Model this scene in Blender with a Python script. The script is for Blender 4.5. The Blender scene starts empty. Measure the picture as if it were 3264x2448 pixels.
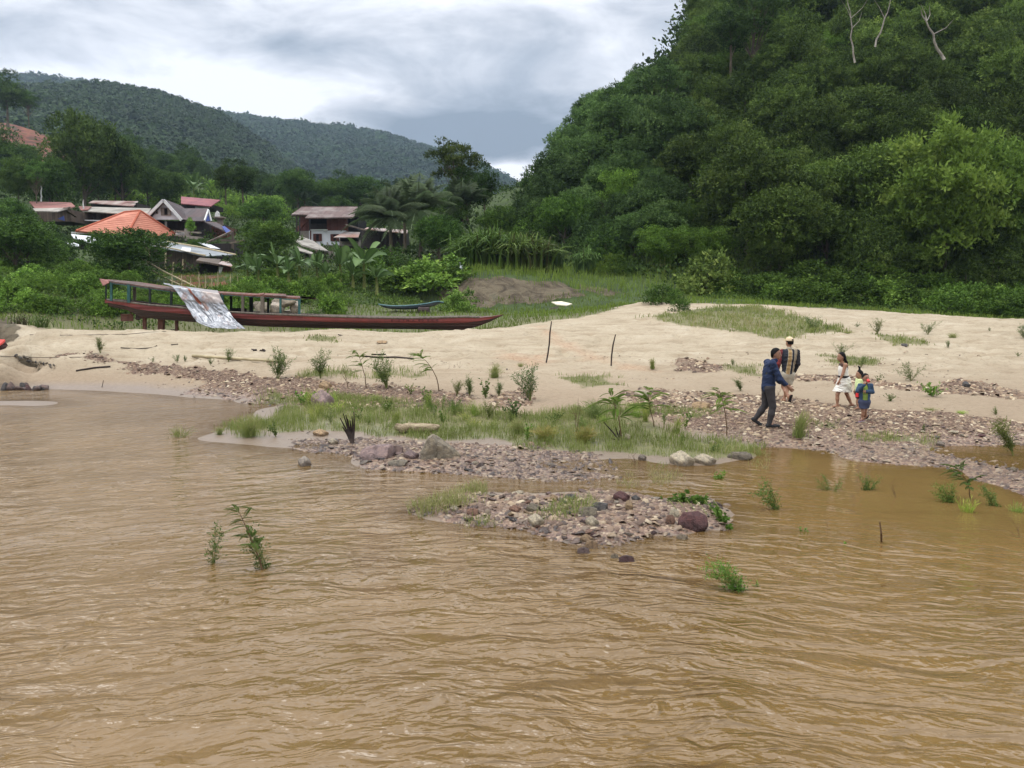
import bpy, math, random
import numpy as np
from mathutils import Vector, Matrix
SC = bpy.context.scene
COL = SC.collection
PI = math.pi
rs = np.random.RandomState(7)
# ---------------------------------------------------------------- camera model
F = 2737.0; CX = 1632.0; CY = 1224.0; EYE = 2.8
PITCH = math.atan((CY - 960.0) / F)
CP, SP = math.cos(PITCH), math.sin(PITCH)
def ray(px, py):
    dx = (px - CX) / F; dy = (CY - py) / F
    return np.array([dx, CP + dy * SP, -SP + dy * CP])
def at(px, py, D):
    r = ray(px, py); t = D / r[1]
    return (r[0] * t, D, EYE + r[2] * t)
def onz(px, py, z=0.0):
    r = ray(px, py); t = (z - EYE) / r[2]
    return (r[0] * t, r[1] * t, z)
def pxm(D):            # metres per photo pixel at depth D
    return D / F
cam_d = bpy.data.cameras.new('camera'); cam = bpy.data.objects.new('camera', cam_d); COL.objects.link(cam)
cam.location = (0, 0, EYE); cam.rotation_euler = (PI / 2 - PITCH, 0, 0)
cam_d.sensor_width = 36; cam_d.lens = 36 * F / 3264; cam_d.clip_end = 9000; cam_d.clip_start = 0.1
SC.camera = cam
# ---------------------------------------------------------------- materials
def nodes_of(name):
    m = bpy.data.materials.new(name); m.use_nodes = True
    nt = m.node_tree; b = nt.nodes['Principled BSDF']
    return m, nt, b
def N(nt, t, **kw):
    n = nt.nodes.new(t)
    for k, v in kw.items():
        if k in n.inputs.keys() and not hasattr(n, k): n.inputs[k].default_value = v
        else: setattr(n, k, v)
    return n
def srgb(r, g, b):
    f = lambda c: (c / 255 / 12.92) if c / 255 <= .04045 else ((c / 255 + .055) / 1.055) ** 2.4
    return (f(r), f(g), f(b), 1)
def noise(nt, scale, detail=5, rough=.55, vec=None, dist=0.0):
    n = nt.nodes.new('ShaderNodeTexNoise'); n.inputs['Scale'].default_value = scale
    n.inputs['Detail'].default_value = detail; n.inputs['Roughness'].default_value = rough
    n.inputs['Distortion'].default_value = dist
    if vec is not None: nt.links.new(vec, n.inputs['Vector'])
    return n
def ramp(nt, fac, stops, interp='LINEAR'):
    r = nt.nodes.new('ShaderNodeValToRGB'); r.color_ramp.interpolation = interp
    el = r.color_ramp.elements
    while len(el) < len(stops): el.new(0.5)
    for e, (p, c) in zip(el, stops):
        e.position = p; e.color = c if len(c) == 4 else (*c, 1)
    nt.links.new(fac, r.inputs[0]); return r
def mixc(nt, fac, a, b, mode='MIX'):
    m = nt.nodes.new('ShaderNodeMix'); m.data_type = 'RGBA'; m.blend_type = mode
    for sock, v in ((0, fac), (6, a), (7, b)):
        if hasattr(v, 'links') or hasattr(v, 'is_output'): nt.links.new(v, m.inputs[sock])
        else: m.inputs[sock].default_value = v if sock == 0 else (v if len(v) == 4 else (*v, 1))
    return m.outputs[2]
def mth(nt, op, a, b=None, c=None, clamp=False):
    m = nt.nodes.new('ShaderNodeMath'); m.operation = op; m.use_clamp = clamp
    for i, v in enumerate((a, b, c)):
        if v is None: continue
        if hasattr(v, 'is_output'): nt.links.new(v, m.inputs[i])
        else: m.inputs[i].default_value = v
    return m.outputs[0]
def bump(nt, b, h, strength=.3, dist=.02):
    bp = nt.nodes.new('ShaderNodeBump'); bp.inputs['Strength'].default_value = strength
    bp.inputs['Distance'].default_value = dist
    nt.links.new(h, bp.inputs['Height']); nt.links.new(bp.outputs[0], b.inputs['Normal']); return bp
def mottled(name, c1, c2, scale=6, rough=.85, bstr=.3, bdist=.01, c3=None, metallic=0, stretch=None, spec=.3):
    m, nt, b = nodes_of(name)
    tc = nt.nodes.new('ShaderNodeTexCoord'); vec = tc.outputs['Object']
    if stretch:
        mp = nt.nodes.new('ShaderNodeMapping'); mp.inputs['Scale'].default_value = stretch
        nt.links.new(vec, mp.inputs[0]); vec = mp.outputs[0]
    n = noise(nt, scale, 6, .6, vec)
    st = [(.32, c1), (.68, c2)]
    if c3: st = [(.3, c1), (.5, c2), (.68, c3)]
    r = ramp(nt, n.outputs[0], st); nt.links.new(r.outputs[0], b.inputs['Base Color'])
    b.inputs['Roughness'].default_value = rough; b.inputs['Metallic'].default_value = metallic
    b.inputs['Specular IOR Level'].default_value = spec
    n2 = noise(nt, scale * 4, 5, .6, vec); bump(nt, b, n2.outputs[0], bstr, bdist)
    return m
def leafmat(name, cols, rough=.6, trans=.25, objvar=.5):
    """leaf colour: per-leaf tint attribute x per-object colour; part of the light passes through"""
    m, nt, b = nodes_of(name)
    at_ = nt.nodes.new('ShaderNodeAttribute'); at_.attribute_name = 'tint'
    oi = nt.nodes.new('ShaderNodeObjectInfo')
    r = ramp(nt, at_.outputs['Fac'], [(i / (len(cols) - 1), c) for i, c in enumerate(cols)])
    hv = mth(nt, 'MULTIPLY_ADD', oi.outputs['Random'], objvar, 1 - objvar / 2)
    c = mixc(nt, 1.0, r.outputs[0], oi.outputs['Color'], 'MULTIPLY')
    vm = nt.nodes.new('ShaderNodeVectorMath'); vm.operation = 'SCALE'
    nt.links.new(c, vm.inputs[0]); nt.links.new(hv, vm.inputs['Scale'])
    nt.links.new(vm.outputs[0], b.inputs['Base Color'])
    b.inputs['Roughness'].default_value = rough; b.inputs['Specular IOR Level'].default_value = .08
    t = nt.nodes.new('ShaderNodeBsdfTranslucent'); nt.links.new(vm.outputs[0], t.inputs[0])
    mx = nt.nodes.new('ShaderNodeMixShader'); mx.inputs[0].default_value = trans
    nt.links.new(b.outputs[0], mx.inputs[1]); nt.links.new(t.outputs[0], mx.inputs[2])
    nt.links.new(mx.outputs[0], nt.nodes['Material Output'].inputs[0])
    return m
# ---------------------------------------------------------------- object helpers
def tag(o, label=None, cat=None, group=None, kind=None):
    if label: o['label'] = label
    if cat: o['category'] = cat
    if group: o['group'] = group
    if kind: o['kind'] = kind
    return o
def thing(name, label, cat, loc=(0, 0, 0), rz=0, group=None):
    o = bpy.data.objects.new(name, None); COL.objects.link(o); o.empty_display_size = .2
    o.location = loc; o.rotation_euler = (0, 0, rz); return tag(o, label, cat, group)
def link(name, me, parent=None, mat=None):
    if mat is not None and not me.materials:
        for x in (mat if isinstance(mat, (list, tuple)) else [mat]): me.materials.append(x)
    o = bpy.data.objects.new(name, me); COL.objects.link(o)
    if parent: o.parent = parent
    return o
def npmesh(name, V, Fc, tint=None, smooth=False, mi=None):
    """V (n,3) array, Fc (m,k) array of equal-sided faces"""
    V = np.asarray(V, np.float32); Fc = np.asarray(Fc, np.int32)
    me = bpy.data.meshes.new(name); k = Fc.shape[1]; m = len(Fc)
    me.vertices.add(len(V)); me.vertices.foreach_set('co', V.ravel())
    me.loops.add(m * k); me.loops.foreach_set('vertex_index', Fc.ravel())
    me.polygons.add(m); me.polygons.foreach_set('loop_start', np.arange(0, m * k, k, dtype=np.int32))
    me.polygons.foreach_set('loop_total', np.full(m, k, np.int32))
    if mi is not None: me.polygons.foreach_set('material_index', np.asarray(mi, np.int32))
    if smooth: me.polygons.foreach_set('use_smooth', np.ones(m, bool))
    me.update(calc_edges=True)
    if tint is not None:
        a = me.attributes.new('tint', 'FLOAT', 'POINT'); a.data.foreach_set('value', np.asarray(tint, np.float32))
    me.validate(); return me
def addattr(me, nm, vals):
    a = me.attributes.new(nm, 'FLOAT', 'POINT'); a.data.foreach_set('value', np.asarray(vals, np.float32))
class MB:
    """collects shapes into one mesh"""
    def __init__(s): s.v = []; s.f = []; s.mi = []; s.m = 0
    def add(s, vs, fs):
        k = len(s.v); s.v += [tuple(map(float, p)) for p in vs]
        for f in fs: s.f.append([k + i for i in f]); s.mi.append(s.m)
        return s
    def box(s, c, size, rot=None):
        x, y, z = (q / 2 for q in size)
        vs = [Vector((a * x, b * y, d * z)) for a in (-1, 1) for b in (-1, 1) for d in (-1, 1)]
        if rot is not None: vs = [rot @ v for v in vs]
        return s.add([v + Vector(c) for v in vs], [(0, 1, 3, 2), (4, 6, 7, 5), (0, 4, 5, 1), (2, 3, 7, 6), (0, 2, 6, 4), (1, 5, 7, 3)])
    def bar(s, a, b, w, h=None, up=(0, 0, 1)):
        a = Vector(a); b = Vector(b); h = h or w; d = (b - a).normalized(); u = Vector(up)
        if abs(d.dot(u)) > .95: u = Vector((0, 1, 0))
        x = d.cross(u).normalized() * w / 2; y = x.cross(d).normalized() * h / 2
        vs = [p + i * x + j * y for p in (a, b) for i, j in ((-1, -1), (1, -1), (1, 1), (-1, 1))]
        return s.add(vs, [(0, 1, 2, 3), (7, 6, 5, 4), (0, 4, 5, 1), (1, 5, 6, 2), (2, 6, 7, 3), (3, 7, 4, 0)])
    def tube(s, pts, rad, n=7, cap=True):
        pts = [Vector(p) for p in pts]; k0 = len(s.v); L = len(pts)
        rad = rad if hasattr(rad, '__len__') else [rad] * L
        u = Vector((.3, .9, .1))
        for i, p in enumerate(pts):
            d = (pts[min(i + 1, L - 1)] - pts[max(i - 1, 0)])
            d = d.normalized() if d.length > 1e-9 else Vector((0, 0, 1))
            if abs(d.dot(u)) > .97: u = Vector((.9, .1, .3))
            x = d.cross(u).normalized(); y = d.cross(x)
            for j in range(n):
                a = 2 * PI * j / n; q = p + (x * math.cos(a) + y * math.sin(a)) * rad[i]
                s.v.append(tuple(q))
        for i in range(L - 1):
            for j in range(n):
                j2 = (j + 1) % n
                s.f.append([k0 + i * n + j, k0 + i * n + j2, k0 + (i + 1) * n + j2, k0 + (i + 1) * n + j]); s.mi.append(s.m)
        if cap:
            s.f.append([k0 + j for j in range(n)]); s.mi.append(s.m)
            s.f.append([k0 + (L - 1) * n + j for j in reversed(range(n))]); s.mi.append(s.m)
        return s
    def slab(s, quad, t, ripple=None):
        """thin plate from 4 corners, thickness t downwards"""
        q = [Vector(p) for p in quad]; n = (q[1] - q[0]).cross(q[3] - q[0]).normalized()
        if n.z < 0: n = -n
        return s.add(q + [p - n * t for p in q], [(0, 1, 2, 3), (7, 6, 5, 4), (0, 4, 5, 1), (1, 5, 6, 2), (2, 6, 7, 3), (3, 7, 4, 0)])
    def build(s, name, mat, parent=None, smooth=False):
        me = bpy.data.meshes.new(name); me.from_pydata(s.v, [], s.f)
        for x in (mat if isinstance(mat, (list, tuple)) else [mat]): me.materials.append(x)
        me.polygons.foreach_set('material_index', s.mi)
        if smooth: me.polygons.foreach_set('use_smooth', [True] * len(s.f))
        me.validate(); me.update()
        return link(name, me, parent)
def copy_tree(o, parent=None):
    c = o.copy(); COL.objects.link(c)
    if parent: c.parent = parent
    for ch in list(o.children): copy_tree(ch, c)
    return c
# ---------------------------------------------------------------- value noise (numpy)
_G = np.random.RandomState(3).rand(256, 256)
def vnoise(x, y, s=1.0, oct=4, seed=0):
    x = np.asarray(x, float) * s + seed * 17.3; y = np.asarray(y, float) * s + seed * 31.7
    out = 0; amp = 1; tot = 0
    for o in range(oct):
        xi = np.floor(x).astype(int); yi = np.floor(y).astype(int); fx = x - xi; fy = y - yi
        fx = fx * fx * (3 - 2 * fx); fy = fy * fy * (3 - 2 * fy)
        g = lambda a, b: _G[a & 255, b & 255]
        v = (g(xi, yi) * (1 - fx) + g(xi + 1, yi) * fx) * (1 - fy) + (g(xi, yi + 1) * (1 - fx) + g(xi + 1, yi + 1) * fx) * fy
        out = out + v * amp; tot += amp; amp *= .5; x = x * 2.03 + 11; y = y * 2.03 + 7
    return out / tot            # 0..1
# ================================================================ TERRAIN
CTL = []
def C0(z, *pts):                      # photo points lying on the level z
    for p in pts: CTL.append(onz(p[0], p[1], z))
def CD(*pts):                         # photo points at a known distance
    for px, py, D in pts: CTL.append(at(px, py, D))
def CW(*pts): CTL.extend(pts)         # world points
# shorelines
SH_LEFT = [(-400, 1165), (-150, 1180), (0, 1192), (48, 1222), (133, 1241), (370, 1249), (593, 1266), (741, 1277), (870, 1287),
           (850, 1300), (800, 1330), (736, 1352), (690, 1375), (627, 1399), (720, 1412), (850, 1422), (956, 1431), (1027, 1441), (1124, 1452),
           (1158, 1492), (1217, 1498), (1344, 1504), (1525, 1517), (1688, 1528), (1797, 1531), (1960, 1522)]
SH_MID = [(1949, 1508), (1797, 1496), (1722, 1475), (1797, 1464), (1905, 1466), (2041, 1467), (2144, 1482), (2285, 1481), (2400, 1460), (2440, 1425),
          (2553, 1431), (2671, 1445), (2716, 1467), (2852, 1481), (2987, 1488), (3055, 1499), (3114, 1531), (3264, 1580), (3500, 1660), (3900, 1760)]
C0(0.0, *SH_LEFT, *SH_MID)
# shallow bed in front of the shores
for p in SH_LEFT[:9]: C0(-.16, (p[0], p[1] + 22))
C0(-.2, (560, 1420), (700, 1436), (900, 1460), (1080, 1490), (1200, 1520), (1400, 1530), (1600, 1542), (1850, 1552), (2050, 1500), (2300, 1510), (2500, 1475), (2700, 1500), (2900, 1530), (3100, 1590), (3264, 1650))
C0(-.1, (600, 1300), (300, 1300), (0, 1340), (400, 1360), (1850, 1482))
C0(-.6, (0, 1500), (400, 1500), (800, 1550), (1100, 1580), (0, 1800), (600, 1900), (1100, 1800), (2600, 1600), (3000, 1700), (2500, 1800), (1000, 2400), (2200, 2400), (3200, 2400), (0, 2400), (3200, 2000))
C0(.035, (-300, 1283), (-100, 1284), (0, 1285), (110, 1287)); C0(.012, (220, 1292)); C0(-.14, (0, 1258), (150, 1260), (350, 1285), (-200, 1256), (0, 1318), (200, 1325), (-200, 1320))
# small islet
ISL = [(1300, 1640), (1379, 1590), (1547, 1572), (1742, 1578), (1900, 1563), (2041, 1575), (2140, 1598), (2260, 1590), (2340, 1640), (2310, 1685), (2200, 1700), (2080, 1710), (1950, 1735), (1860, 1740), (1742, 1712), (1666, 1690), (1577, 1680), (1444, 1668)]
ISLW = np.array([onz(*p)[:2] for p in ISL])
C0(-.35, (1250, 1700), (1500, 1740), (1750, 1810), (2050, 1850), (2350, 1760), (2450, 1640), (1250, 1560), (1600, 1550), (2250, 1545))
C0(-.32, (1200, 1600), (1300, 1585), (1450, 1560), (1600, 1552), (1750, 1556), (1900, 1546), (2041, 1552), (2150, 1566), (2290, 1562), (2400, 1610), (2390, 1690), (2290, 1735), (2170, 1760), (1700, 1765), (1560, 1730), (1400, 1700), (1230, 1690), (1180, 1640))
C0(-.28, (1124, 1530), (1250, 1540), (1500, 1540), (2000, 1535), (2100, 1520), (2200, 1530), (2350, 1530), (2480, 1520), (1050, 1480), (950, 1460), (2620, 1480), (2800, 1520), (2950, 1550), (3060, 1600), (3200, 1680))
C0(-.45, (800, 1650), (1000, 1700), (1250, 1780), (1500, 1850), (1900, 1900), (2300, 1850), (2500, 1750), (2800, 1700), (400, 1600), (200, 1450))
# right pool
C0(-.05, (3050, 1432), (3180, 1440), (3264, 1460), (3350, 1470)); C0(.0, (2985, 1424), (3090, 1420), (3264, 1415), (3050, 1456), (3160, 1478), (3264, 1500), (3400, 1530)); C0(.06, (3000, 1462), (3120, 1495))
# spit and gravel flats
CD((1000, 1420, 16.6), (1200, 1430, 15.9), (1400, 1440, 15.3), (1600, 1460, 14.9), (1750, 1445, 15.5), (1900, 1430, 16.0), (2100, 1430, 16.1), (2300, 1435, 15.9),
   (900, 1370, 18.2), (1100, 1360, 18.2), (1300, 1360, 18.0), (1500, 1360, 17.9), (1800, 1360, 17.8), (2100, 1360, 17.8), (2440, 1360, 17.5), (2700, 1360, 17.6), (2900, 1370, 17.2), (3100, 1370, 17.2), (3400, 1400, 16.4),
   (1000, 1300, 20.8), (1250, 1300, 20.2), (1500, 1300, 20.0), (1800, 1300, 20.0), (2100, 1300, 20.0), (2400, 1300, 19.8), (2700, 1300, 19.8), (3000, 1310, 19.2), (3300, 1330, 18.6),
   (850, 1255, 24.0), (1100, 1240, 23.8), (1400, 1240, 23.0), (1700, 1240, 22.8), (2000, 1240, 22.6), (2400, 1240, 22.4), (2700, 1235, 22.4), (3000, 1250, 21.6), (3350, 1270, 20.8),
   (1000, 1190, 26.2), (1400, 1190, 25.6), (1800, 1190, 25.2), (2200, 1180, 25.4), (2600, 1180, 25.2), (3000, 1190, 24.6), (3400, 1210, 23.8))
# left sand
CD((0, 1165, 27.4), (150, 1205, 27.9), (400, 1215, 27.8), (650, 1225, 26.6), (150, 1160, 29.0), (400, 1165, 29.0), (650, 1165, 28.4), (850, 1165, 27.8),
   (60, 1110, 30.0), (250, 1110, 31.0), (500, 1110, 31.4), (800, 1110, 31.0), (1100, 1115, 30.6), (1400, 1110, 30.8), (1700, 1110, 30.6), (2000, 1110, 30.4), (2300, 1100, 31.0), (2600, 1100, 31.0), (3000, 1110, 30.0), (3400, 1130, 29),
   (110, 1062, 33.5), (250, 1056, 35), (500, 1053, 35.5), (800, 1053, 35.5), (1100, 1050, 35.5), (1467, 1052, 35), (1620, 1040, 36), (1785, 1028, 37.5), (1934, 1016, 38.5), (2150, 1045, 35), (2500, 1050, 34.5), (2800, 1050, 34.5), (3200, 1070, 33))
# crest right and mound
CD((2063, 960, 45), (1960, 990, 42), (2200, 975, 45), (2420, 976, 45), (2442, 990, 42), (2695, 998, 41), (2991, 1009, 40), (3264, 1019, 39), (3600, 1030, 38))
# left erosion notch
CD((-60, 1150, 29.0), (-200, 1140, 29.5)); C0(.05, (-300, 1150))
# behind the left crest: lower ground with the boat
for px in (250, 500, 800, 1100, 1400): CW((at(px, 0, 38)[0], 38, 1.15), (at(px, 0, 41)[0], 41, 1.25))
CW((-21, 33, .3), (-22.5, 31, 0), (-24, 36, .5), (-22, 40, 1.6), (-27, 40, 1.0), (-30, 33, .2))
CD((0, 1040, 36), (-200, 1000, 38), (60, 1000, 42), (1700, 1015, 42), (1850, 1000, 45))
# green flat + earth bank + terrace in the middle
CD((1000, 1010, 46), (1250, 1003, 48), (1500, 1000, 48), (1750, 1000, 48), (1350, 985, 52), (1700, 985, 53), (1900, 985, 52), (2100, 955, 54), (2300, 965, 52), (2500, 968, 55), (2700, 978, 56), (3000, 990, 56), (3264, 998, 56), (3600, 1000, 56),
   (1250, 955, 57), (1400, 962, 57), (1500, 980, 55), (1700, 978, 55.5), (1850, 965, 56), (1990, 945, 57),
   (1430, 925, 59), (1500, 895, 58.5), (1600, 888, 58.5), (1750, 900, 59), (1880, 915, 59.5), (2050, 915, 60), (2200, 920, 61),
   (1450, 860, 66), (1600, 850, 68), (1800, 845, 70), (2000, 850, 70), (2150, 860, 67), (2300, 930, 62), (1350, 880, 66))
# left bank
CD((100, 985, 44), (350, 985, 45), (600, 990, 45), (850, 985, 46), (100, 920, 52), (350, 915, 52), (600, 925, 52), (850, 930, 53), (1100, 930, 54),
   (0, 870, 62), (250, 860, 62), (450, 880, 64), (600, 900, 66), (700, 915, 60), (900, 890, 62), (1100, 880, 62), (1250, 880, 62),
   (0, 815, 75), (300, 800, 76), (600, 866, 78), (700, 870, 76), (760, 830, 76), (1000, 850, 84), (1150, 845, 86), (1300, 800, 82),
   (0, 760, 95), (250, 750, 95), (500, 768, 100), (800, 755, 100), (1050, 806, 100), (1300, 750, 105), (1500, 760, 100), (1620, 780, 95),
   (-300, 760, 95), (-300, 870, 62), (-300, 950, 46),
   (0, 640, 130), (300, 650, 130), (600, 660, 130), (900, 715, 130), (1200, 730, 140), (1500, 735, 140),
   (100, 520, 190), (350, 560, 190), (550, 580, 180), (700, 610, 180), (900, 660, 190), (1200, 700, 210), (1500, 715, 220),
   (-100, 400, 240), (50, 400, 240), (180, 440, 240), (300, 500, 240), (500, 560, 260), (800, 620, 280), (1200, 680, 320), (1500, 700, 320),
   (-400, 350, 240), (-700, 300, 240))
# right forested hill: ground (below the tree tops)
CD((1800, 700, 84), (1700, 760, 85), (1900, 600, 86), (2000, 480, 92), (2100, 400, 97), (2200, 300, 102), (2300, 210, 107), (2400, 100, 112), (2600, -60, 116), (2900, -250, 120), (3264, -450, 125), (3700, -700, 130),
   (1900, 820, 72), (2050, 780, 72), (2200, 700, 76), (2400, 600, 80), (2700, 560, 80), (3000, 540, 80), (3400, 500, 80),
   (2200, 860, 65), (2400, 880, 64), (2700, 880, 64), (3000, 880, 64), (3400, 880, 64), (3800, 800, 66),
   (2300, 450, 92), (2600, 350, 94), (3000, 300, 95), (3500, 250, 96), (2500, 250, 104), (2900, 80, 108), (3300, 0, 110))
CW((60, 160, 112), (100, 200, 140), (75, 125, 92), (48, 140, 88), (20, 160, 22), (0, 150, 12), (40, 200, 50), (100, 120, 100), (150, 100, 90), (150, 200, 130), (10, 250, 14), (100, 400, 60), (200, 300, 70), (60, 70, 12), (90, 60, 14), (90, 40, 3), (60, 45, 2.4), (60, 25, .5),
   (-60, 45, 3), (-90, 60, 8), (-60, 28, 0), (-70, 15, -.5), (60, 10, -.6), (0, -10, -.9), (-60, -30, -.9), (60, -30, -.9), (0, -60, -.9), (300, 0, 10), (-300, 0, 10), (0, 1000, 30), (-600, 600, 60), (600, 600, 100), (0, 600, 20), (800, 1500, 60), (-800, 1500, 60), (0, 3000, 20), (0,-300,-1))
CTL = np.array(CTL)
# drop near-duplicate points
keep = []
_ord = sorted(range(len(CTL)), key=lambda i: 0 if abs(CTL[i][2]) < 1e-6 else 1)
for i in _ord:
    p = CTL[i]; near = p[1] < 27 and abs(p[2]) > 1e-6
    if all(math.hypot(p[0] - CTL[j][0], p[1] - CTL[j][1]) > ((.45 + 1.2 * min(abs(p[2]), .5) if p[2] < 0 else .7) if near and (p[2] < 0) != (CTL[j][2] < 0) or near and CTL[j][2] == 0 else .15) for j in keep): keep.append(i)
CTL = CTL[keep]
_c = .35
def _phi(d2): return np.sqrt(d2 + _c * _c)
_A = _phi(((CTL[:, None, :2] - CTL[None, :, :2]) ** 2).sum(-1))
_n = len(CTL)
_A = np.block([[_A + 0, np.ones((_n, 1))], [np.ones((1, _n)), np.zeros((1, 1))]])
_W = np.linalg.solve(_A, np.append(CTL[:, 2], 0))
def h_base(x, y):
    x = np.asarray(x, float); sh = x.shape; x = x.ravel(); y = np.asarray(y, float).ravel(); out = np.empty_like(x)
    for i in range(0, len(x), 20000):
        d2 = (x[i:i + 20000, None] - CTL[:, 0]) ** 2 + (y[i:i + 20000, None] - CTL[:, 1]) ** 2
        out[i:i + 20000] = _phi(d2) @ _W[:-1] + _W[-1]
    return out.reshape(sh)
def h(x, y):
    x = np.asarray(x, float); y = np.asarray(y, float); b = h_base(x, y)
    far = np.clip((y - 42) / 20, 0, 1)
    b = np.array(b); mi = (y > 8.5) & (y < 14) & (x > -3) & (x < 5)
    if mi.any():
        sd = pdist(x[mi], y[mi], ISLW) + (vnoise(x[mi], y[mi], 3.5, 2, 6) - .5) * .22
        b[mi] = np.maximum(b[mi], np.minimum(.10, sd * .28 - .0) - np.clip(-sd - .5, 0, 1) * .5)
    d = (vnoise(x, y, .55, 4, 1) - .5) * .16 + (vnoise(x, y, 3.1, 3, 2) - .5) * .035
    damp = np.clip(np.abs(b) / .45, .1, 1)
    return b + d * damp * (1 + far * 2) + (vnoise(x, y, .12, 3, 5) - .5) * far * 1.5
def hz(x, y): return float(h(np.array([x]), np.array([y]))[0])
_T = np.concatenate([np.linspace(4, 60, 900), np.linspace(60.2, 330, 500)])
def gp(px, py):
    """where the sight line through a photo point meets the ground or the water (None if it misses)"""
    r = ray(px, py); P = r[None] / r[1] * _T[:, None]
    z = np.maximum(h(P[:, 0], P[:, 1]), 0.0); below = EYE + P[:, 2] < z
    if not below.any(): return None
    i = max(int(np.argmax(below)), 1)
    return (float(P[i - 1, 0]), float(P[i - 1, 1]), float(z[i - 1]))
def gpoly(pts):                      # photo polygon -> world xy polygon
    out = [gp(*p) for p in pts]; return np.array([o[:2] for o in out if o])
def inpoly(x, y, poly):
    x = np.asarray(x); y = np.asarray(y); r = np.zeros(x.shape, bool); n = len(poly)
    for i in range(n):
        x1, y1 = poly[i]; x2, y2 = poly[(i + 1) % n]
        if y1 == y2: continue
        c = ((y1 > y) != (y2 > y)) & (x < (x2 - x1) * (y - y1) / (y2 - y1) + x1); r ^= c
    return r
def pdist(x, y, poly):               # signed distance, + inside
    x = np.asarray(x, float); y = np.asarray(y, float); d = np.full(x.shape, 1e9)
    for i in range(len(poly)):
        a = poly[i]; b = poly[(i + 1) % len(poly)]; ab = b - a; L = (ab ** 2).sum() + 1e-9
        t = np.clip(((x - a[0]) * ab[0] + (y - a[1]) * ab[1]) / L, 0, 1)
        d = np.minimum(d, np.hypot(x - a[0] - t * ab[0], y - a[1] - t * ab[1]))
    return np.where(inpoly(x, y, poly), d, -d)
# ---- zones on the ground (world polygons found from the photograph)
GRAVEL = [gpoly(p) for p in (
    [(170, 1120), (380, 1140), (560, 1165), (800, 1190), (1050, 1215), (1250, 1230), (1500, 1250), (1500, 1300), (1250, 1300), (1000, 1310), (860, 1290), (740, 1275), (600, 1255), (640, 1225), (560, 1190), (330, 1150)],
    [(940, 1400), (1150, 1400), (1400, 1410), (1700, 1420), (1900, 1450), (1960, 1520), (1800, 1540), (1344, 1512), (1160, 1500), (1124, 1460), (940, 1436)],
    [(1560, 1260), (1660, 1240), (1700, 1290), (1580, 1300)],
    [(2150, 1160), (2190, 1136), (2240, 1145), (2300, 1172), (2280, 1186), (2150, 1180)],
    [(2020, 1262), (2200, 1250), (2500, 1262), (2760, 1300), (3000, 1310), (3264, 1345), (3400, 1380), (3400, 1720), (3264, 1590), (3100, 1535), (2987, 1492), (2716, 1470), (2560, 1435), (2400, 1410), (2200, 1360), (2080, 1330)],
    [(2500, 1190), (2700, 1195), (2960, 1235), (3050, 1210), (3264, 1245), (3264, 1270), (3000, 1255), (2700, 1220), (2520, 1205)],
    [(1980, 1250), (2120, 1240), (2160, 1262), (2050, 1290)],
    ISL, [(1200, 1620), (1330, 1620), (1330, 1660), (1200, 1650)], [(1850, 1735), (2130, 1700), (2120, 1800), (1950, 1800)])]
GRASS = [gpoly(p) for p in (
    [(930, 1265), (1100, 1260), (1400, 1290), (1700, 1320), (1900, 1300), (2050, 1310), (2150, 1390), (2300, 1400), (2420, 1420), (2400, 1450), (2280, 1468), (2100, 1455), (1900, 1440), (1700, 1435), (1560, 1400), (1380, 1405), (1150, 1380), (980, 1370), (850, 1385), (800, 1360), (900, 1310)],
    [(2000, 1290), (2200, 1295), (2290, 1320), (2230, 1335), (2050, 1318)],
    [(960, 1180), (1130, 1180), (1140, 1200), (970, 1200)], [(1180, 1180), (1310, 1180), (1340, 1205), (1200, 1205)],
    [(1780, 1200), (1920, 1195), (2000, 1225), (1850, 1240)],
    [(970, 1068), (1090, 1072), (1080, 1090), (980, 1088)],
    [(2310, 1165), (2420, 1165), (2440, 1200), (2330, 1190)],
    [(2060, 1012), (2200, 985), (2420, 975), (2640, 1030), (2700, 1050), (2500, 1085), (2380, 1060), (2200, 1045)],
    [(2560, 1040), (2690, 1035), (2700, 1060), (2580, 1062)],
    [(2780, 1065), (2900, 1068), (3000, 1100), (2850, 1100)],
    [(2620, 1130), (2780, 1140), (2810, 1165), (2680, 1165)],
    [(2680, 1380), (2900, 1388), (2990, 1400), (2960, 1420), (2750, 1410)],
    [(2590, 1340), (2680, 1340), (2670, 1365), (2590, 1362)],
    [(830, 1250), (930, 1245), (920, 1280), (850, 1285)],
    [(700, 1350), (850, 1340), (860, 1395), (740, 1395)])]
GRASS.append(np.array([at(px, 1000, D)[:2] for px, D in ((1500, 37.5), (1650, 38.3), (1780, 39.0), (1900, 41), (2050, 47), (2400, 47), (2900, 46), (3400, 44), (4200, 44), (5500, 60), (9000, 300), (-6000, 300), (-1500, 60), (-700, 40), (60, 38.5), (300, 40), (900, 41.5), (1300, 40))]))
def zone(x, y, polys, soft=.35, near=None):
    v = np.zeros(np.shape(x))
    nn = (vnoise(x, y, 1.7, 4, 9) - .5) * 1.6
    for p in polys:
        s = soft if len(p) and p[:, 1].mean() < 24 else soft * 2
        lo = p.min(0) - 3; hi = p.max(0) + 3
        m = (x > lo[0]) & (x < hi[0]) & (y > lo[1]) & (y < hi[1])
        if m.any():
            d = pdist(x[m], y[m], p); v[m] = np.maximum(v[m], np.clip((d + nn[m] * s) / s + .5, 0, 1))
    return v
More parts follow.
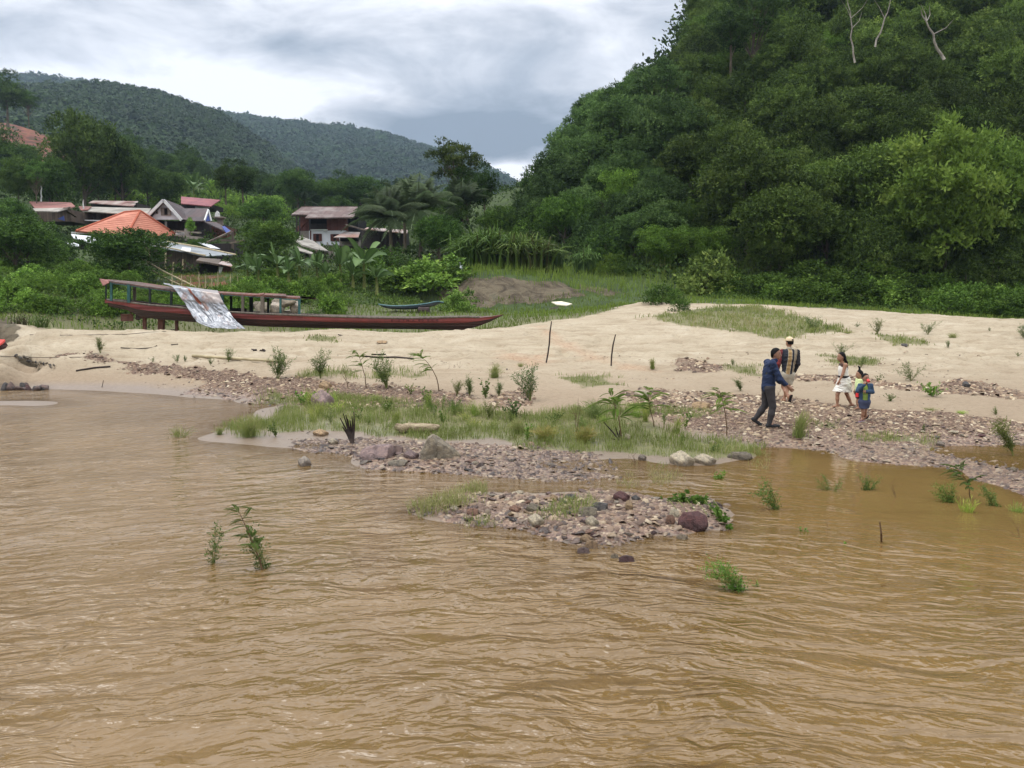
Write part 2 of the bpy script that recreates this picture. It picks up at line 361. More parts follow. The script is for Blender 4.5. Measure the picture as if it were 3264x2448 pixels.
# ---- the ground sheet
ys = np.concatenate([np.linspace(-300, 2, 14), np.linspace(5, 9.8, 30), 10 * 1.0062 ** np.arange(0, 400)])
ys = np.concatenate([ys, ys[-1] * 1.045 ** np.arange(1, 80)]); ys = ys[ys < 3400]
us = np.linspace(-1, 1, 660)
X = us[None, :] * (np.maximum(ys, 8) * .82 + 7)[:, None]; Y = np.repeat(ys[:, None], len(us), 1)
Z = h(X, Y)
ga = zone(X.ravel(), Y.ravel(), GRASS).reshape(X.shape); gv = zone(X.ravel(), Y.ravel(), GRAVEL, .25).reshape(X.shape)
# footprints and small hollows in the dry sand
sand = np.clip((Z - .5) / .4, 0, 1) * (Y < 46) * (1 - ga) * (1 - gv)
Z = Z - sand * np.clip(vnoise(X, Y, 2.6, 2, 21) - .58, 0, 1) * .42 + sand * (vnoise(X, Y, 6.5, 2, 22) - .5) * .05 - sand * np.clip(.06 - np.abs(vnoise(X, Y * 1.6, .5, 2, 25) - .5), 0, 1) * .8
# undercut scarp on the left bank and ripples of collapsed mud
SC_L = gpoly([(46, 1128), (95, 1122), (120, 1140), (170, 1158), (172, 1167), (110, 1155), (80, 1150), (50, 1140)])
sd = pdist(X.ravel(), Y.ravel(), SC_L).reshape(X.shape)
scarp = np.clip(sd / .15 + .6, 0, 1)
Z -= scarp * .24
nr, nc = X.shape
idx = np.arange(nr * nc).reshape(nr, nc)
FQ = np.stack([idx[:-1, :-1], idx[:-1, 1:], idx[1:, 1:], idx[1:, :-1]], -1).reshape(-1, 4)
gme = npmesh('ground', np.stack([X, Y, Z], -1).reshape(-1, 3), FQ, smooth=True)
addattr(gme, 'grass', ga.ravel()); addattr(gme, 'gravel', gv.ravel())
# bare earth bank and red soil patches
BANK = gpoly([(1370, 915), (1500, 893), (1650, 888), (1800, 905), (1850, 925), (1850, 948), (1720, 966), (1560, 974), (1440, 968), (1390, 945)])
BANK2 = gpoly([(1850, 905), (1940, 915), (1990, 935), (1930, 940), (1860, 925)])
SCAR = np.array([at(px, 400, D)[:2] for px, D in ((-300, 196), (60, 192), (190, 200), (235, 225), (190, 250), (110, 262), (40, 285), (-300, 290))])
YARD = gpoly([(520, 855), (600, 845), (700, 890), (690, 920), (620, 930), (560, 890)])
MUDL = gpoly([(-200, 1010), (30, 1010), (60, 1050), (30, 1090), (-200, 1120)])
ea = zone(X.ravel(), Y.ravel(), [p for p in (BANK, BANK2, YARD, MUDL) if len(p) > 2], .5); ea = np.maximum(ea, scarp.ravel() * .8)
addattr(gme, 'earth', ea); addattr(gme, 'redsoil', zone(X.ravel(), Y.ravel(), [p for p in (SCAR, YARD) if len(p) > 2], 1.5))
# foot tracks, darker damp trails over the sand
TR = [gpoly(p) for p in ([(1710, 1040), (1730, 1040), (1800, 1090), (1900, 1130), (2000, 1165), (2130, 1180), (2000, 1180), (1900, 1150), (1780, 1100)],
                         [(1600, 1120), (1760, 1150), (1700, 1160), (1600, 1140)], [(1640, 1160), (1740, 1125), (1745, 1130), (1650, 1175)])]
addattr(gme, 'trail', zone(X.ravel(), Y.ravel(), [p for p in TR if len(p) > 2], .3))
def ground_material():
    m, nt, b = nodes_of('ground')
    A = lambda n: (lambda a: (setattr(a, 'attribute_name', n), a.outputs['Fac'])[1])(nt.nodes.new('ShaderNodeAttribute'))
    geo = nt.nodes.new('ShaderNodeNewGeometry'); P = geo.outputs['Position']
    sx = nt.nodes.new('ShaderNodeSeparateXYZ'); nt.links.new(P, sx.inputs[0]); z = sx.outputs[2]
    n1 = noise(nt, .8, 6, .6, P); n2 = noise(nt, 9, 6, .7, P); n3 = noise(nt, 60, 3, .6, P); n4 = noise(nt, .25, 4, .5, P)
    dry = ramp(nt, n1.outputs[0], [(.3, srgb(156, 142, 118)), (.55, srgb(170, 156, 132)), (.75, srgb(180, 168, 146))]).outputs[0]
    dark = ramp(nt, n2.outputs[0], [(.30, (.50, .46, .42, 1)), (.47, (1, 1, 1, 1))]).outputs[0]
    dry = mixc(nt, .65, dry, dark, 'MULTIPLY')
    mpb = nt.nodes.new('ShaderNodeMapping'); mpb.inputs['Scale'].default_value = (.35, 1.5, 1); nt.links.new(P, mpb.inputs[0])
    band = ramp(nt, noise(nt, 1.3, 5, .6, mpb.outputs[0], .6).outputs[0], [(.36, (.74, .69, .63, 1)), (.5, (1, 1, 1, 1))]).outputs[0]
    dry = mixc(nt, .7, dry, band, 'MULTIPLY')
    damp = ramp(nt, n2.outputs[0], [(.3, srgb(138, 120, 98)), (.7, srgb(154, 137, 114))]).outputs[0]
    wet = ramp(nt, n2.outputs[0], [(.3, srgb(110, 95, 80)), (.7, srgb(128, 113, 97))]).outputs[0]
    nz = mth(nt, 'MULTIPLY_ADD', n4.outputs[0], .5, -.25)
    zz = mth(nt, 'ADD', z, nz)
    f1 = mth(nt, 'MULTIPLY_ADD', zz, 1.7, -.62, clamp=True)
    f2 = mth(nt, 'MULTIPLY_ADD', mth(nt, 'ADD', z, mth(nt, 'MULTIPLY', nz, .4)), 6, -.55, clamp=True)
    col = mixc(nt, f2, wet, mixc(nt, f1, damp, dry))
    trail = ramp(nt, n2.outputs[0], [(.4, srgb(150, 118, 92)), (.6, srgb(176, 152, 124))]).outputs[0]
    col = mixc(nt, mth(nt, 'MULTIPLY', A('trail'), .75), col, trail)
    # gravel bed: purple brown shale chips
    v = nt.nodes.new('ShaderNodeTexVoronoi'); v.inputs['Scale'].default_value = 22; nt.links.new(P, v.inputs['Vector'])
    vb = nt.nodes.new('ShaderNodeSeparateColor'); nt.links.new(v.outputs['Color'], vb.inputs[0])
    gr = ramp(nt, vb.outputs[0], [(0, srgb(92, 72, 60)), (.3, srgb(122, 96, 82)), (.6, srgb(142, 116, 96)), (.85, srgb(160, 136, 112)), (1, srgb(178, 158, 132))]).outputs[0]
    gr = mixc(nt, .6, gr, ramp(nt, v.outputs['Distance'], [(0, (1, 1, 1, 1)), (.7, (.35, .35, .35, 1))]).outputs[0], 'MULTIPLY')
    gm = ramp(nt, mth(nt, 'ADD', A('gravel'), mth(nt, 'MULTIPLY_ADD', n2.outputs[0], .8, -.4)), [(.42, (0, 0, 0, 1)), (.58, (1, 1, 1, 1))]).outputs[0]
    col = mixc(nt, gm, col, gr)
    # earth bank
    n5 = noise(nt, 1.1, 8, .65, P, .6)
    er = ramp(nt, n5.outputs[0], [(.3, srgb(50, 42, 32)), (.45, srgb(84, 74, 58)), (.58, srgb(106, 95, 76)), (.75, srgb(70, 74, 58))]).outputs[0]
    em = ramp(nt, mth(nt, 'ADD', A('earth'), mth(nt, 'MULTIPLY_ADD', n1.outputs[0], .8, -.4)), [(.4, (0, 0, 0, 1)), (.55, (1, 1, 1, 1))]).outputs[0]
    # turf
    tr = ramp(nt, n2.outputs[0], [(.3, srgb(74, 72, 44)), (.5, srgb(98, 100, 58)), (.7, srgb(128, 118, 80))]).outputs[0]
    farf = mth(nt, 'MULTIPLY_ADD', sx.outputs[1], .12, -4.5, clamp=True)
    tr = mixc(nt, farf, tr, ramp(nt, n1.outputs[0], [(.3, srgb(40, 52, 26)), (.7, srgb(70, 86, 40))]).outputs[0])
    tm = ramp(nt, mth(nt, 'ADD', A('grass'), mth(nt, 'MULTIPLY_ADD', n2.outputs[0], 1.0, -.5)), [(.55, (0, 0, 0, 1)), (.95, (.85, .85, .85, 1))]).outputs[0]
    tm = mth(nt, 'MAXIMUM', tm, mth(nt, 'MULTIPLY_ADD', sx.outputs[1], .25, -11.8, clamp=True))
    col = mixc(nt, tm, col, tr)
    col = mixc(nt, em, col, er)
    rm = ramp(nt, mth(nt, 'ADD', A('redsoil'), mth(nt, 'MULTIPLY_ADD', n1.outputs[0], .8, -.4)), [(.4, (0, 0, 0, 1)), (.6, (1, 1, 1, 1))]).outputs[0]
    col = mixc(nt, rm, col, ramp(nt, n4.outputs[0], [(.34, srgb(48, 58, 30)), (.44, srgb(84, 50, 38)), (.56, srgb(118, 70, 52)), (.64, srgb(80, 60, 38)), (.72, srgb(120, 74, 56))]).outputs[0])
    nt.links.new(col, b.inputs['Base Color'])
    ro = mth(nt, 'MULTIPLY_ADD', f2, .5, .42); nt.links.new(ro, b.inputs['Roughness']); b.inputs['Specular IOR Level'].default_value = .3
    hh = mth(nt, 'ADD', mth(nt, 'MULTIPLY', n2.outputs[0], 1.0), mth(nt, 'MULTIPLY', n3.outputs[0], .25))
    hh = mth(nt, 'ADD', hh, mth(nt, 'MULTIPLY', n5.outputs[0], mth(nt, 'MULTIPLY', A('earth'), 8)))
    hh = mth(nt, 'SUBTRACT', hh, mth(nt, 'MULTIPLY', v.outputs['Distance'], mth(nt, 'MULTIPLY', A('gravel'), 1.5)))
    hh = mth(nt, 'MULTIPLY', hh, mth(nt, 'MULTIPLY_ADD', f2, .85, .15))
    bump(nt, b, hh, .7, .09)
    return m
gme.materials.append(ground_material())
tag(link('ground', gme), kind='structure')
# ================================================================ WATER
def water_material():
    m, nt, b = nodes_of('water')
    geo = nt.nodes.new('ShaderNodeNewGeometry'); P = geo.outputs['Position']
    sx = nt.nodes.new('ShaderNodeSeparateXYZ'); nt.links.new(P, sx.inputs[0]); x, y = sx.outputs[0], sx.outputs[1]
    # the flow bends: crests rise to the right on the left side and fall to the right on the right side
    big = noise(nt, .16, 2, .5, P); big2 = noise(nt, .5, 3, .5, P)
    bend = mth(nt, 'MULTIPLY', mth(nt, 'MULTIPLY', x, x), .035)
    bend = mth(nt, 'ADD', bend, mth(nt, 'MULTIPLY', big2.outputs[0], .9))
    yy = mth(nt, 'ADD', y, bend)
    cb = nt.nodes.new('ShaderNodeCombineXYZ'); nt.links.new(x, cb.inputs[0]); nt.links.new(yy, cb.inputs[1])
    def layer(sx_, sy_, scale, det, dist, ridged=False):
        mp = nt.nodes.new('ShaderNodeMapping'); mp.inputs['Scale'].default_value = (sx_, sy_, 1)
        nt.links.new(cb.outputs[0], mp.inputs[0])
        n = noise(nt, scale, det, .5, mp.outputs[0], dist)
        if ridged: n.noise_type = 'RIDGED_MULTIFRACTAL'
        return n.outputs[0]
    a = layer(.5, 1.15, 1.15, 2, .9); c = layer(.72, 1.5, 3.4, 2, .9); d = layer(.8, 1.5, 10, 2, .6)
    hgt = mth(nt, 'ADD', mth(nt, 'ADD', mth(nt, 'MULTIPLY', a, 1.0), mth(nt, 'MULTIPLY', c, .42)), mth(nt, 'MULTIPLY', d, .09))
    calm = ramp(nt, big.outputs[0], [(.38, (.3, .3, .3, 1)), (.56, (1, 1, 1, 1))]).outputs[0]
    # sheltered water behind the spit stays smooth
    sx_ = mth(nt, 'MULTIPLY_ADD', x, -.42, 2.1, clamp=True)              # 1 for x<2.6, 0 for x>5
    sy_ = mth(nt, 'MULTIPLY_ADD', y, -.42, 4.75, clamp=True)              # 1 for y<9, 0 beyond 13.6
    open_ = mth(nt, 'MAXIMUM', sx_, sy_)
    st = mth(nt, 'MULTIPLY_ADD', open_, .93, .07)
    lx = mth(nt, 'MULTIPLY_ADD', y, -.16, 4.0, clamp=True)               # the left arm beyond 19 m is calmer
    st = mth(nt, 'MULTIPLY', st, mth(nt, 'MULTIPLY_ADD', lx, .15, .85))
    st = mth(nt, 'MULTIPLY', st, mth(nt, 'SUBTRACT', 1.0, mth(nt, 'MULTIPLY', mth(nt, 'MULTIPLY_ADD', x, .33, -.25, clamp=True), .45)))
    hgt = mth(nt, 'MULTIPLY', hgt, mth(nt, 'MULTIPLY', st, calm))
    bp = bump(nt, b, hgt, 1.0, .40)
    mud = ramp(nt, big2.outputs[0], [(.3, srgb(106, 83, 48)), (.7, srgb(118, 93, 56))]).outputs[0]
    nt.links.new(mud, b.inputs['Base Color'])
    b.inputs['Roughness'].default_value = .10; b.inputs['IOR'].default_value = 1.42; b.inputs['Specular IOR Level'].default_value = .6
    # very shallow water lets the bed show a little
    tp = nt.nodes.new('ShaderNodeBsdfTransparent'); tp.inputs[0].default_value = (.80, .66, .48, 1)
    at_ = nt.nodes.new('ShaderNodeAttribute'); at_.attribute_name = 'depth'
    fr = nt.nodes.new('ShaderNodeFresnel'); fr.inputs[0].default_value = 1.33; nt.links.new(bp.outputs[0], fr.inputs['Normal'])
    f = ramp(nt, at_.outputs['Fac'], [(0, (.5, .5, .5, 1)), (.10, (.12, .12, .12, 1)), (.22, (0, 0, 0, 1))]).outputs[0]
    f = mth(nt, 'MULTIPLY', f, mth(nt, 'SUBTRACT', 1.0, fr.outputs[0], clamp=True))
    mx = nt.nodes.new('ShaderNodeMixShader'); nt.links.new(f, mx.inputs[0]); nt.links.new(b.outputs[0], mx.inputs[1]); nt.links.new(tp.outputs[0], mx.inputs[2])
    nt.links.new(mx.outputs[0], nt.nodes['Material Output'].inputs[0])
    return m
wy = np.concatenate([[-300, -60, 0], 4 * 1.02 ** np.arange(0, 122)]); wu = np.linspace(-1, 1, 200)
WX = wu[None] * (np.maximum(wy, 8) * .9 + 60)[:, None] ; WY = np.repeat(wy[:, None], len(wu), 1)
WX = np.sign(wu)[None] * np.abs(wu)[None] ** 1.6 * (np.maximum(wy, 8) * .9 + 50)[:, None]
wd = np.clip(-h(WX, WY), 0, 2); wi = np.arange(WX.size).reshape(WX.shape)
wme = npmesh('water', np.stack([WX, WY, WX * 0], -1).reshape(-1, 3), np.stack([wi[:-1, :-1], wi[:-1, 1:], wi[1:, 1:], wi[1:, :-1]], -1).reshape(-1, 4))
addattr(wme, 'depth', wd.ravel()); wme.materials.append(water_material())
tag(link('water', wme), kind='structure')
# ================================================================ SKY
SUN_EL, SUN_AZ = math.radians(64), math.radians(272)     # azimuth clockwise from +Y: behind the camera, to its left
W = bpy.data.worlds.new('World'); SC.world = W; W.use_nodes = True
nt = W.node_tree; nt.nodes.clear()
out = nt.nodes.new('ShaderNodeOutputWorld')
sky = nt.nodes.new('ShaderNodeTexSky'); sky.sky_type = 'NISHITA'; sky.sun_disc = False
sky.sun_elevation = SUN_EL; sky.sun_rotation = SUN_AZ
bg1 = nt.nodes.new('ShaderNodeBackground'); nt.links.new(sky.outputs[0], bg1.inputs[0]); bg1.inputs[1].default_value = .1
tc = nt.nodes.new('ShaderNodeTexCoord'); V = tc.outputs['Generated']
sp = nt.nodes.new('ShaderNodeSeparateXYZ'); nt.links.new(V, sp.inputs[0])
el = mth(nt, 'MAXIMUM', sp.outputs[2], 0.0)
den = mth(nt, 'ADD', el, .28)
cb = nt.nodes.new('ShaderNodeCombineXYZ')
nt.links.new(mth(nt, 'DIVIDE', sp.outputs[0], den), cb.inputs[0]); nt.links.new(mth(nt, 'DIVIDE', sp.outputs[1], den), cb.inputs[1]); nt.links.new(mth(nt, 'MULTIPLY', el, 1.6), cb.inputs[2])
n1 = noise(nt, 1.3, 9, .52, cb.outputs[0], .35); n2 = noise(nt, 3.4, 8, .55, cb.outputs[0], .5)
def blob(px, py, wx, wz, amp):
    r = ray(px, py); r = r / np.linalg.norm(r)
    dx = mth(nt, 'MULTIPLY', mth(nt, 'SUBTRACT', sp.outputs[0], float(r[0])), 1 / wx)
    dz = mth(nt, 'MULTIPLY', mth(nt, 'SUBTRACT', sp.outputs[2], float(r[2])), 1 / wz)
    d2 = mth(nt, 'ADD', mth(nt, 'MULTIPLY', dx, dx), mth(nt, 'MULTIPLY', dz, dz))
    e = mth(nt, 'POWER', 2.718, mth(nt, 'MULTIPLY', d2, -1.0))
    front = mth(nt, 'GREATER_THAN', sp.outputs[1], 0.0)
    return mth(nt, 'MULTIPLY', mth(nt, 'MULTIPLY', e, amp), front)
dens = mth(nt, 'ADD', mth(nt, 'MULTIPLY_ADD', n1.outputs[0], 1.5, -.22), mth(nt, 'MULTIPLY_ADD', n2.outputs[0], 1.05, -.525))
for bl in ((1560, 440, .15, .045, -.36), (1250, 380, .16, .05, -.10), (1000, 60, .16, .05, -.06), (420, 120, .12, .03, -.10), (1250, 210, .09, .045, .13), (250, 230, .16, .04, .12), (1850, 100, .2, .08, .10),
           (1610, 560, .055, .014, .85), (1750, 500, .06, .02, .22), (700, 240, .10, .03, .08), (900, 330, .10, .03, -.05), (700, 20, .12, .03, -.08)):
    dens = mth(nt, 'ADD', dens, blob(*bl))
cr = ramp(nt, dens, [(.14, srgb(118, 128, 140)), (.30, srgb(152, 159, 169)), (.44, srgb(186, 189, 196)), (.55, srgb(212, 213, 218)), (.70, srgb(240, 240, 242))])
bg2 = nt.nodes.new('ShaderNodeBackground'); nt.links.new(cr.outputs[0], bg2.inputs[0]); nt.links.new(mth(nt, 'MULTIPLY_ADD', mth(nt, 'MULTIPLY_ADD', sp.outputs[2], 2.0, -.6, clamp=True), 3.0, 1.36), bg2.inputs[1])
mx = nt.nodes.new('ShaderNodeMixShader'); mx.inputs[0].default_value = .96
nt.links.new(bg1.outputs[0], mx.inputs[1]); nt.links.new(bg2.outputs[0], mx.inputs[2]); nt.links.new(mx.outputs[0], out.inputs[0])
sl = bpy.data.lights.new('sun', 'SUN'); sl.energy = 1.3; sl.angle = math.radians(26); sl.color = (1, .965, .91)
so = bpy.data.objects.new('sun', sl); COL.objects.link(so)
sdir = Vector((math.sin(SUN_AZ) * math.cos(SUN_EL), math.cos(SUN_AZ) * math.cos(SUN_EL), math.sin(SUN_EL)))
so.rotation_euler = sdir.to_track_quat('Z', 'Y').to_euler(); so.location = (0, 0, 60)
SC.view_settings.view_transform = 'Standard'; SC.view_settings.look = 'None'
SC.view_settings.exposure = 0.0; SC.view_settings.gamma = 1
SC.cycles.max_bounces = 6; SC.cycles.diffuse_bounces = 3; SC.cycles.transparent_max_bounces = 8
# ================================================================ PLANT KIT
def unit(a): return a / (np.linalg.norm(a, axis=-1, keepdims=True) + 1e-9)
def rdir(n, r=rs): return unit(r.normal(size=(n, 3)))
def leafquads(P, A, L, wr=.45, r=rs, up=None):
    """diamond leaves: base P, direction A, length L"""
    n = len(P); A = unit(A); L = np.broadcast_to(L, (n,))[:, None]
    s = unit(np.cross(A, rdir(n, r) if up is None else up)); nrm = np.cross(A, s)
    mid = P + A * L * .45 + nrm * L * .06
    V = np.stack([P, mid + s * L * wr * .5, P + A * L - nrm * L * .08, mid - s * L * wr * .5], 1).reshape(-1, 3)
    return V, np.arange(n * 4).reshape(n, 4)
class LM:
    def __init__(s): s.V = []; s.T = []; s.n = 0
    def leaves(s, P, A, L, tint, wr=.45, r=rs, up=None):
        if len(P) == 0: return s
        V, _ = leafquads(P, A, L, wr, r, up); s.V.append(V); s.T.append(np.repeat(np.broadcast_to(tint, (len(P),)), 4)); return s
    def mesh(s, name, mat):
        V = np.concatenate(s.V); me = npmesh(name, V, np.arange(len(V)).reshape(-1, 4), np.clip(np.concatenate(s.T), 0, 1))
        me.materials.append(mat); return me
LEAF = leafmat('foliage', [(.015, .027, .009), (.038, .067, .015), (.088, .142, .030), (.18, .245, .065)], trans=.15)
LEAFY = leafmat('fresh_foliage', [(.055, .085, .022), (.085, .140, .03), (.13, .20, .045), (.20, .27, .075)], trans=.35)
BANANA = leafmat('banana_leaf', [(.022, .042, .016), (.04, .075, .022), (.07, .125, .034), (.13, .20, .07)], rough=.4, trans=.25, objvar=.3)
PALM = leafmat('palm_foliage', [(.034, .056, .024), (.066, .100, .042), (.11, .15, .07), (.17, .21, .12)], trans=.15)
REED = leafmat('reed_foliage', [(.085, .075, .04), (.075, .105, .032), (.12, .155, .05), (.20, .225, .095)], trans=.25)
GRS = leafmat('grass_blades', [(.13, .14, .045), (.18, .225, .06), (.25, .275, .09), (.34, .29, .15)], trans=.3, objvar=.1)
BARK = mottled('bark', srgb(62, 54, 44), srgb(104, 94, 78), 5, .9, .5, .05, stretch=(1, 1, .25))
PALE = mottled('pale_bark', srgb(120, 112, 98), srgb(168, 160, 144), 4, .9, .4, .03, stretch=(1, 1, .3))
TWIG = mottled('twig', srgb(72, 54, 38), srgb(110, 88, 62), 12, .9)
GSTEM = mottled('green_stem', srgb(84, 92, 44), srgb(120, 124, 66), 10, .8)
def lobes_crown(R, Ht, z0, nl, nleaf, leaf, seed, flat=.8, lobe=(.28, .5), inner=.25, top_bias=.35, droop=0.0, wr=.5, shape='ell', gap=1.0):
    r = np.random.RandomState(seed); lm = LM(); C = []; Q = []
    tries = 0
    while len(C) < nl and tries < nl * 60:
        tries += 1
        d = rdir(1, r)[0]; q = r.uniform(.25, .85) ** .6
        p = np.array([d[0] * R * q, d[1] * R * q, z0 + Ht * .5 + d[2] * Ht * .45 * q])
        if shape == 'dome': p[2] = z0 + abs(d[2]) * Ht * q * .95
        if shape == 'cone':
            f = 1 - (p[2] - z0) / Ht; p[0] *= f * 1.3; p[1] *= f * 1.3
        lr = R * r.uniform(*lobe)
        if all(np.linalg.norm(p - c) > .5 * gap * (lr + l) for c, l in zip(C, Q)): C.append(p); Q.append(lr)
    C = np.array(C); Q = np.array(Q); nl = len(C)
    per = 11; ns = nleaf // per
    k = r.choice(nl, ns, p=Q ** 2 / (Q ** 2).sum()); d = rdir(ns, r)
    flip = (d[:, 2] < -.1) & (r.rand(ns) < .6); d[flip, 2] *= -1
    rad = np.where(r.rand(ns) < inner * .8, r.uniform(.2, .8, ns), 1 + r.normal(-.08, .08, ns))
    bumpy = .72 + .55 * vnoise(d[:, 0] * 2 + k * 3.1, d[:, 1] * 2 + d[:, 2] * 2 + k * 1.7, 1.6, 3, seed % 9)
    P0 = C[k] + d * (Q[k] * rad * bumpy)[:, None] * np.array([1, 1, flat])
    ax = unit(d * .8 + rdir(ns, r) * .7 + np.array([0, 0, top_bias - droop]))
    ls = leaf * r.uniform(.9, 2.2, ns)
    cl = vnoise(P0[:, 0] + P0[:, 2] * .7, P0[:, 1] - P0[:, 2] * .5, 1.1 / max(leaf * 3, .5), 2, seed % 7)
    tn = .05 + .55 * cl + .38 * r.rand(nl)[k] + r.normal(0, .07, ns)
    t_ = np.tile(np.linspace(0, 1, per), ns)
    P = np.repeat(P0, per, 0) + np.repeat(ax * ls[:, None], per, 0) * t_[:, None] + r.normal(0, leaf * .28, (ns * per, 3))
    n2 = ns * per
    A = np.repeat(ax, per, 0) * .6 + rdir(n2, r) * .9 + np.array([0, 0, top_bias * .5 - droop * .8])
    outw = np.repeat(unit(d + np.array([0, 0, .25])), per, 0)
    lm.leaves(P, A, leaf * r.uniform(.55, 1.25, n2), np.repeat(tn, per) + .12 * t_ + r.normal(0, .05, n2), wr, r, up=outw + rdir(n2, r) * .75)
    return lm, C, Q
def trunk_limbs(C, z0, Ht, r0, seed, lean=0.0, limbs=8):
    r = random.Random(seed); m = MB(); top = z0 + Ht * .45
    pts = [(lean * max(z, 0) ** 1.2 + r.uniform(-.12, .12) * z / 6, r.uniform(-.12, .12) * z / 6, z) for z in [-1.0, .3, top * .33, top * .66, top]]
    m.tube(pts, [r0 * 1.5, r0 * 1.1, r0 * .9, r0 * .75, r0 * .45], 8)
    for i in range(min(limbs, len(C))):
        c = C[i]; s = pts[2] if c[2] < top else pts[3]; s = (s[0], s[1], min(s[2], c[2]))
        mid = [(s[j] + c[j]) / 2 for j in range(3)]; mid[2] -= .12 * Ht * .3
        m.tube([s, mid, tuple(c)], [r0 * .42, r0 * .28, r0 * .08], 6)
    return m
PROTO = {}
def proto_tree(key, R, Ht, z0, r0, **kw):
    bark = kw.pop('bark', BARK); limbs = kw.pop('limbs', 8); mat = kw.pop('mat', LEAF)
    lm, C, Q = lobes_crown(R, Ht, z0, **kw)
    cm = lm.mesh('crown', mat); t = trunk_limbs(C, z0, Ht, r0, kw['seed'], limbs=limbs)
    me = bpy.data.meshes.new('trunk'); me.from_pydata(t.v, [], t.f); me.materials.append(bark); me.update()
    me.polygons.foreach_set('use_smooth', [True] * len(t.f))
    PROTO[key] = ('tree', cm, me)
proto_tree('broad', 4.2, 6.5, 2.2, .22, nl=24, nleaf=19000, leaf=.30, seed=11, flat=.75)
proto_tree('broad2', 4.0, 5.6, 2.0, .2, nl=34, nleaf=19000, leaf=.25, seed=12, flat=.6, lobe=(.18, .34))
proto_tree('tall', 3.2, 9.0, 2.5, .2, nl=22, nleaf=15000, leaf=.30, seed=13, lobe=(.3, .5))
proto_tree('vine', 3.8, 6.4, .2, .2, nl=24, nleaf=20000, leaf=.20, seed=14, flat=1.05, droop=.7, top_bias=.1, shape='dome', limbs=0)
proto_tree('open', 3.8, 6.0, 4.2, .16, nl=26, nleaf=7500, leaf=.30, seed=15, flat=.5, lobe=(.14, .26), inner=.5, gap=1.35, limbs=26, bark=BARK)
proto_tree('open2', 3.4, 8.0, 4.0, .17, nl=30, nleaf=9000, leaf=.28, seed=18, flat=.45, lobe=(.14, .28), inner=.4, gap=1.25, limbs=30, bark=BARK)
proto_tree('cone', 2.4, 7.5, .6, .14, nl=24, nleaf=9000, leaf=.26, seed=16, shape='cone', lobe=(.25, .45))
proto_tree('yellow', 4.2, 9.0, .6, .14, nl=44, nleaf=16000, leaf=.34, seed=17, flat=.6, lobe=(.18, .32), mat=LEAFY, gap=1.15, limbs=0)
proto_tree('bush', 1.3, 1.9, .0, .05, nl=14, nleaf=3600, leaf=.15, seed=19, flat=.85, shape='dome', limbs=6)
proto_tree('bush2', 1.4, 1.6, .0, .05, nl=16, nleaf=3600, leaf=.13, seed=20, flat=.7, shape='dome', limbs=6, mat=LEAFY)
proto_tree('bush3', 1.2, 2.6, .0, .05, nl=14, nleaf=3600, leaf=.19, seed=23, flat=.8, shape='dome', limbs=6)
def bamboo_proto():
    r = np.random.RandomState(21); lm = LM(); t = MB()
    for i in range(64):
        a = r.uniform(0, 2 * PI); hgt = r.uniform(4.5, 9.5); out_ = r.uniform(.8, 3.8)
        u = np.linspace(0, 1, 26)[:, None]; d = np.array([math.cos(a), math.sin(a), 0]); b0 = np.append(r.uniform(-.8, .8, 2), 0)
        P = b0 + d * out_ * u ** 2.2 + np.array([0, 0, 1]) * hgt * (u - .42 * u ** 3.2)
        if i < 22: t.tube([tuple(p) for p in P[::5]], [.05, .045, .04, .03, .02, .01][:len(P[::5])], 5)
        sel = P[7:]; k = 15; n = len(sel) * k
        PP = np.repeat(sel, k, 0) + r.normal(0, .24, (n, 3)); A = rdir(n, r) * .6 + np.array([0, 0, -.55]) + d * .35
        lm.leaves(PP, A, r.uniform(.18, .38, n), .45 + .25 * r.rand() + r.normal(0, .1, n), .26, r)
    me = bpy.data.meshes.new('culms'); me.from_pydata(t.v, [], t.f); me.materials.append(GSTEM); me.update()
    PROTO['bamboo'] = ('bamboo', lm.mesh('crown', LEAF), me)
bamboo_proto()
def plant(key, x, y, s, rz, name, label, cat, group=None, tone=(1, 1, 1), sz=None, z=None):
    _, cm, tm = PROTO[key]; z = hz(x, y) if z is None else z
    o = thing(name, label, cat, (x, y, z - .1 * s), rz, group); o.scale = (s, s, sz or s)
    c = link('crown', cm, o); c.color = (*tone, 1)
    if len(tm.vertices): link('culms' if key == 'bamboo' else 'trunk', tm, o)
    return o
def topx(x, y, z):       # world -> photo pixel
    rel = np.array([x, y, z - EYE]); fw = rel[1] * CP - rel[2] * SP; upv = rel[1] * SP + rel[2] * CP
    return CX + F * rel[0] / fw, CY - F * upv / fw
def R_(a, b): return random.uniform(a, b)
random.seed(5)
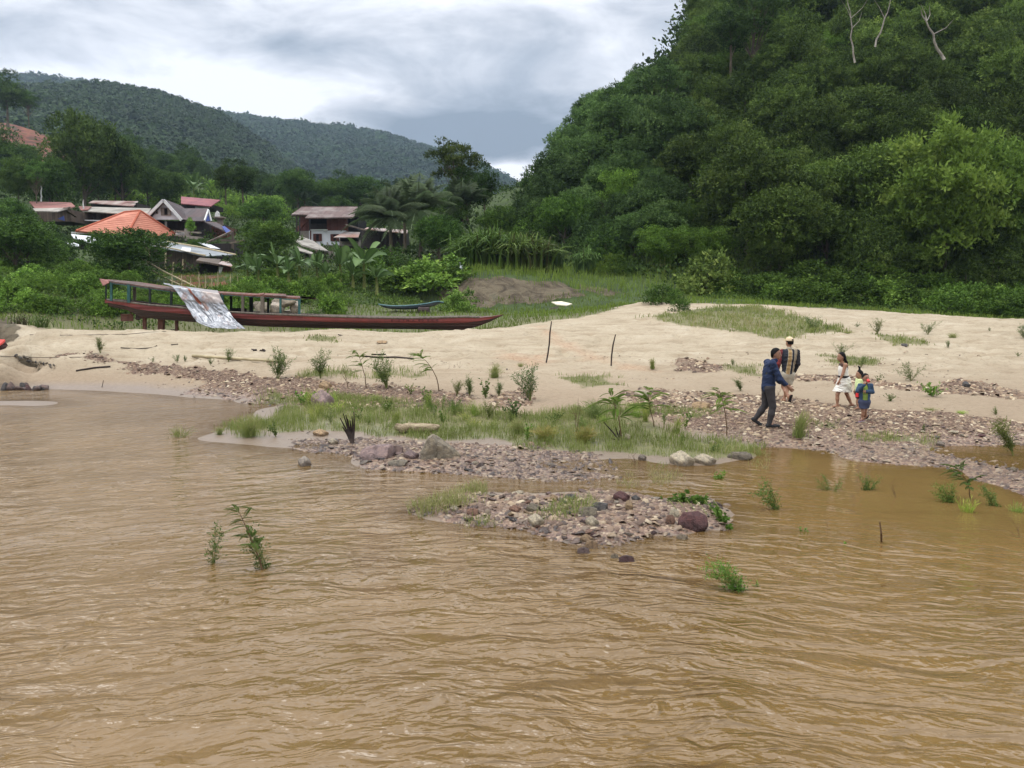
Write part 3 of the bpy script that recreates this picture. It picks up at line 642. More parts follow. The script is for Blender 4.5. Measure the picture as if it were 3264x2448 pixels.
# ================================================================ FORESTED HILL ON THE RIGHT
KINDS = {'broad': ('broadleaf_tree', 'dark green broadleaf tree packed into the steep forested slope beyond the sandbar'),
         'broad2': ('broadleaf_tree', 'small leaved spreading tree packed into the steep forested slope beyond the sandbar'),
         'tall': ('broadleaf_tree', 'tall dark tree standing above its neighbours on the steep forested slope'),
         'vine': ('vine_covered_tree', 'tree smothered in hanging creepers on the steep forested slope'),
         'bamboo': ('bamboo_clump', 'feathery arching bamboo clump among the trees of the steep slope')}
step = 3.5
for iy in range(0, 27):
    for ix in range(-2, 42):
        x = ix * step + R_(-1.5, 1.5) + (iy % 2) * 2; y = 62 + iy * step * .92 + R_(-1.4, 1.4)
        z = hz(x, y); px, py = topx(x, y, z + 4)
        if not (1700 < px < 3420 and -260 < py < 1000): continue
        if px < 1790 and y > 90: continue
        # foot of the wood
        foot = np.interp(px, [1700, 1900, 2000, 2150, 2250, 3264], [78, 71, 66, 62, 60, 60])
        if y < foot: continue
        bx, by = topx(x, y, z); 
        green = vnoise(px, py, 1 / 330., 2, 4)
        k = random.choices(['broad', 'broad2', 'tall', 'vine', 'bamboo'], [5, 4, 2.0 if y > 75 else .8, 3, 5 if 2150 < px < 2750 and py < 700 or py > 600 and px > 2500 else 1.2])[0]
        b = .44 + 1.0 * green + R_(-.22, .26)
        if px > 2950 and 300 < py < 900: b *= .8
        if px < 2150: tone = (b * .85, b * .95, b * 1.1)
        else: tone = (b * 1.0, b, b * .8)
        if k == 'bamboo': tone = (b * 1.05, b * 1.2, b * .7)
        s = R_(.50, .90) * (1 if y > 66 else .7 if y < 63 else .82)
        if px < 2100: s *= .85
        sil = np.interp(px, [1640, 1740, 1800, 1900, 2000, 2110, 2200, 2290], [600, 500, 425, 290, 255, 185, 75, -400])
        for _ in range(3):
            if topx(x, y, z + 9.3 * s)[1] < sil: s *= .8
        if topx(x, y, z + 9.3 * s)[1] < sil - 12: continue
        nm, lb = KINDS[k]
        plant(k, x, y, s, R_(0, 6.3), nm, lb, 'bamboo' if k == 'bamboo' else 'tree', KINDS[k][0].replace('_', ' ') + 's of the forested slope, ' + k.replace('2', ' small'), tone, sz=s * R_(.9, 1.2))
# singled-out trees of the slope
def P_at(key, px, py_base, D, s, *a, **k):
    x = at(px, py_base, D)[0]; return plant(key, x, D, s, R_(0, 6), *a, **k)
P_at('yellow', 3030, 480, 62, 1.0, 'broadleaf_tree', 'yellow-green tree with pale clustered leaves high on the forested slope', 'tree', tone=(1.0, 1.0, .7), z=at(0, 760, 62)[2] - 3.2, sz=1.25)
P_at('yellow', 3200, 480, 64, 1.0, 'broadleaf_tree', 'yellow-green tree at the edge of the frame, next to the paler one on the slope', 'tree', tone=(.8, .85, .6), z=at(0, 780, 64)[2] - 3.2, sz=1.25)
P_at('bush3', 2255, 900, 58, 1.5, 'leafy_sapling', 'pale leaved sapling with large leaves at the foot of the forested slope', 'tree', tone=(1.9, 1.7, 1.6))
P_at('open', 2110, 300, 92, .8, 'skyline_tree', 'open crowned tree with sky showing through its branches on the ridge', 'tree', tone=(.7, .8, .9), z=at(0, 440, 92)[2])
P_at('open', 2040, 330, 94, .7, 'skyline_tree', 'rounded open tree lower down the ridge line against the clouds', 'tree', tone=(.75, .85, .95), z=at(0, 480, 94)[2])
P_at('tall', 2330, 180, 95, .7, 'skyline_tree', 'dark upright tree breaking the ridge line at the top edge', 'tree', tone=(.55, .65, .6), z=at(0, 230, 95)[2])
P_at('open2', 2400, 160, 98, 1.0, 'skyline_tree', 'feathery dark tree reaching out of the top edge above the ridge', 'tree', tone=(.6, .7, .6), z=at(0, 260, 98)[2])
def snag(px0, py0, px1, py1, D, label, seed, w=.075):
    a = at(px0, py0, D); b = at(px1, py1, D); r = random.Random(seed)
    m = MB(); n = 9; pts = []
    for i in range(n):
        t = i / (n - 1); pts.append(tuple(a[j] + (b[j] - a[j]) * t + r.uniform(-.09, .09) * (0 < i < n - 1) for j in range(3)))
    m.tube(pts, [w * (1 - .75 * i / (n - 1)) for i in range(n)], 7)
    for k in range(3):
        i = r.randrange(3, n - 1); p = pts[i]; q = (p[0] + r.uniform(-1.6, 1.6), p[1] + r.uniform(-.4, .4), p[2] + r.uniform(.8, 1.8))
        m.tube([p, ((p[0] + q[0]) / 2 + .15, (p[1] + q[1]) / 2, (p[2] + q[2]) / 2 - .1), q], [w * .35, w * .25, w * .1], 5)
    tag(m.build('dead_tree', mottled('weathered_trunk', srgb(104, 98, 88), srgb(146, 140, 128), 4, .9), smooth=True), label, 'dead tree', None)
snag(2725, 200, 2700, -20, 66, 'pale bare trunk rising straight out of the forest canopy', 1)
snag(2790, 150, 2850, -30, 68, 'pale forked bare trunk leaning beside the straight one in the canopy', 2)
snag(3010, 190, 2935, 30, 60, 'thin grey dead branch leaning over the yellow-green tree', 3, .11)
# ================================================================ LEFT SLOPE AND VILLAGE TREES
G1 = 'trees on the slope behind the village'
def vt(key, px, py_base, D, s, label, tone=(1, 1, 1), sz=None, group=None, name='village_tree', cat='tree', onground=True):
    x = at(px, py_base, D)[0]; z = min(hz(x, D), at(px, py_base, D)[2] + 1.0) if onground else at(px, py_base, D)[2]
    if abs(z - at(px, py_base, D)[2]) > 3: z = at(px, py_base, D)[2]
    return plant(key, x, D, s, R_(0, 6), name, label, cat, group, tone, sz, z=z)
vt('tall', 25, 390, 215, 1.25, 'dark tree rising highest at the left edge above the red soil scar', (.75, .85, .8), 1.05)
vt('open2', 92, 395, 216, .7, 'loose dark tree beside the red soil scar at the frame edge', (.65, .8, .75))
vt('broad', 270, 640, 118, 1.15, 'huge dark spreading tree towering over the long tin roofs', (.72, .74, .62), 1.5)
vt('broad2', 390, 640, 122, .95, 'second huge dark tree behind the orange roof', (.66, .72, .66), 1.2)
vt('broad', 160, 650, 112, .7, 'rounded dark tree behind the rusty red roof', (.7, .85, .72), .9)
vt('broad2', 470, 610, 128, .7, 'round tree behind the gabled house', (.72, .8, .8), .8)
vt('broad', 535, 620, 125, .6, 'dark tree with trunk showing beside the pink roof', (.55, .62, .62), .65)
vt('tall', 720, 640, 120, .45, 'dark columnar tree with yellowish crown beside the bright slope', (.68, .74, .66), .48)
vt('tall', 775, 650, 118, .6, 'dark tree twin of the columnar one beyond the pink roof', (.52, .6, .55), .5)
vt('broad2', 840, 700, 112, .75, 'bright rounded tree behind the village lane', (.95, 1.15, .8), .55)
vt('broad', 950, 660, 150, .8, 'blue-green round tree on the slope above the white walled house', (.8, .95, .95), .7)
vt('broad2', 1060, 670, 150, .8, 'second blue-green tree on the slope above the white walled house', (.8, .9, .85), .7)
vt('broad', 1150, 680, 150, .8, 'dark green tree on the slope behind the coconut palms', (.7, .85, .85), .7)
vt('yellow', 60, 650, 100, .55, 'bright green tree with pale flowers left of the rusty roof', (.55, .6, .6), .6)
vt('open', 118, 655, 98, .4, 'slender big-leaved tree with a thin pale trunk behind the rusty roof', (.8, 1.0, .9), .5)
vt('broad2', 20, 710, 90, .7, 'leafy tree at the frame edge above the tin roofs', (.9, 1.1, .9), .6)
vt('vine', 90, 835, 66, .72, 'wide low tree hiding the shed at the frame edge', (.95, 1.1, .8), .58)
vt('broad2', 50, 850, 64, .75, 'bushy tree with long drooping sprays in front of the sheds', (.85, 1.0, .8), .55)
vt('vine', 175, 850, 70, .4, 'small dark tree between the white roof sheets and the bushy one', (.6, .75, .6))
vt('vine', 290, 700, 92, .3, 'white flowering bush beneath the long grey roof', (1.1, 1.2, 1.1))
vt('broad2', 410, 885, 62, .78, 'dark feathery tree in front of the orange tiled roof', (.75, .95, .7), .48)
vt('vine', 410, 900, 61, .55, 'dense undergrowth covered tree below the orange roof', (.62, .78, .6), .4)
vt('broad2', 860, 850, 72, .6, 'round bushy tree standing between the barn and the white walled house', (.8, .9, .62), .5)
vt('vine', 830, 850, 70, .6, 'dense bushy tree beside the plank barn roof', (.85, .95, .65), .52)
vt('broad2', 635, 760, 84, .32, 'small leafy tree in front of the balcony', (.8, 1.0, .8))
vt('cone', 608, 745, 82, .22, 'small pointed bright shrub on the balcony edge', (1.9, 2.2, 1.5))
vt('vine', 1240, 850, 66, .75, 'smooth mounded bush below the palms', (.75, .9, .55), .36)
vt('bush3', 1170, 880, 60, 1.2, 'tall narrow vine covered tree before the white walled house', (1.0, 1.15, .9), 1.15)
vt('broad', 1420, 800, 84, .6, 'dark tree filling the space behind the palms', (.6, .7, .6))
vt('broad2', 1400, 830, 72, .55, 'dark bushes under the second palm', (.62, .8, .6))
vt('bush3', 1370, 925, 59, 1.9, 'bright leafy tree rising between the bananas and the grass terrace', (1.5, 1.6, 1.2), 1.15)
vt('bush3', 1290, 925, 59, 1.4, 'low bright bush beside the leafy tree above the canoe', (1.3, 1.4, 1.1), .8)
vt('bush', 1440, 870, 60, 1.1, 'yellow-green bush beside the white topped post', (1.3, 1.35, .9), .7)
vt('tall', 1490, 700, 92, .65, 'dark ivy wrapped tree below the tall airy one', (.55, .68, .55), .45)
vt('tall', 1545, 700, 90, .38, 'narrow dark tree to the right of the airy one', (.55, .7, .6), .5)
vt('open2', 1455, 700, 94, .8, 'tall airy tree with spreading top standing out against the sky', (.72, .66, .48), .78)
vt('open', 1700, 665, 90, .5, 'small airy tree against the bright gap in the clouds', (.7, .85, .8), .55)
vt('broad2', 1640, 700, 88, .4, 'round tree at the foot of the hill beneath the bright gap', (.8, 1.0, .8))
vt('broad', 1760, 650, 88, .55, 'dark tree on the shoulder of the hill', (.7, .85, .8))
vt('broad2', 1590, 750, 80, .5, 'bright leafed tree behind the reed clumps', (1.0, 1.15, .75))
vt('vine', 1700, 770, 78, .62, 'creeper hung tree behind the reed clumps', (.95, 1.1, .75))
vt('broad2', 1800, 790, 76, .62, 'leafy tree at the hill foot above the grass terrace', (.9, 1.1, .75))
vt('vine', 1930, 820, 72, .55, 'dark mound of creepers at the hill foot', (.75, .9, .7))
vt('bush2', 1990, 855, 66, .9, 'dark green bush at the back of the grass terrace', (.6, .7, .6))
vt('bush2', 1945, 855, 66, 1.0, 'yellowish bush at the back of the grass terrace', (.85, .9, .5))
# trees of the slope: copies packed between the named ones
for i in range(240):
    D = R_(125, 270); px = R_(-120, 1560); x = at(px, 700, D)[0]; z = hz(x, D); bx, by = topx(x, D, z)
    if by > 760 or by < 380: continue
    if 400 < bx < 880 and by > 545 and D < 195: continue     # the bright cleared slope
    if bx < 240 and 330 < by < 570: continue
    s = R_(.45, .75) * (1 + (D - 125) / 400); b = R_(.62, 1.0)
    plant(random.choice(['broad', 'broad2', 'vine', 'tall']), x, D, s, R_(0, 6), 'slope_tree', 'round crowned green tree among many on the wooded slope behind the village', 'tree', G1, (b * .85, b * .98, b * .85), z=z)
# bright scrub on the cleared slope and river bank bushes
for i in range(300):
    if i < 130:
        D = R_(126, 190); px = R_(400, 900); key = random.choice(['bush2', 'bush2', 'bush']); s = R_(.9, 1.5); b = R_(1.0, 1.6) * (1 if key == 'bush2' else 1.5); tone = (b, b * 1.05, b * .7)
        nm, lb, gr = 'scrub_bush', 'bright green scrub bush on the cleared slope above the pink roof', 'bushes on the cleared slope'
    elif i < 240:
        D = 43 + 22 * random.random() ** 1.2; px = R_(-150, 760); key = random.choice(['bush', 'bush2', 'bush', 'bush3']); s = R_(.35, .8); b = R_(1.0, 1.7); tone = (b, b * 1.12, b * .75)
        if key == 'bush2': tone = tuple(q * .62 for q in tone)
        if 440 < px < 780 and D > 50: continue
        nm, lb, gr = 'bank_bush', 'leafy bush on the green river bank behind the red boat', 'bushes on the bank behind the boat'
    else:
        D = R_(47, 60); px = R_(760, 1400); key = random.choice(['bush', 'bush3', 'bush2']); s = R_(.35, .75); b = R_(.9, 1.5); tone = (b, b * 1.12, b * .75)
        if key == 'bush2': tone = tuple(q * .62 for q in tone)
        if px > 1090 and D < 60: continue
        nm, lb, gr = 'bank_bush', 'leafy bush on the bank below the banana plants', 'bushes below the bananas'
    x = at(px, 900, D)[0]; plant(key, x, D, s, R_(0, 6), nm, lb, 'bush', gr, tone, sz=s * R_(.7, 1.0))
# scrub along the right foot of the forest
for i in range(70):
    px = R_(2280, 3400); D = R_(56, 62); x = at(px, 950, D)[0]; s = R_(.6, 1.3); b = R_(.6, 1.1)
    key = random.choice(['bush', 'bush3', 'bush']); D2 = D if px < 3000 else D - 5
    plant(key, x * D2 / D, D2, s, R_(0, 6), 'forest_edge_bush', 'low bush along the foot of the forested slope' if px < 2950 else 'bright low bush at the forest foot behind the sand crest', 'bush', 'bushes along the forest foot' if px < 2950 else 'bright bushes behind the sand crest', (b, b * 1.1, b * .75) if px < 2950 else (b * 1.3, b * 1.5, b), sz=s * .8)
for px, D, s, lb in ((2110, 44, .62, 'dark round bush on the crest of the sand mound'), (2165, 41, .34, 'small dark leafy bush on the grass beside the sand mound'), (2150, 46, .5, 'low bush behind the dark round one on the mound'), (1000, 43.5, .5, 'green bush behind the red boat beneath the rocks'), (1460, 50.5, .75, 'pale leaved bush in front of the bare earth bank')):
    x = at(px, 980, D)[0]; plant('bush3' if px == 1460 else 'bush', x, D, s, R_(0, 6), 'round_bush', lb, 'bush', None, (1.5, 1.6, 1.3) if px == 1460 else (.9, 1.05, .8), sz=s * .9)
# ---- undergrowth: the leafy cover nobody could count
def undergrowth():
    r = np.random.RandomState(33); lm = LM()
    def patch(n, x0, x1, y0, y1, size, leaf, per, cond, t0, hh=1.0):
        x = r.uniform(x0, x1, n); y = r.uniform(y0, y1, n); z = h(x, y)
        fw = y; px = CX + F * x / fw
        k = cond(px, x, y, z); x, y, z, = x[k], y[k], z[k]; n = len(x)
        s = size * r.uniform(.5, 1.4, n); tn = t0 + .3 * (vnoise(x, y, .25, 3, 3) - .5) * 2 + r.normal(0, .08, n)
        P = np.repeat(np.stack([x, y, z], 1), per, 0); S = np.repeat(s, per)
        d = rdir(n * per, r); d[:, 2] = np.abs(d[:, 2]); P = P + d * (S * r.uniform(.5, 1, n * per))[:, None] * np.array([1, 1, hh])
        lm.leaves(P, d + rdir(n * per, r) * .8, leaf * r.uniform(.6, 1.4, n * per), np.repeat(tn, per) + r.normal(0, .1, n * per), .5, r)
    inf = lambda px, lo, hi: (px > lo) & (px < hi)
    patch(5200, -5, 75, 60, 118, 1.3, .34, 16, lambda px, x, y, z: inf(px, 1800, 3500) & (y > np.interp(px, [1700, 1900, 2000, 2150, 2250, 3264], [76, 69, 64, 60, 58, 58])), .3, .9)
    patch(9000, -48, 12, 42, 70, .42, .15, 12, lambda px, x, y, z: inf(px, -250, 1330) & ~((y < 47 + 4 * vnoise(x, y, .3, 2, 8)) & (px > 560)) & ~((px > 470) & (px < 770) & (y > 53) & (y < 74)), .5, .8)
    patch(2600, 20, 125, 112, 178, 2.4, .7, 14, lambda px, x, y, z: px > 1900, .3, .9)
    patch(2200, -260, -40, 45, 280, 2.6, .7, 18, lambda px, x, y, z: inf(px, -1900, -200), .4, .9)
    patch(3500, -75, 20, 68, 130, 1.1, .32, 14, lambda px, x, y, z: inf(px, -250, 1900), .35, .9)
    patch(3600, -150, 20, 128, 300, 2.4, .8, 14, lambda px, x, y, z: inf(px, -250, 1700) & ~((y > 150) & (px < 240) & (px > -100) & (vnoise(x, y, .09, 2, 12) < .56)), .42, .8)
    patch(2400, 12, 50, 50, 62, .45, .15, 12, lambda px, x, y, z: inf(px, 2250, 3500) & (y > np.interp(px, [2250, 2500, 3400], [54, 55, 50])), .55, .8)
    tag(link('undergrowth', lm.mesh('undergrowth', LEAF)), 'tangled low green cover on the banks and between the trees', 'undergrowth', kind='stuff')
undergrowth()
# ================================================================ PALMS, BANANAS, REEDS
def palm(px, py_crown, py_base, D, s, label, seed, nf=22, trunk=True):
    r = np.random.RandomState(seed); c = np.array(at(px, py_crown, D)); g = at(px, py_base, D)
    z0 = min(g[2], hz(c[0], D)); H_ = c[2] - z0; o = thing('coconut_palm', label, 'palm tree', (c[0], D, z0))
    t = MB(); t.tube([(0, 0, -.5), (.15, 0, H_ * .3), (.1, .1, H_ * .7), (0, 0, H_)], [.22, .16, .14, .13], 9)
    t.build('trunk', BARK, o, True)
    lm = LM()
    for i in range(nf):
        a = 2 * PI * i * .381 + r.uniform(-.2, .2); el = math.radians(r.uniform(-5, 86)) if i > 5 else math.radians(r.uniform(65, 88)); Lf = s * r.uniform(3.0, 4.0)
        n = 90; u = np.linspace(0, 1, n); d = np.array([math.cos(a), math.sin(a), 0])
        sag = .38 + .25 * math.cos(el)
        P = d * (Lf * (math.cos(el) * u + .10 * u ** 2))[:, None] + np.array([0, 0, 1]) * (Lf * (math.sin(el) * u - sag * u ** 2.3 * .85))[:, None] + np.array([0, 0, H_])
        T = unit(np.gradient(P, axis=0)); side = unit(np.cross(T, [0, 0, 1])); tn = r.uniform(.3, .8)
        for sg in (-1, 1):
            k = slice(6, n); Lk = Lf * .24 * np.sin(PI * (.12 + .85 * u[k])) * r.uniform(.8, 1.1, n - 6)
            lm.leaves(P[k], side[k] * sg + T[k] * .5 + np.array([0, 0, -.55]) + r.normal(0, .1, (n - 6, 3)), Lk, tn + r.normal(0, .08, n - 6), .085, r, up=T[k])
        lm.leaves(P[:-1:3], T[:-1:3], Lf / 18, np.full(len(P[:-1:3]), .75), .35, r)
    link('fronds', lm.mesh('fronds', PALM), o); return o
palm(1240, 692, 775, 74, 1.1, 'coconut palm with outstretched fronds beside the brown house roof', 1, 34)
palm(1335, 672, 790, 76, 1.25, 'taller coconut palm with upright fronds, second from the brown house', 2, 36)
palm(1470, 655, 760, 84, 1.2, 'shaded coconut palm further off below the airy tree', 3, 20)
palm(1285, 650, 760, 82, 1.15, 'coconut palm peeping out behind the two front ones', 4, 18)
palm(970, 640, 690, 150, .9, 'tiny distant palm on the wooded slope above the brown roof', 5, 14)
def banana(px, py, D, hgt, label, seed, nl=9):
    r = np.random.RandomState(seed); g = at(px, py, D); z0 = min(hz(g[0], D), g[2] + .3)
    o = thing('banana_plant', label, 'banana plant', (g[0], D, z0), group=None)
    t = MB(); t.tube([(0, 0, -.3), (0.03, 0, hgt * .3), (0, 0, hgt * .55)], [.13, .10, .06], 8); t.build('stem', GSTEM, o, True)
    for i in range(nl):
        a = 2 * PI * i / nl + r.uniform(-.3, .3); el = math.radians(r.uniform(25, 85)); L_ = hgt * r.uniform(.5, .75); w = hgt * .085 * r.uniform(.8, 1.3)
        u = np.linspace(0, 1, 12); d = np.array([math.cos(a), math.sin(a), 0])
        P = d * (L_ * math.cos(el) * u * 1.1)[:, None] + np.array([0, 0, 1]) * (L_ * (math.sin(el) * u - (.15 + .4 * math.cos(el)) * u ** 2.4))[:, None] + np.array([0, 0, hgt * .5])
        T = unit(np.gradient(P, axis=0)); sd_ = unit(np.cross(T, [0, 0, 1]) + r.normal(0, .25, 3)); nn = np.cross(sd_, T)
        wd_ = w * np.clip(np.sin(PI * np.clip((u - .12) / .88, 0, 1)) ** .55, .04, 1)
        Lp = P + sd_ * wd_[:, None] + nn * (wd_ * .25)[:, None]; Rp = P - sd_ * wd_[:, None] + nn * (wd_ * .25)[:, None]
        V = np.concatenate([Lp, P, Rp]); f = []
        for j in range(11): f += [(j, j + 1, 13 + j, 12 + j), (12 + j, 13 + j, 25 + j, 24 + j)]
        tn = r.uniform(.45, .95); me = npmesh('leaf', V, f, np.concatenate([np.full(12, tn - .1), np.full(12, tn + .25), np.full(12, tn - .1)])); me.materials.append(BANANA)
        c = link('leaf', me, o); c.color = (1, 1, 1, 1)

for i, (px, py, D, hh_, lb) in enumerate((
        (885, 905, 57, 2.9, 'banana plant with a curled upright leaf nearest the plank barn'), (955, 900, 57, 2.7, 'banana plant with a pale unopened leaf, next to the tallest group'),
        (1010, 900, 58, 2.5, 'banana plant with two stiff leaves between its neighbours'), (1085, 905, 57, 3.0, 'broad banana plant with two wide upright leaves'),
        (1160, 905, 56, 3.8, 'tall thin banana plant before the vine covered tree'), (825, 905, 57, 2.3, 'low banana plant at the start of the row beside the sheds'),
        (790, 900, 58, 2.2, 'small banana plant under the plank hut'), (1200, 915, 55, 2.3, 'drooping banana plant at the end of the row'), (920, 920, 55, 2.0, 'short banana plant in front of the curled leaf one'),
        (1040, 925, 55, 1.9, 'short banana plant at the front of the row middle'), (1125, 925, 55, 2.0, 'short banana plant in front of the broad one'))):
    banana(px, py, D, hh_, lb, 50 + i)
banana(618, 625, 140, 6.0, 'lone pale banana plant on the cleared slope', 70)
def reedclump(px, D, R0, hgt, nb, label, seed, tone=(1, 1, 1), z=None, dry=.06):
    r = np.random.RandomState(seed); x = at(px, 850, D)[0]; z0 = hz(x, D) if z is None else z
    o = thing('reed_clump', label, 'tall grass', (x, D, z0)); V = []; T = []; Fq = []
    seg = 7; u = np.linspace(0, 1, seg)
    for i in range(nb):
        a = r.uniform(0, 2 * PI); b0 = np.append(r.normal(0, R0 * .35, 2), 0); d = np.array([math.cos(a), math.sin(a), 0]) ; L_ = hgt * r.uniform(.6, 1.15); o_ = R0 * r.uniform(.2, 1.2)
        P = b0 + d * (o_ * u ** 2)[:, None] + np.array([0, 0, 1]) * (L_ * (u - .62 * u ** 3 * min(1, o_ / R0 + .25)))[:, None]
        sd_ = unit(np.cross(d, [0, 0, 1]) + rdir(1, r)[0] * .5); w = .042 * hgt / 2 * (1 - u ** 2 * .9)
        k0 = len(V) * 2 * seg; V.append(np.concatenate([P + sd_ * w[:, None], P - sd_ * w[:, None]]))
        tn = .1 if r.rand() < dry else r.uniform(.3, 1); T.append(np.full(2 * seg, tn) - np.tile(.25 * (1 - u), 2))
        for j in range(seg - 1): Fq.append((k0 + j, k0 + j + 1, k0 + seg + j + 1, k0 + seg + j))
    me = npmesh('blades', np.concatenate(V), Fq, np.clip(np.concatenate(T), 0, 1)); me.materials.append(REED)
    c = link('blades', me, o); c.color = (*tone, 1); return o
reedclump(1560, 66, 2.7, 4.3, 1200, 'large yellow-green reed clump arching over at the back of the terrace', 1, (.85, 1.15, .65))
reedclump(1655, 65, 2.4, 3.8, 1100, 'reed clump with dry brown stems next to the yellow-green one', 2, (.85, 1.0, .65), dry=.2)
reedclump(1760, 66, .8, 3.3, 260, 'stiff upright blue-green reeds in the middle of the terrace', 3, (.62, .78, .7), dry=.1)
reedclump(1865, 67, 1.0, 2.9, 260, 'thin arching reed clump beside the dark mound of creepers', 4, (.7, .95, .7), dry=.05)
reedclump(2235, 59, .5, 1.4, 120, 'small dry reed tuft at the foot of the pale leaved sapling', 5, (.9, .85, .8), dry=.5)
reedclump(2190, 68, .8, 3.4, 160, 'slim dark reeds against the forest foot', 8, (.45, .55, .4), dry=.1)
reedclump(118, 37.5, .8, 1.0, 60, 'broad bladed grass clump behind the end of the sandbar', 6, (1, 1.2, .9), dry=0)
reedclump(60, 38, .6, 1.0, 50, 'dry arching grass on the mud bank at the frame edge', 7, (.9, .9, .9), dry=.6)
# ================================================================ FAR HILLS AND THEIR FOREST
def ridge(name, prof, D0, depth, base_py, seed, ncr, crown, tone, label, slope_pts=None, nleaf=44):
    """prof: silhouette (photo x, y) at distance D0+depth; ground rises from base to the ridge"""
    r = np.random.RandomState(seed); prof = np.array(prof, float)
    nx, ny = 160, 60
    U = np.linspace(prof[0, 0], prof[-1, 0], nx); Tt = np.linspace(0, 1.25, ny)
    PXc, T2 = np.meshgrid(U, Tt)
    Dd = D0 + depth * T2; top = np.interp(PXc, prof[:, 0], prof[:, 1])
    Dt = D0 + depth; xt = (PXc - CX) / F * Dt; zt = EYE + (960 - top - (22 if depth < 500 else 8)) / F * Dt * (.96 if depth < 500 else .985); zb = EYE + (960 - base_py) / F * D0 - 8
    prof_s = np.where(T2 <= 1, T2 ** .85, 1 - (T2 - 1) * 1.2)
    Xm = xt * (.75 + .25 * np.minimum(T2, 1)) ; Z_ = zb + (zt - zb) * prof_s
    big = (vnoise(Xm, Dd, 1 / (depth * .28), 5, seed) - .5) * (zt - zb) * .18 * np.sin(PI * np.clip(T2, 0, 1)) ** .8
    Z_ = Z_ + big
    i_ = np.arange(nx * ny).reshape(ny, nx)
    me = npmesh(name, np.stack([Xm, Dd, Z_], -1).reshape(-1, 3), np.stack([i_[:-1, :-1], i_[:-1, 1:], i_[1:, 1:], i_[1:, :-1]], -1).reshape(-1, 4), smooth=True)
    m = mottled(name, (.022, .036, .014, 1), (.045, .07, .022, 1), .05, .95, 0); me.materials.append(m)
    tag(link(name, me), kind='structure')
    # crowns scattered over the slope
    n = ncr; a = r.uniform(0, nx - 1.001, n); b = r.uniform(0, (ny - 1) / 1.25 * 1.04, n) 
    ai = a.astype(int); bi = b.astype(int); fa = (a - ai); fb = (b - bi)
    def S(G): return (G[bi, ai] * (1 - fa) + G[bi, ai + 1] * fa) * (1 - fb) + (G[bi + 1, ai] * (1 - fa) + G[bi + 1, ai + 1] * fa) * fb
    cx, cy, cz = S(Xm), S(Dd), S(Z_)
    R1 = crown * r.uniform(.55, 1.5, n); big_t = r.rand(n) < .05; R1[big_t] *= 1.3
    tt = .32 + .5 * (vnoise(cx, cy, 1 / (crown * 9), 3, seed + 1) - .5) * 2 * .5 + r.normal(0, .09, n)
    K = nleaf; d = rdir(n * K, r); d[:, 2] = np.abs(d[:, 2]) ; RR = np.repeat(R1, K)
    P = np.repeat(np.stack([cx, cy, cz + R1 * .5], 1), K, 0) + d * (RR * r.uniform(.55, 1.05, n * K))[:, None] * np.array([1, 1, .7])
    lm = LM(); lm.leaves(P, np.cross(d, rdir(n * K, r)), RR * .42 * r.uniform(.6, 1.2, n * K), np.repeat(tt, K) + r.normal(0, .03, n * K), .8, r, up=d + rdir(n * K, r) * .35)
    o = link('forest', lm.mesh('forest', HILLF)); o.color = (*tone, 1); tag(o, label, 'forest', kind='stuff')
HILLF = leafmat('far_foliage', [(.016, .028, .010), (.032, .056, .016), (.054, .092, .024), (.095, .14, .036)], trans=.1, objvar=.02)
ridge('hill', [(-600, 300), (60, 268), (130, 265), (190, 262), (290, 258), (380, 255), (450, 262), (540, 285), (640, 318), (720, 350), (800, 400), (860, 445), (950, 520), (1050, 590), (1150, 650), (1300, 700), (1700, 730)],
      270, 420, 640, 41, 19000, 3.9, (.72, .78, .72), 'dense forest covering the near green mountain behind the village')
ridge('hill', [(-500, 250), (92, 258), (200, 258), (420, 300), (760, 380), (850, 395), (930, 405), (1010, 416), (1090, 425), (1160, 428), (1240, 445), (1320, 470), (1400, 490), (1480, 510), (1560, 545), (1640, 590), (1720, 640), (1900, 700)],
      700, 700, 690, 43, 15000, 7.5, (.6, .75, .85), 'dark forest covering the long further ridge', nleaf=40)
# ---- air: far slopes fade to blue
hb = MB(); hb.box((0, 1100, 330), (5200, 2700, 664)); 
hm = bpy.data.materials.new('haze'); hm.use_nodes = True; hn = hm.node_tree; hn.nodes.clear()
ho = hn.nodes.new('ShaderNodeOutputMaterial'); hv = hn.nodes.new('ShaderNodeVolumePrincipled')
hv.inputs['Color'].default_value = (.60, .78, 1.0, 1); hv.inputs['Density'].default_value = .00015; hv.inputs['Anisotropy'].default_value = .2
hn.links.new(hv.outputs[0], ho.inputs['Volume'])
HAZE = tag(hb.build('haze', hm), 'thin bluish air over the whole valley', 'haze', kind='stuff')
SC.cycles.volume_bounces = 0
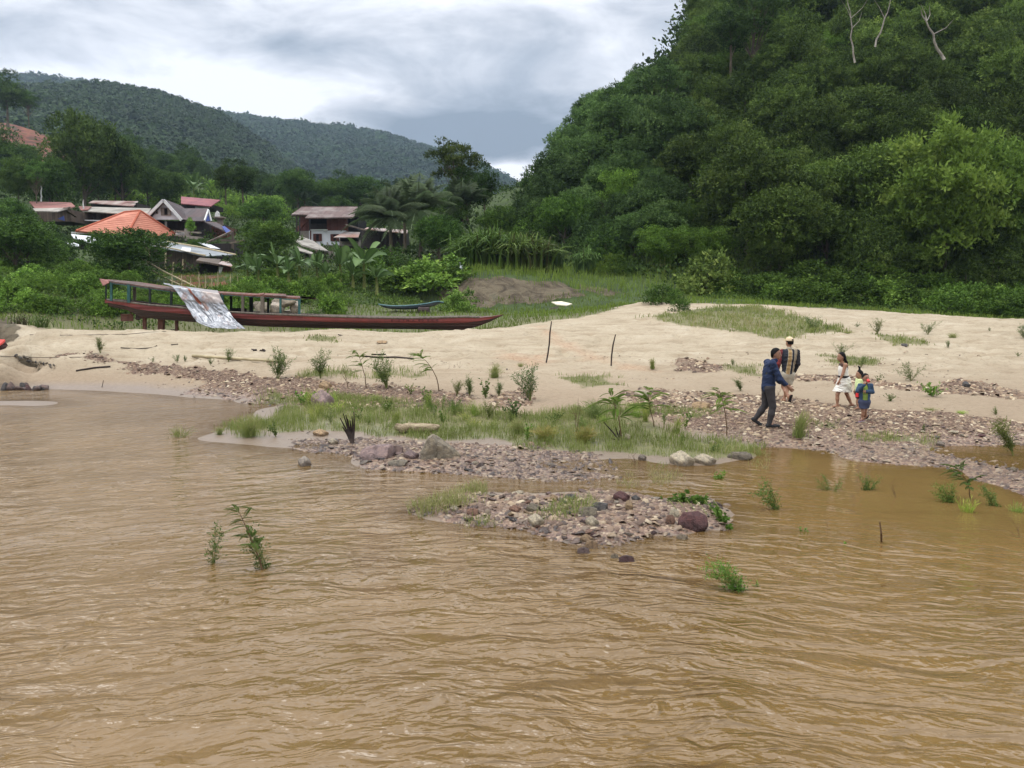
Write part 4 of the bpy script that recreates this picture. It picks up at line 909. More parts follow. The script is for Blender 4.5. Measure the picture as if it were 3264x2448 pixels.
# ================================================================ VILLAGE
def striped(name, c1, c2, axis='x', period=.2, rough=.8, blot=None, blot_amt=.45, bstr=.5, metallic=0.0, bscale=.5):
    m, nt, b = nodes_of(name)
    tc = nt.nodes.new('ShaderNodeTexCoord'); P = tc.outputs['Object']
    w = nt.nodes.new('ShaderNodeTexWave'); w.bands_direction = axis.upper(); w.inputs['Scale'].default_value = 1 / period / 3.14 * .5 * 3.14 / 3.14 * 3.14
    w.inputs['Distortion'].default_value = .3; w.inputs['Detail'].default_value = 1; nt.links.new(P, w.inputs[0])
    mp = nt.nodes.new('ShaderNodeMapping'); nt.links.new(P, mp.inputs[0])
    mp.inputs['Scale'].default_value = (1 / period, .25, .25) if axis == 'x' else (.25, 1 / period, .25) if axis == 'y' else (.25, .25, 1 / period)
    n0 = noise(nt, 1, 2, .6, mp.outputs[0]); n1 = noise(nt, bscale, 6, .65, P)
    col = ramp(nt, n0.outputs[0], [(.3, c1), (.7, c2)]).outputs[0]
    if blot:
        f = ramp(nt, n1.outputs[0], [(.46, (0, 0, 0, 1)), (.6, (1, 1, 1, 1))]).outputs[0]
        col = mixc(nt, mth(nt, 'MULTIPLY', f, blot_amt * 1.6, clamp=True), col, blot)
    col = mixc(nt, .5, col, ramp(nt, noise(nt, 3, 6, .7, P).outputs[0], [(.3, (.6, .6, .6, 1)), (.6, (1, 1, 1, 1))]).outputs[0], 'MULTIPLY')
    nt.links.new(col, b.inputs['Base Color']); b.inputs['Roughness'].default_value = rough; b.inputs['Metallic'].default_value = metallic
    bump(nt, b, w.outputs['Fac'], bstr, .05); return m
M = {}
M['rust'] = striped('rusty_tin', srgb(112, 70, 62), srgb(150, 98, 86), 'x', .35, blot=srgb(96, 60, 50))
M['brownroof'] = striped('weathered_roof', srgb(80, 62, 57), srgb(108, 86, 79), 'x', .3, blot=srgb(150, 141, 134), blot_amt=.3)
M['gray'] = striped('grey_fibre_roof', srgb(134, 128, 118), srgb(168, 162, 150), 'x', .5, blot=srgb(112, 106, 96))
M['darkroof'] = striped('dark_corrugated', srgb(60, 52, 52), srgb(84, 74, 74), 'x', .35, blot=srgb(84, 62, 60))
M['pink'] = striped('pink_red_roof', srgb(118, 66, 70), srgb(138, 82, 86), 'x', .45, blot=srgb(178, 108, 100), blot_amt=.2)
M['stripetin'] = striped('striped_tin', srgb(108, 62, 54), srgb(170, 160, 150), 'x', 1.1)
M['orange'] = striped('orange_tile', srgb(186, 116, 92), srgb(202, 134, 108), 'z', .35, bstr=.8, blot=srgb(172, 102, 80), blot_amt=.25)
M['zinc'] = striped('bright_zinc', srgb(196, 198, 200), srgb(222, 224, 226), 'x', .3, rough=.5)
M['zincdark'] = striped('dull_zinc', srgb(112, 118, 122), srgb(152, 158, 160), 'x', .4, rough=.55, blot=srgb(90, 92, 94))
M['rustzinc'] = striped('streaked_zinc', srgb(140, 96, 76), srgb(176, 172, 168), 'x', .9, rough=.6, blot=srgb(132, 84, 62))
M['plank'] = striped('weathered_planks', srgb(74, 62, 52), srgb(118, 102, 86), 'x', .22, blot=srgb(64, 54, 46))
M['redplank'] = striped('red_brown_planks', srgb(96, 54, 44), srgb(122, 72, 60), 'x', .25, blot=srgb(70, 42, 38), blot_amt=.2)
M['darkwood'] = striped('dark_wood', srgb(34, 28, 26), srgb(52, 42, 38), 'x', .25)
M['white'] = mottled('white_plaster', srgb(206, 208, 212), srgb(226, 228, 232), 1.2, .9, .1)
M['concrete'] = mottled('concrete', srgb(118, 110, 102), srgb(150, 140, 130), 2.5, .9, .3)
M['pale'] = mottled('pale_trim', srgb(188, 188, 186), srgb(212, 212, 208), 3, .8, .1)
M['blue'] = mottled('blue_paint', srgb(54, 70, 132), srgb(74, 90, 150), 3, .7, .1)
M['bamboo'] = mottled('bamboo_pole', srgb(150, 136, 106), srgb(186, 172, 138), 3, .7, .2)
M['shut'] = mottled('brown_shutter', srgb(72, 38, 30), srgb(96, 52, 40), 6, .7, .2)
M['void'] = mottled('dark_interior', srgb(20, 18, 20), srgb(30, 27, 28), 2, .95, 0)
def PS(pts, D=None): return [at(*(p if len(p) == 3 else (*p, D))) for p in pts]
def panel(mb, pts, t=.08, D=None):
    """slab through photo points, thickened backwards"""
    q = [Vector(p) for p in PS(pts, D)]; n = (q[1] - q[0]).cross(q[2] - q[0]).normalized(); k = len(q)
    if n.y > 0 or (abs(n.y) < .2 and n.z < 0): n = -n
    vs = q + [p - n * t for p in q]
    fs = [tuple(range(k)), tuple(reversed(range(k, 2 * k)))] + [(i, (i + 1) % k, (i + 1) % k + k, i + k) for i in range(k)]
    return mb.add(vs, fs)
def wallbox(mb, x0, x1, y0, y1, D, dep, D2=None):
    a = at(x0, y1, D); b = at(x1, y0, D); c0 = ((a[0] + b[0]) / 2, D + dep / 2, (a[2] + b[2]) / 2)
    mb.box(c0, (b[0] - a[0], dep, b[2] - a[2]))
def B(name, mat, parent, *fns):
    m = MB()
    for f in fns: f(m)
    return m.build(name, mat, parent)
def recess(o_parent, x0, x1, y0, y1, D, frame='shut', pane='void', shutters=True):
    """window: frame with opened shutters and dark opening"""
    a = at(x0, y1, D); b = at(x1, y0, D); w = b[0] - a[0]; hh_ = b[2] - a[2]; m = MB()
    for c, s in (((a[0] + w / 2, D - .05, b[2]), (w, .1, .07)), ((a[0] + w / 2, D - .05, a[2]), (w, .12, .07)), ((a[0], D - .05, a[2] + hh_ / 2), (.07, .1, hh_)), ((b[0], D - .05, a[2] + hh_ / 2), (.07, .1, hh_))): m.box(c, s)
    f = m.build('window', M[frame], o_parent)
    if shutters:
        for sx_ in (a[0] + w * .17, b[0] - w * .17):
            B('shutter', M[frame], f, lambda q: q.box((sx_, D - .07, a[2] + hh_ / 2), (w * .3, .05, hh_ * .92)))
    B('pane', M[pane], f, lambda q: q.box((a[0] + w / 2, D - .012, a[2] + hh_ / 2), (w * .96, .02, hh_ * .96)))
    return f
def T(name, label, cat, px, py, D, group=None):
    o = thing(name, label, cat, (0, 0, 0), group=group); return o
# --- orange tiled hall
o = T('village_house', 'house with a broad bright orange tiled hip roof', 'house', 0, 0, 0)
ev = 6.85; dD = lambda py: ev * F / (960 - py)
A_ = (243, 736, dD(736)); B_ = (405, 748, dD(748)); C_ = (588, 766, dD(766)); R1 = (395, 677, 92); R2 = (447, 672, 93.5); K_ = (520, 715, 104); K0 = (300, 715, 98)
B('roof', M['orange'], o, lambda m: panel(m, [A_, B_, R2, R1], .18), lambda m: panel(m, [B_, C_, R2], .18), lambda m: panel(m, [C_, K_, R2], .12), lambda m: panel(m, [K_, K0, R1, R2], .1))
B('ridge_cap', mottled('ridge_tile', srgb(150, 80, 58), srgb(176, 96, 70), 5), o, lambda m: m.tube(PS([R1, R2]), .14, 6), lambda m: m.tube(PS([A_, R1]), .12, 6), lambda m: m.tube(PS([B_, R2]), .12, 6), lambda m: m.tube(PS([R2, C_]), .12, 6))
B('wall', M['darkwood'], o, lambda m: wallbox(m, 262, 560, 752, 800, 92, 8), )
B('eave_board', M['pale'], o, lambda m: m.bar(at(228, 742, 84.5), at(370, 741, 88), .12, .18))
# --- gabled house
o = T('gabled_house', 'house with a white pointed gable, dark corrugated roof and balcony', 'house', 0, 0, 0)
g = 96; gb = 103
B('gable_wall', M['white'], o, lambda m: panel(m, [(478, 700, g), (570, 700, g), (521, 648, g)], .25))
B('roof', M['darkroof'], o, lambda m: panel(m, [(468, 690, g - .6), (521, 637, g - .6), (575, 655, 108), (525, 700, 108)], .12), lambda m: panel(m, [(521, 637, g - .6), (582, 702, g - .6), (640, 704, 105), (572, 656, 108)], .12), lambda m: panel(m, [(560, 664, 102), (664, 664, 102), (652, 704, 97), (576, 704, 97)], .12))
B('gable_trim', M['pale'], o, lambda m: m.bar(at(468, 691, g - .8), at(521, 638, g - .8), .2, .3), lambda m: m.bar(at(521, 638, g - .8), at(579, 702, g - .8), .2, .3), lambda m: m.bar(at(664, 669, 99), at(652, 704, 97), .15, .2), lambda m: m.bar(at(664, 669, 99), at(673, 705, 98.5), .15, .2))
B('side_gable', M['blue'], o, lambda m: panel(m, [(654, 705, 97.5), (672, 705, 98.6), (664, 672, 99.2)], .1))
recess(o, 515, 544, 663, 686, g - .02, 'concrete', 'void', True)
recess(o, 497, 503, 674, 681, g - .02, 'concrete', 'void', False)
B('wall', M['darkwood'], o, lambda m: wallbox(m, 490, 668, 704, 775, 98, 7))
B('column', M['pale'], o, lambda m: m.tube(PS([(529, 706, 97), (529, 738, 97)]), .14, 8))
bal = B('balcony', M['concrete'], o, lambda m: m.bar(at(556, 736, 95), at(640, 742, 94), .25, .16), lambda m: m.bar(at(560, 752, 95), at(645, 760, 94), .3, .3), lambda m: m.box(at(598, 748, 94.6), (.5, .5, 1.3)))
for i in range(6):
    B('baluster', M['pale'], bal, lambda m: m.tube([at(563 + i * 5.5, 739, 95), at(563 + i * 5.5, 745, 95), at(563 + i * 5.5, 751, 95)], [.07, .12, .07], 7))
B('lean_to_roof', M['darkroof'], o, lambda m: panel(m, [(652, 706, 96), (690, 708, 98), (742, 738, 95), (736, 745, 93)], .1))
B('blue_sheet', M['blue'], o, lambda m: panel(m, [(708, 722, 94), (716, 720, 95), (737, 738, 94), (722, 742, 93)], .05))
B('side_wall', M['redplank'], o, lambda m: wallbox(m, 676, 722, 722, 765, 97, 4))
# --- shrine
o = T('stone_shrine', 'small grey stone shrine on a stepped pillar beside the gabled house', 'shrine', 0, 0, 0)
B('pillar', M['concrete'], o, lambda m: wallbox(m, 693, 707, 696, 716, 100, .5))
B('slab', M['concrete'], o, lambda m: wallbox(m, 680, 710, 690, 694, 99.5, 1.1), lambda m: wallbox(m, 684, 707, 694, 698, 99.7, .8))
B('niche', M['pale'], o, lambda m: panel(m, [(684, 690, 100), (698, 690, 100), (697, 678, 100), (691, 672, 100), (686, 679, 100)], .4))
# --- long rusty roofed house
o = T('long_house', 'plank house under a long faded red tin roof behind the bushy trees', 'house', 0, 0, 0)
B('roof', M['rust'], o, lambda m: panel(m, [(92, 642, 100), (226, 645, 100), (240, 657, 95), (222, 663, 92), (112, 664, 93)], .1))
B('lower_roof', M['gray'], o, lambda m: panel(m, [(104, 664, 91), (222, 662, 91), (182, 674, 88), (112, 672, 88)], .1))
B('wall', M['plank'], o, lambda m: wallbox(m, 120, 225, 668, 706, 93, 5))
B('gable_board', M['plank'], o, lambda m: m.bar(at(205, 664, 90.5), at(243, 690, 92), .3, .2), lambda m: m.bar(at(183, 674, 89), at(222, 662, 91), .2, .2))
B('blue_cloth', M['blue'], o, lambda m: panel(m, [(184, 697, 89), (203, 688, 89), (206, 704, 89)], .04))
# --- long grey roof
o = T('grey_roofed_house', 'plank house under a long pale grey roof behind the orange one', 'house', 0, 0, 0)
B('roof', M['gray'], o, lambda m: panel(m, [(262, 672, 96), (290, 659, 101), (482, 664, 101), (466, 686, 96)], .1))
B('wall', M['plank'], o, lambda m: wallbox(m, 280, 460, 676, 706, 98, 5))
B('gutter', M['pale'], o, lambda m: m.bar(at(262, 702, 96), at(345, 704, 96), .1, .12))
B('side_roof', M['rust'], o, lambda m: panel(m, [(250, 657, 100), (292, 658, 100), (280, 668, 96), (258, 670, 96)], .08))
o = T('striped_roof_house', 'low house with a red and grey striped tin roof behind the long grey one', 'house', 0, 0, 0)
B('roof', M['stripetin'], o, lambda m: panel(m, [(282, 646, 108), (296, 639, 112), (441, 641, 112), (425, 657, 108)], .1))
B('wall', M['darkwood'], o, lambda m: wallbox(m, 290, 436, 646, 665, 110, 4))
# --- pink roof
o = T('pink_roofed_house', 'house with a pinkish red roof standing highest in the village', 'house', 0, 0, 0)
B('roof', M['pink'], o, lambda m: panel(m, [(577, 626, 118), (703, 637, 118), (672, 657, 112), (577, 648, 112)], .12))
B('wall', M['darkwood'], o, lambda m: wallbox(m, 580, 672, 650, 664, 115, 5))
B('window_band', M['white'], o, lambda m: wallbox(m, 622, 668, 659, 664, 114.9, .15))
# --- white tin sheds left
o = T('tin_shed', 'open shed with two bright white tin sheets for a roof', 'shed', 0, 0, 0)
B('roof', M['zinc'], o, lambda m: panel(m, [(226, 746, 80), (296, 753, 80), (314, 775, 76), (286, 774, 76), (235, 758, 77)], .05), lambda m: panel(m, [(205, 768, 77), (252, 776, 77), (252, 785, 75), (222, 783, 75)], .04), lambda m: panel(m, [(292, 783, 76), (312, 782, 76), (310, 792, 75), (292, 791, 75)], .04))
B('wall', M['darkwood'], o, lambda m: wallbox(m, 222, 300, 770, 830, 78.5, 3))
for px in (252, 284): B('post', M['plank'], o, lambda m: m.bar(at(px, 762, 77), at(px, 832, 77), .14))
o = T('plank_shed', 'brown plank shed half hidden by the low tree at the frame edge', 'shed', 0, 0, 0)
B('wall', M['redplank'], o, lambda m: wallbox(m, -60, 75, 765, 830, 72, 4))
B('roof', M['plank'], o, lambda m: panel(m, [(-70, 752, 76), (80, 756, 76), (86, 768, 71), (-70, 766, 71)], .1))
# --- plank barn
o = T('plank_barn', 'long weathered plank barn under a sagging patchwork tin roof', 'barn', 0, 0, 0)
B('wall', M['plank'], o, lambda m: panel(m, [(462, 782, 76), (470, 846, 76), (552, 856, 75), (655, 845, 74), (655, 812, 74)], .15))
B('roof', M['zincdark'], o, lambda m: panel(m, [(420, 768, 75), (530, 770, 82), (752, 812, 80), (655, 816, 73), (530, 792, 74)], .08))
B('patch', M['zinc'], o, lambda m: panel(m, [(582, 787, 74.4), (608, 790, 75), (607, 804, 73), (576, 797, 73.2)], .03))
B('eave_pole', M['bamboo'], o, lambda m: m.tube(PS([(416, 768, 74.5), (478, 778, 74), (560, 794, 73.4), (655, 815, 72.8)]), .06, 6), lambda m: m.tube(PS([(530, 770, 82), (640, 788, 81), (752, 812, 79.5)]), .08, 6))
for px, a, b in ((528, 805, 856), (553, 835, 885), (583, 826, 860), (465, 790, 818), (475, 793, 818)): B('post', M['bamboo'], o, lambda m: m.tube(PS([(px, a, 73.6), (px, b, 73.6)]), .07, 6))
o = T('tin_strip_hut', 'dark hut under a narrow gleaming white tin strip', 'shed', 0, 0, 0)
B('roof', M['zinc'], o, lambda m: panel(m, [(624, 769, 84), (664, 776, 84.5), (702, 793, 82), (672, 790, 81)], .05))
B('wall', M['darkwood'], o, lambda m: wallbox(m, 632, 745, 776, 852, 84.5, 3))
B('cross_beam', M['plank'], o, lambda m: m.bar(at(705, 766, 83), at(752, 767, 83), .2), lambda m: m.bar(at(735, 775, 82), at(790, 764, 80), .16), lambda m: m.bar(at(742, 740, 84), at(742, 800, 84), .18), lambda m: m.bar(at(660, 773, 84), at(738, 738, 88), .16))
# --- lowest hut
o = T('riverside_hut', 'lowest hut with a ragged thatch and tin roof above the yard', 'hut', 0, 0, 0)
B('roof', M['plank'], o, lambda m: panel(m, [(625, 829, 68), (636, 821, 72), (704, 826, 72), (698, 842, 68)], .14))
B('tin_roof', M['rustzinc'], o, lambda m: panel(m, [(696, 840, 67.5), (706, 832, 70), (730, 833, 70), (747, 852, 67)], .05))
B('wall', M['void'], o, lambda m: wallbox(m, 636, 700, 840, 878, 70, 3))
B('door_panel', M['redplank'], o, lambda m: wallbox(m, 700, 737, 850, 880, 68.6, .2))
B('patch', M['pale'], o, lambda m: panel(m, [(697, 850, 68.3), (711, 851, 68.3), (704, 873, 68.3), (698, 871, 68.3)], .03))
B('post', M['plank'], o, lambda m: m.bar(at(700, 840, 68.5), at(700, 885, 68.5), .12), lambda m: m.bar(at(738, 848, 68.5), at(738, 884, 68.5), .12))
# --- brown and white house
o = T('two_storey_house', 'two storey house, white below and red brown timber above, under a mossy brown roof', 'house', 0, 0, 0)
D0 = 100
B('roof', M['brownroof'], o, lambda m: panel(m, [(928, 683, D0), (962, 660, D0 + 4), (1140, 660, D0 + 4), (1128, 692, D0 - 2), (972, 694, D0 - 2), (982, 684, D0)], .14), lambda m: panel(m, [(962, 660, D0 + 4), (1140, 660, D0 + 4), (1150, 690, D0 + 10), (930, 690, D0 + 10)], .1))
B('upper_wall', M['redplank'], o, lambda m: wallbox(m, 1042, 1104, 694, 735, D0, 7), lambda m: wallbox(m, 957, 985, 690, 735, D0 + 2.5, 5))
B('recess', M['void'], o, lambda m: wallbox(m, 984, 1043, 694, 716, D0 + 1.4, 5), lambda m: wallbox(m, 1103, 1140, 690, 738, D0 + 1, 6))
B('balcony', M['darkwood'], o, lambda m: wallbox(m, 988, 1042, 714, 730, D0 + .1, .12), lambda m: m.bar(at(987, 714, D0), at(1043, 714, D0), .1))
B('lower_wall', M['white'], o, lambda m: wallbox(m, 986, 1102, 735, 782, D0, 7))
B('side_wall', M['concrete'], o, lambda m: wallbox(m, 956, 986, 736, 785, D0 + 1.2, 5))
B('base_wall', M['concrete'], o, lambda m: wallbox(m, 986, 1145, 782, 812, D0 + .1, 6.8), lambda m: wallbox(m, 1082, 1140, 762, 784, D0 - 1.5, 2))
B('ledge', M['pale'], o, lambda m: m.bar(at(985, 733, D0 - .15), at(1044, 733, D0 - .15), .15, .12), lambda m: wallbox(m, 1031, 1040, 732, 737, D0 - .4, .35))
B('stair_rail', M['redplank'], o, lambda m: m.bar(at(945, 735, D0 + 1), at(976, 700, D0 + 1), .2, .4), lambda m: panel(m, [(948, 738, D0 + 1.3), (957, 738, D0 + 1.3), (976, 705, D0 + 1.3), (970, 702, D0 + 1.3)], .2))
for px, a, b in ((955, 690, 780), (946, 685, 740), (987, 695, 735), (990, 735, 783)): B('post', M['darkwood'] if px != 990 else M['shut'], o, lambda m: m.bar(at(px, a, D0 - .3), at(px, b, D0 - .3), .14))
recess(o, 1000, 1025, 746, 768, D0); recess(o, 1055, 1080, 747, 768, D0)
B('porch_roof', M['rustzinc'], o, lambda m: panel(m, [(1063, 756, D0 - 4), (1100, 738, D0 - .2), (1148, 740, D0 - .2), (1142, 756, D0 - 4)], .08))
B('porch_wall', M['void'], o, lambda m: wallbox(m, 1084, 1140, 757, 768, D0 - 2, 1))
B('antenna', M['concrete'], o, lambda m: m.tube(PS([(1044, 772, D0 - 5), (1044, 794, D0 - 5)]), .05, 6))
# --- grey barn
o = T('grey_barn', 'grey barn with a steep slipping plank roof in front of the white walled house', 'barn', 0, 0, 0)
B('roof', M['gray'], o, lambda m: panel(m, [(931, 756, 80), (938, 745, 84), (1000, 768, 84), (1048, 800, 80), (1015, 796, 78), (965, 780, 78)], .14))
B('lower_roof', M['gray'], o, lambda m: panel(m, [(946, 796, 77), (948, 785, 79), (1000, 806, 77), (993, 809, 76)], .08))
B('wall', M['concrete'], o, lambda m: wallbox(m, 985, 1055, 800, 870, 80, 4))
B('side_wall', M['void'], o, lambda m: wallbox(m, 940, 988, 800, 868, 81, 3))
B('post', M['plank'], o, lambda m: m.bar(at(1011, 797, 78), at(1011, 860, 78), .16), lambda m: m.bar(at(972, 806, 77), at(972, 868, 77), .13))
o = T('rust_roof_shed', 'long low shed with a streaked rust roof behind the palm trunks', 'shed', 0, 0, 0)
B('roof', M['rustzinc'], o, lambda m: panel(m, [(1162, 729, 90), (1170, 725, 94), (1300, 733, 94), (1298, 743, 90)], .1))
B('wall', M['darkwood'], o, lambda m: wallbox(m, 1150, 1290, 735, 790, 92, 4))
B('slope_beam', M['plank'], o, lambda m: m.bar(at(1103, 716, 96), at(1205, 746, 92), .14))
# --- poles
def pole(px, y0, y1, D, label, r=.09, mat=None, name='utility_pole', cat='pole', dx=0, group=None):
    m = MB(); a = at(px + dx, y0, D); b = at(px, y1, D); n = 6
    pts = [tuple(a[j] + (b[j] - a[j]) * i / n + (r * .5 * math.sin(i * 2.1 + px) if j == 0 and 0 < i < n else 0) for j in range(3)) for i in range(n + 1)]
    m.tube(pts, [r * (.7 + .3 * i / n) for i in range(n + 1)], 7)
    return tag(m.build(name, mat or M['pale'], None, True), label, cat, group)
pole(131, 592, 642, 102, 'thin pale pole standing behind the long red tin roof')
pole(266, 636, 705, 97, 'thin pale pole at the end of the long grey roof')
pole(431, 518, 560, 135, 'short white pole on the bright cleared slope', .13)
pole(1468, 836, 862, 62, 'short post with a white lower half on the grass terrace', .13, M['white'], 'marker_post', 'post')
pole(1467, 822, 836, 62, 'weathered dark top piece of the white post on the terrace', .12, TWIG, 'post_stub', 'post', dx=-2)
# bamboo rails leaning down the yard, stakes of the garden fence
for i, (a, b, lb) in enumerate((((440, 811, 66), (535, 872, 63), 'upper bamboo rail slanting down the red earth yard'), ((438, 818, 66), (625, 915, 59), 'middle bamboo rail slanting down behind the boat roof'), ((487, 862, 64), (575, 908, 60), 'lowest bamboo rail beside the red earth path'))):
    m = MB(); A1 = Vector(at(*a)); B1 = Vector(at(*b)); m.tube([A1, (A1 + B1) / 2 + Vector((0, 0, -.08)), B1], [.055, .065, .05], 7)
    tag(m.build('bamboo_rail', M['bamboo'], None, True), lb, 'rail')
for i, px in enumerate((548, 580, 607, 635, 655, 676, 694, 735, 757)):
    pole(px, 866 + (i % 3) * 7, 925, 57 - i * .3, 'thin upright stake of the garden fence below the huts', .035, M['bamboo'], 'fence_stake', 'stake', dx=(-1) ** i, group='stakes of the garden fence')
# ================================================================ THE RED LONG BOAT
M['redpaint'] = striped('faded_red_paint', srgb(106, 46, 42), srgb(128, 58, 50), 'z', .3, blot=srgb(92, 46, 44), blot_amt=.35, bscale=1.2)
M['hull'] = striped('dark_red_hull', srgb(46, 31, 28), srgb(70, 45, 40), 'z', .18, blot=srgb(54, 46, 41), blot_amt=.5, bscale=.9)
M['teal'] = mottled('teal_paint', srgb(34, 70, 68), srgb(62, 102, 98), 5, .7, .2)
M['bdark'] = mottled('green_black_wood', srgb(24, 34, 30), srgb(38, 44, 40), 5, .8, .2)
M['greywood'] = striped('grey_wood', srgb(84, 77, 68), srgb(118, 108, 95), 'x', .1)
M['canrust'] = striped('canopy_sheet', srgb(66, 50, 44), srgb(96, 78, 68), 'x', .4, blot=srgb(120, 70, 56))
M['prop'] = mottled('prop_timber', srgb(74, 48, 42), srgb(104, 74, 62), 4, .9, .3)
def bd(px): return 39.6 - (px - 335) / 1266 * 3.4       # distance along the boat
ST = [(352, 956, 976, .30), (384, 959, 983, .48), (416, 962, 989, .6), (457, 967, 1009, .75), (508, 973, 1016, .85), (589, 979, 1023, .92), (660, 987, 1028, .95), (728, 993, 1033, .95), (850, 1000, 1040, .95), (957, 1004, 1043, .95),
      (1050, 1008, 1045, .95), (1190, 1012, 1047, .9), (1316, 1014, 1048, .8), (1400, 1012, 1050, .68), (1450, 1011, 1052, .55), (1480, 1010, 1052, .48), (1530, 1012, 1038, .32), (1565, 1010, 1024, .18), (1603, 1002, 1005, .03)]
boat = thing('long_boat', 'long red wooden river boat propped up on the crest of the sandbar', 'boat')
def hullmesh(t0, t1, off, name, mat):
    """loft between fractions t0..t1 of the side height; outer and inner skins"""
    V = []; n = len(ST); 
    for (px, yt, yb, hw) in ST:
        D = bd(px); c = at(px, yt, D); b = at(px, yb, D); zt, zb = c[2], b[2]; x = c[0]
        def sec(s, t, o):      # side s, height fraction t
            w = hw * (.52 + .48 * min(1, t * 1.6) ** .7) + o
            return (x, D + s * w, zb + (zt - zb) * t)
        V += [sec(-1, t1, off), sec(-1, (t0 + t1) / 2, off), sec(-1, t0, off), sec(1, t0, off), sec(1, (t0 + t1) / 2, off), sec(1, t1, off), sec(1, t1, off - .07), sec(1, t0 + .06, off - .07), sec(-1, t0 + .06, off - .07), sec(-1, t1, off - .07)]
    k = 10; f = []
    for i in range(n - 1):
        for j in range(k):
            if t0 > 0 and j in (2, 7): continue
            f.append((i * k + j, i * k + (j + 1) % k, (i + 1) * k + (j + 1) % k, (i + 1) * k + j))
    if t0 > 0:
        for i in range(n - 1): f += [(i * k + 2, i * k + 8, (i + 1) * k + 8, (i + 1) * k + 2), (i * k + 7, i * k + 3, (i + 1) * k + 3, (i + 1) * k + 7)]
    for e in (0, (n - 1) * k): f += [tuple(e + q for q in (0, 1, 8, 9)), tuple(e + q for q in (1, 2, 8)), tuple(e + q for q in (5, 6, 7, 4)), tuple(e + q for q in (4, 7, 3))] + ([tuple(e + q for q in (2, 3, 7, 8))] if t0 == 0 else [])
    m = MB(); m.add(V, f); return m.build(name, mat, boat)
hullmesh(0.0, .58, 0, 'hull', M['hull'])
hullmesh(.58, 1.0, .035, 'side_strake', M['redpaint'])
m = MB()
for s in (-1, 1): m.tube([(at(px, yt - 1, bd(px))[0], bd(px) + s * (hw + .03), at(px, yt - 1, bd(px))[2]) for px, yt, yb, hw in ST[:-2]], .045, 5)
m.build('gunwale', M['greywood'], boat)
V = [];
for (px, yt, yb, hw) in ST[1:-3]:
    D = bd(px); z = at(px, yt + (yb - yt) * .55, D)[2]; x = at(px, yt, D)[0]; V += [(x, D - hw * .8, z), (x, D + hw * .8, z)]
MB().add(V, [(2 * i, 2 * i + 1, 2 * i + 3, 2 * i + 2) for i in range(len(V) // 2 - 1)]).build('floor_boards', M['greywood'], boat)
m = MB(); m.add([at(1530, 1013, bd(1530) - .3), at(1603, 1003, bd(1603)), at(1530, 1010, bd(1530) + .3), at(1480, 1013, bd(1480) + .45), at(1480, 1013, bd(1480) - .45)], [(0, 1, 2, 3, 4)])
m.build('bow_deck', mottled('bow_planks', srgb(112, 92, 90), srgb(140, 118, 114), 4), boat)
B('stern_block', M['redpaint'], boat, lambda m: wallbox(m, 334, 353, 954, 966, bd(345) - .3, .6))
# faded lettering, worn to dabs of dark red
LET = MB()
def stroke(x0, y0, x1, y1, w=.035):
    D0_ = bd(x0) - .8 - .93 * .03; f = lambda x, y: (at(x, y, 37)[0], bd(x) - (np.interp(x, [s[0] for s in ST], [s[3] for s in ST]) + .043), at(x, y, bd(x))[2])
    LET.bar(f(x0, y0), f(x1, y1), w, .012, up=(0, 1, 0))
def glyph(ch, x, y):
    S = {'A': [(0, 7, 3, 0), (3, 0, 6, 7), (1.5, 4.5, 4.5, 4.5)], 'T': [(0, 0, 6, 0), (3, 0, 3, 7)], 'N': [(0, 7, 0, 0), (0, 0, 5, 7), (5, 7, 5, 0)], 'M': [(0, 7, 0, 0), (0, 0, 3, 4), (3, 4, 6, 0), (6, 0, 6, 7)], 'D': [(0, 0, 0, 7), (0, 0, 4, 1), (4, 1, 4, 6), (4, 6, 0, 7)], 'E': [(0, 0, 0, 7), (0, 0, 4, 0), (0, 3.5, 4, 3.5), (0, 7, 4, 7)], 'R': [(0, 7, 0, 0), (0, 0, 4, 0), (4, 0, 4, 3), (4, 3, 0, 3.5), (1, 3.5, 5, 7)]}
    for a, b, c_, d in S[ch]: stroke(x + a, y + b * .9, x + c_, y + d * .9)
for ch, x in (('E', 1256), ('A', 1277), ('T', 1291), ('M', 1304), ('A', 1322), ('D', 1342), ('D', 1352), ('E', 1370), ('R', 1383), ('R', 1398)): glyph(ch, x, 1017)
LET.build('lettering', mottled('faded_letters', srgb(70, 34, 36), srgb(96, 46, 44), 8), boat)
# canopy
def rtop(px): return np.interp(px, [317, 352, 553, 695, 957], [889, 893, 922, 930, 946])
can = MB(); xs = [345, 400, 480, 553, 620, 695, 760, 830, 900, 957]
V = []
for px in xs:
    D = bd(px); V += [at(px, rtop(px) + 3, D - .85), at(px, rtop(px) - 1.5, D - .4), at(px, rtop(px) - 2, D + .4), (at(px, 0, D - .85)[0], D + .85, at(px, rtop(px) + 3, D - .85)[2])]
V2 = [(a, b, c - .07) for a, b, c in V]; nv = len(V); f = []
for i in range(len(xs) - 1):
    for j in range(3):
        q = (i * 4 + j, i * 4 + j + 1, i * 4 + j + 5, i * 4 + j + 4); f += [q, tuple(nv + t for t in reversed(q))]
    f += [(i * 4, (i + 1) * 4, nv + (i + 1) * 4, nv + i * 4), (i * 4 + 3, nv + i * 4 + 3, nv + i * 4 + 7, i * 4 + 7)]
MB().add(V + V2, f).build('canopy_roof', M['canrust'], boat)
B('canopy_beam', M['teal'], boat, *[(lambda m, a=a, b=b: m.bar(at(a, rtop(a) + 7, bd(a) - .8), at(b, rtop(b) + 7, bd(b) - .8), .07, .09)) for a, b in ((352, 553), (560, 700), (700, 905))], lambda m: m.bar(at(905, rtop(905) + 8, bd(905) - .8), at(958, rtop(957) + 7, bd(957) - .8), .09, .12))
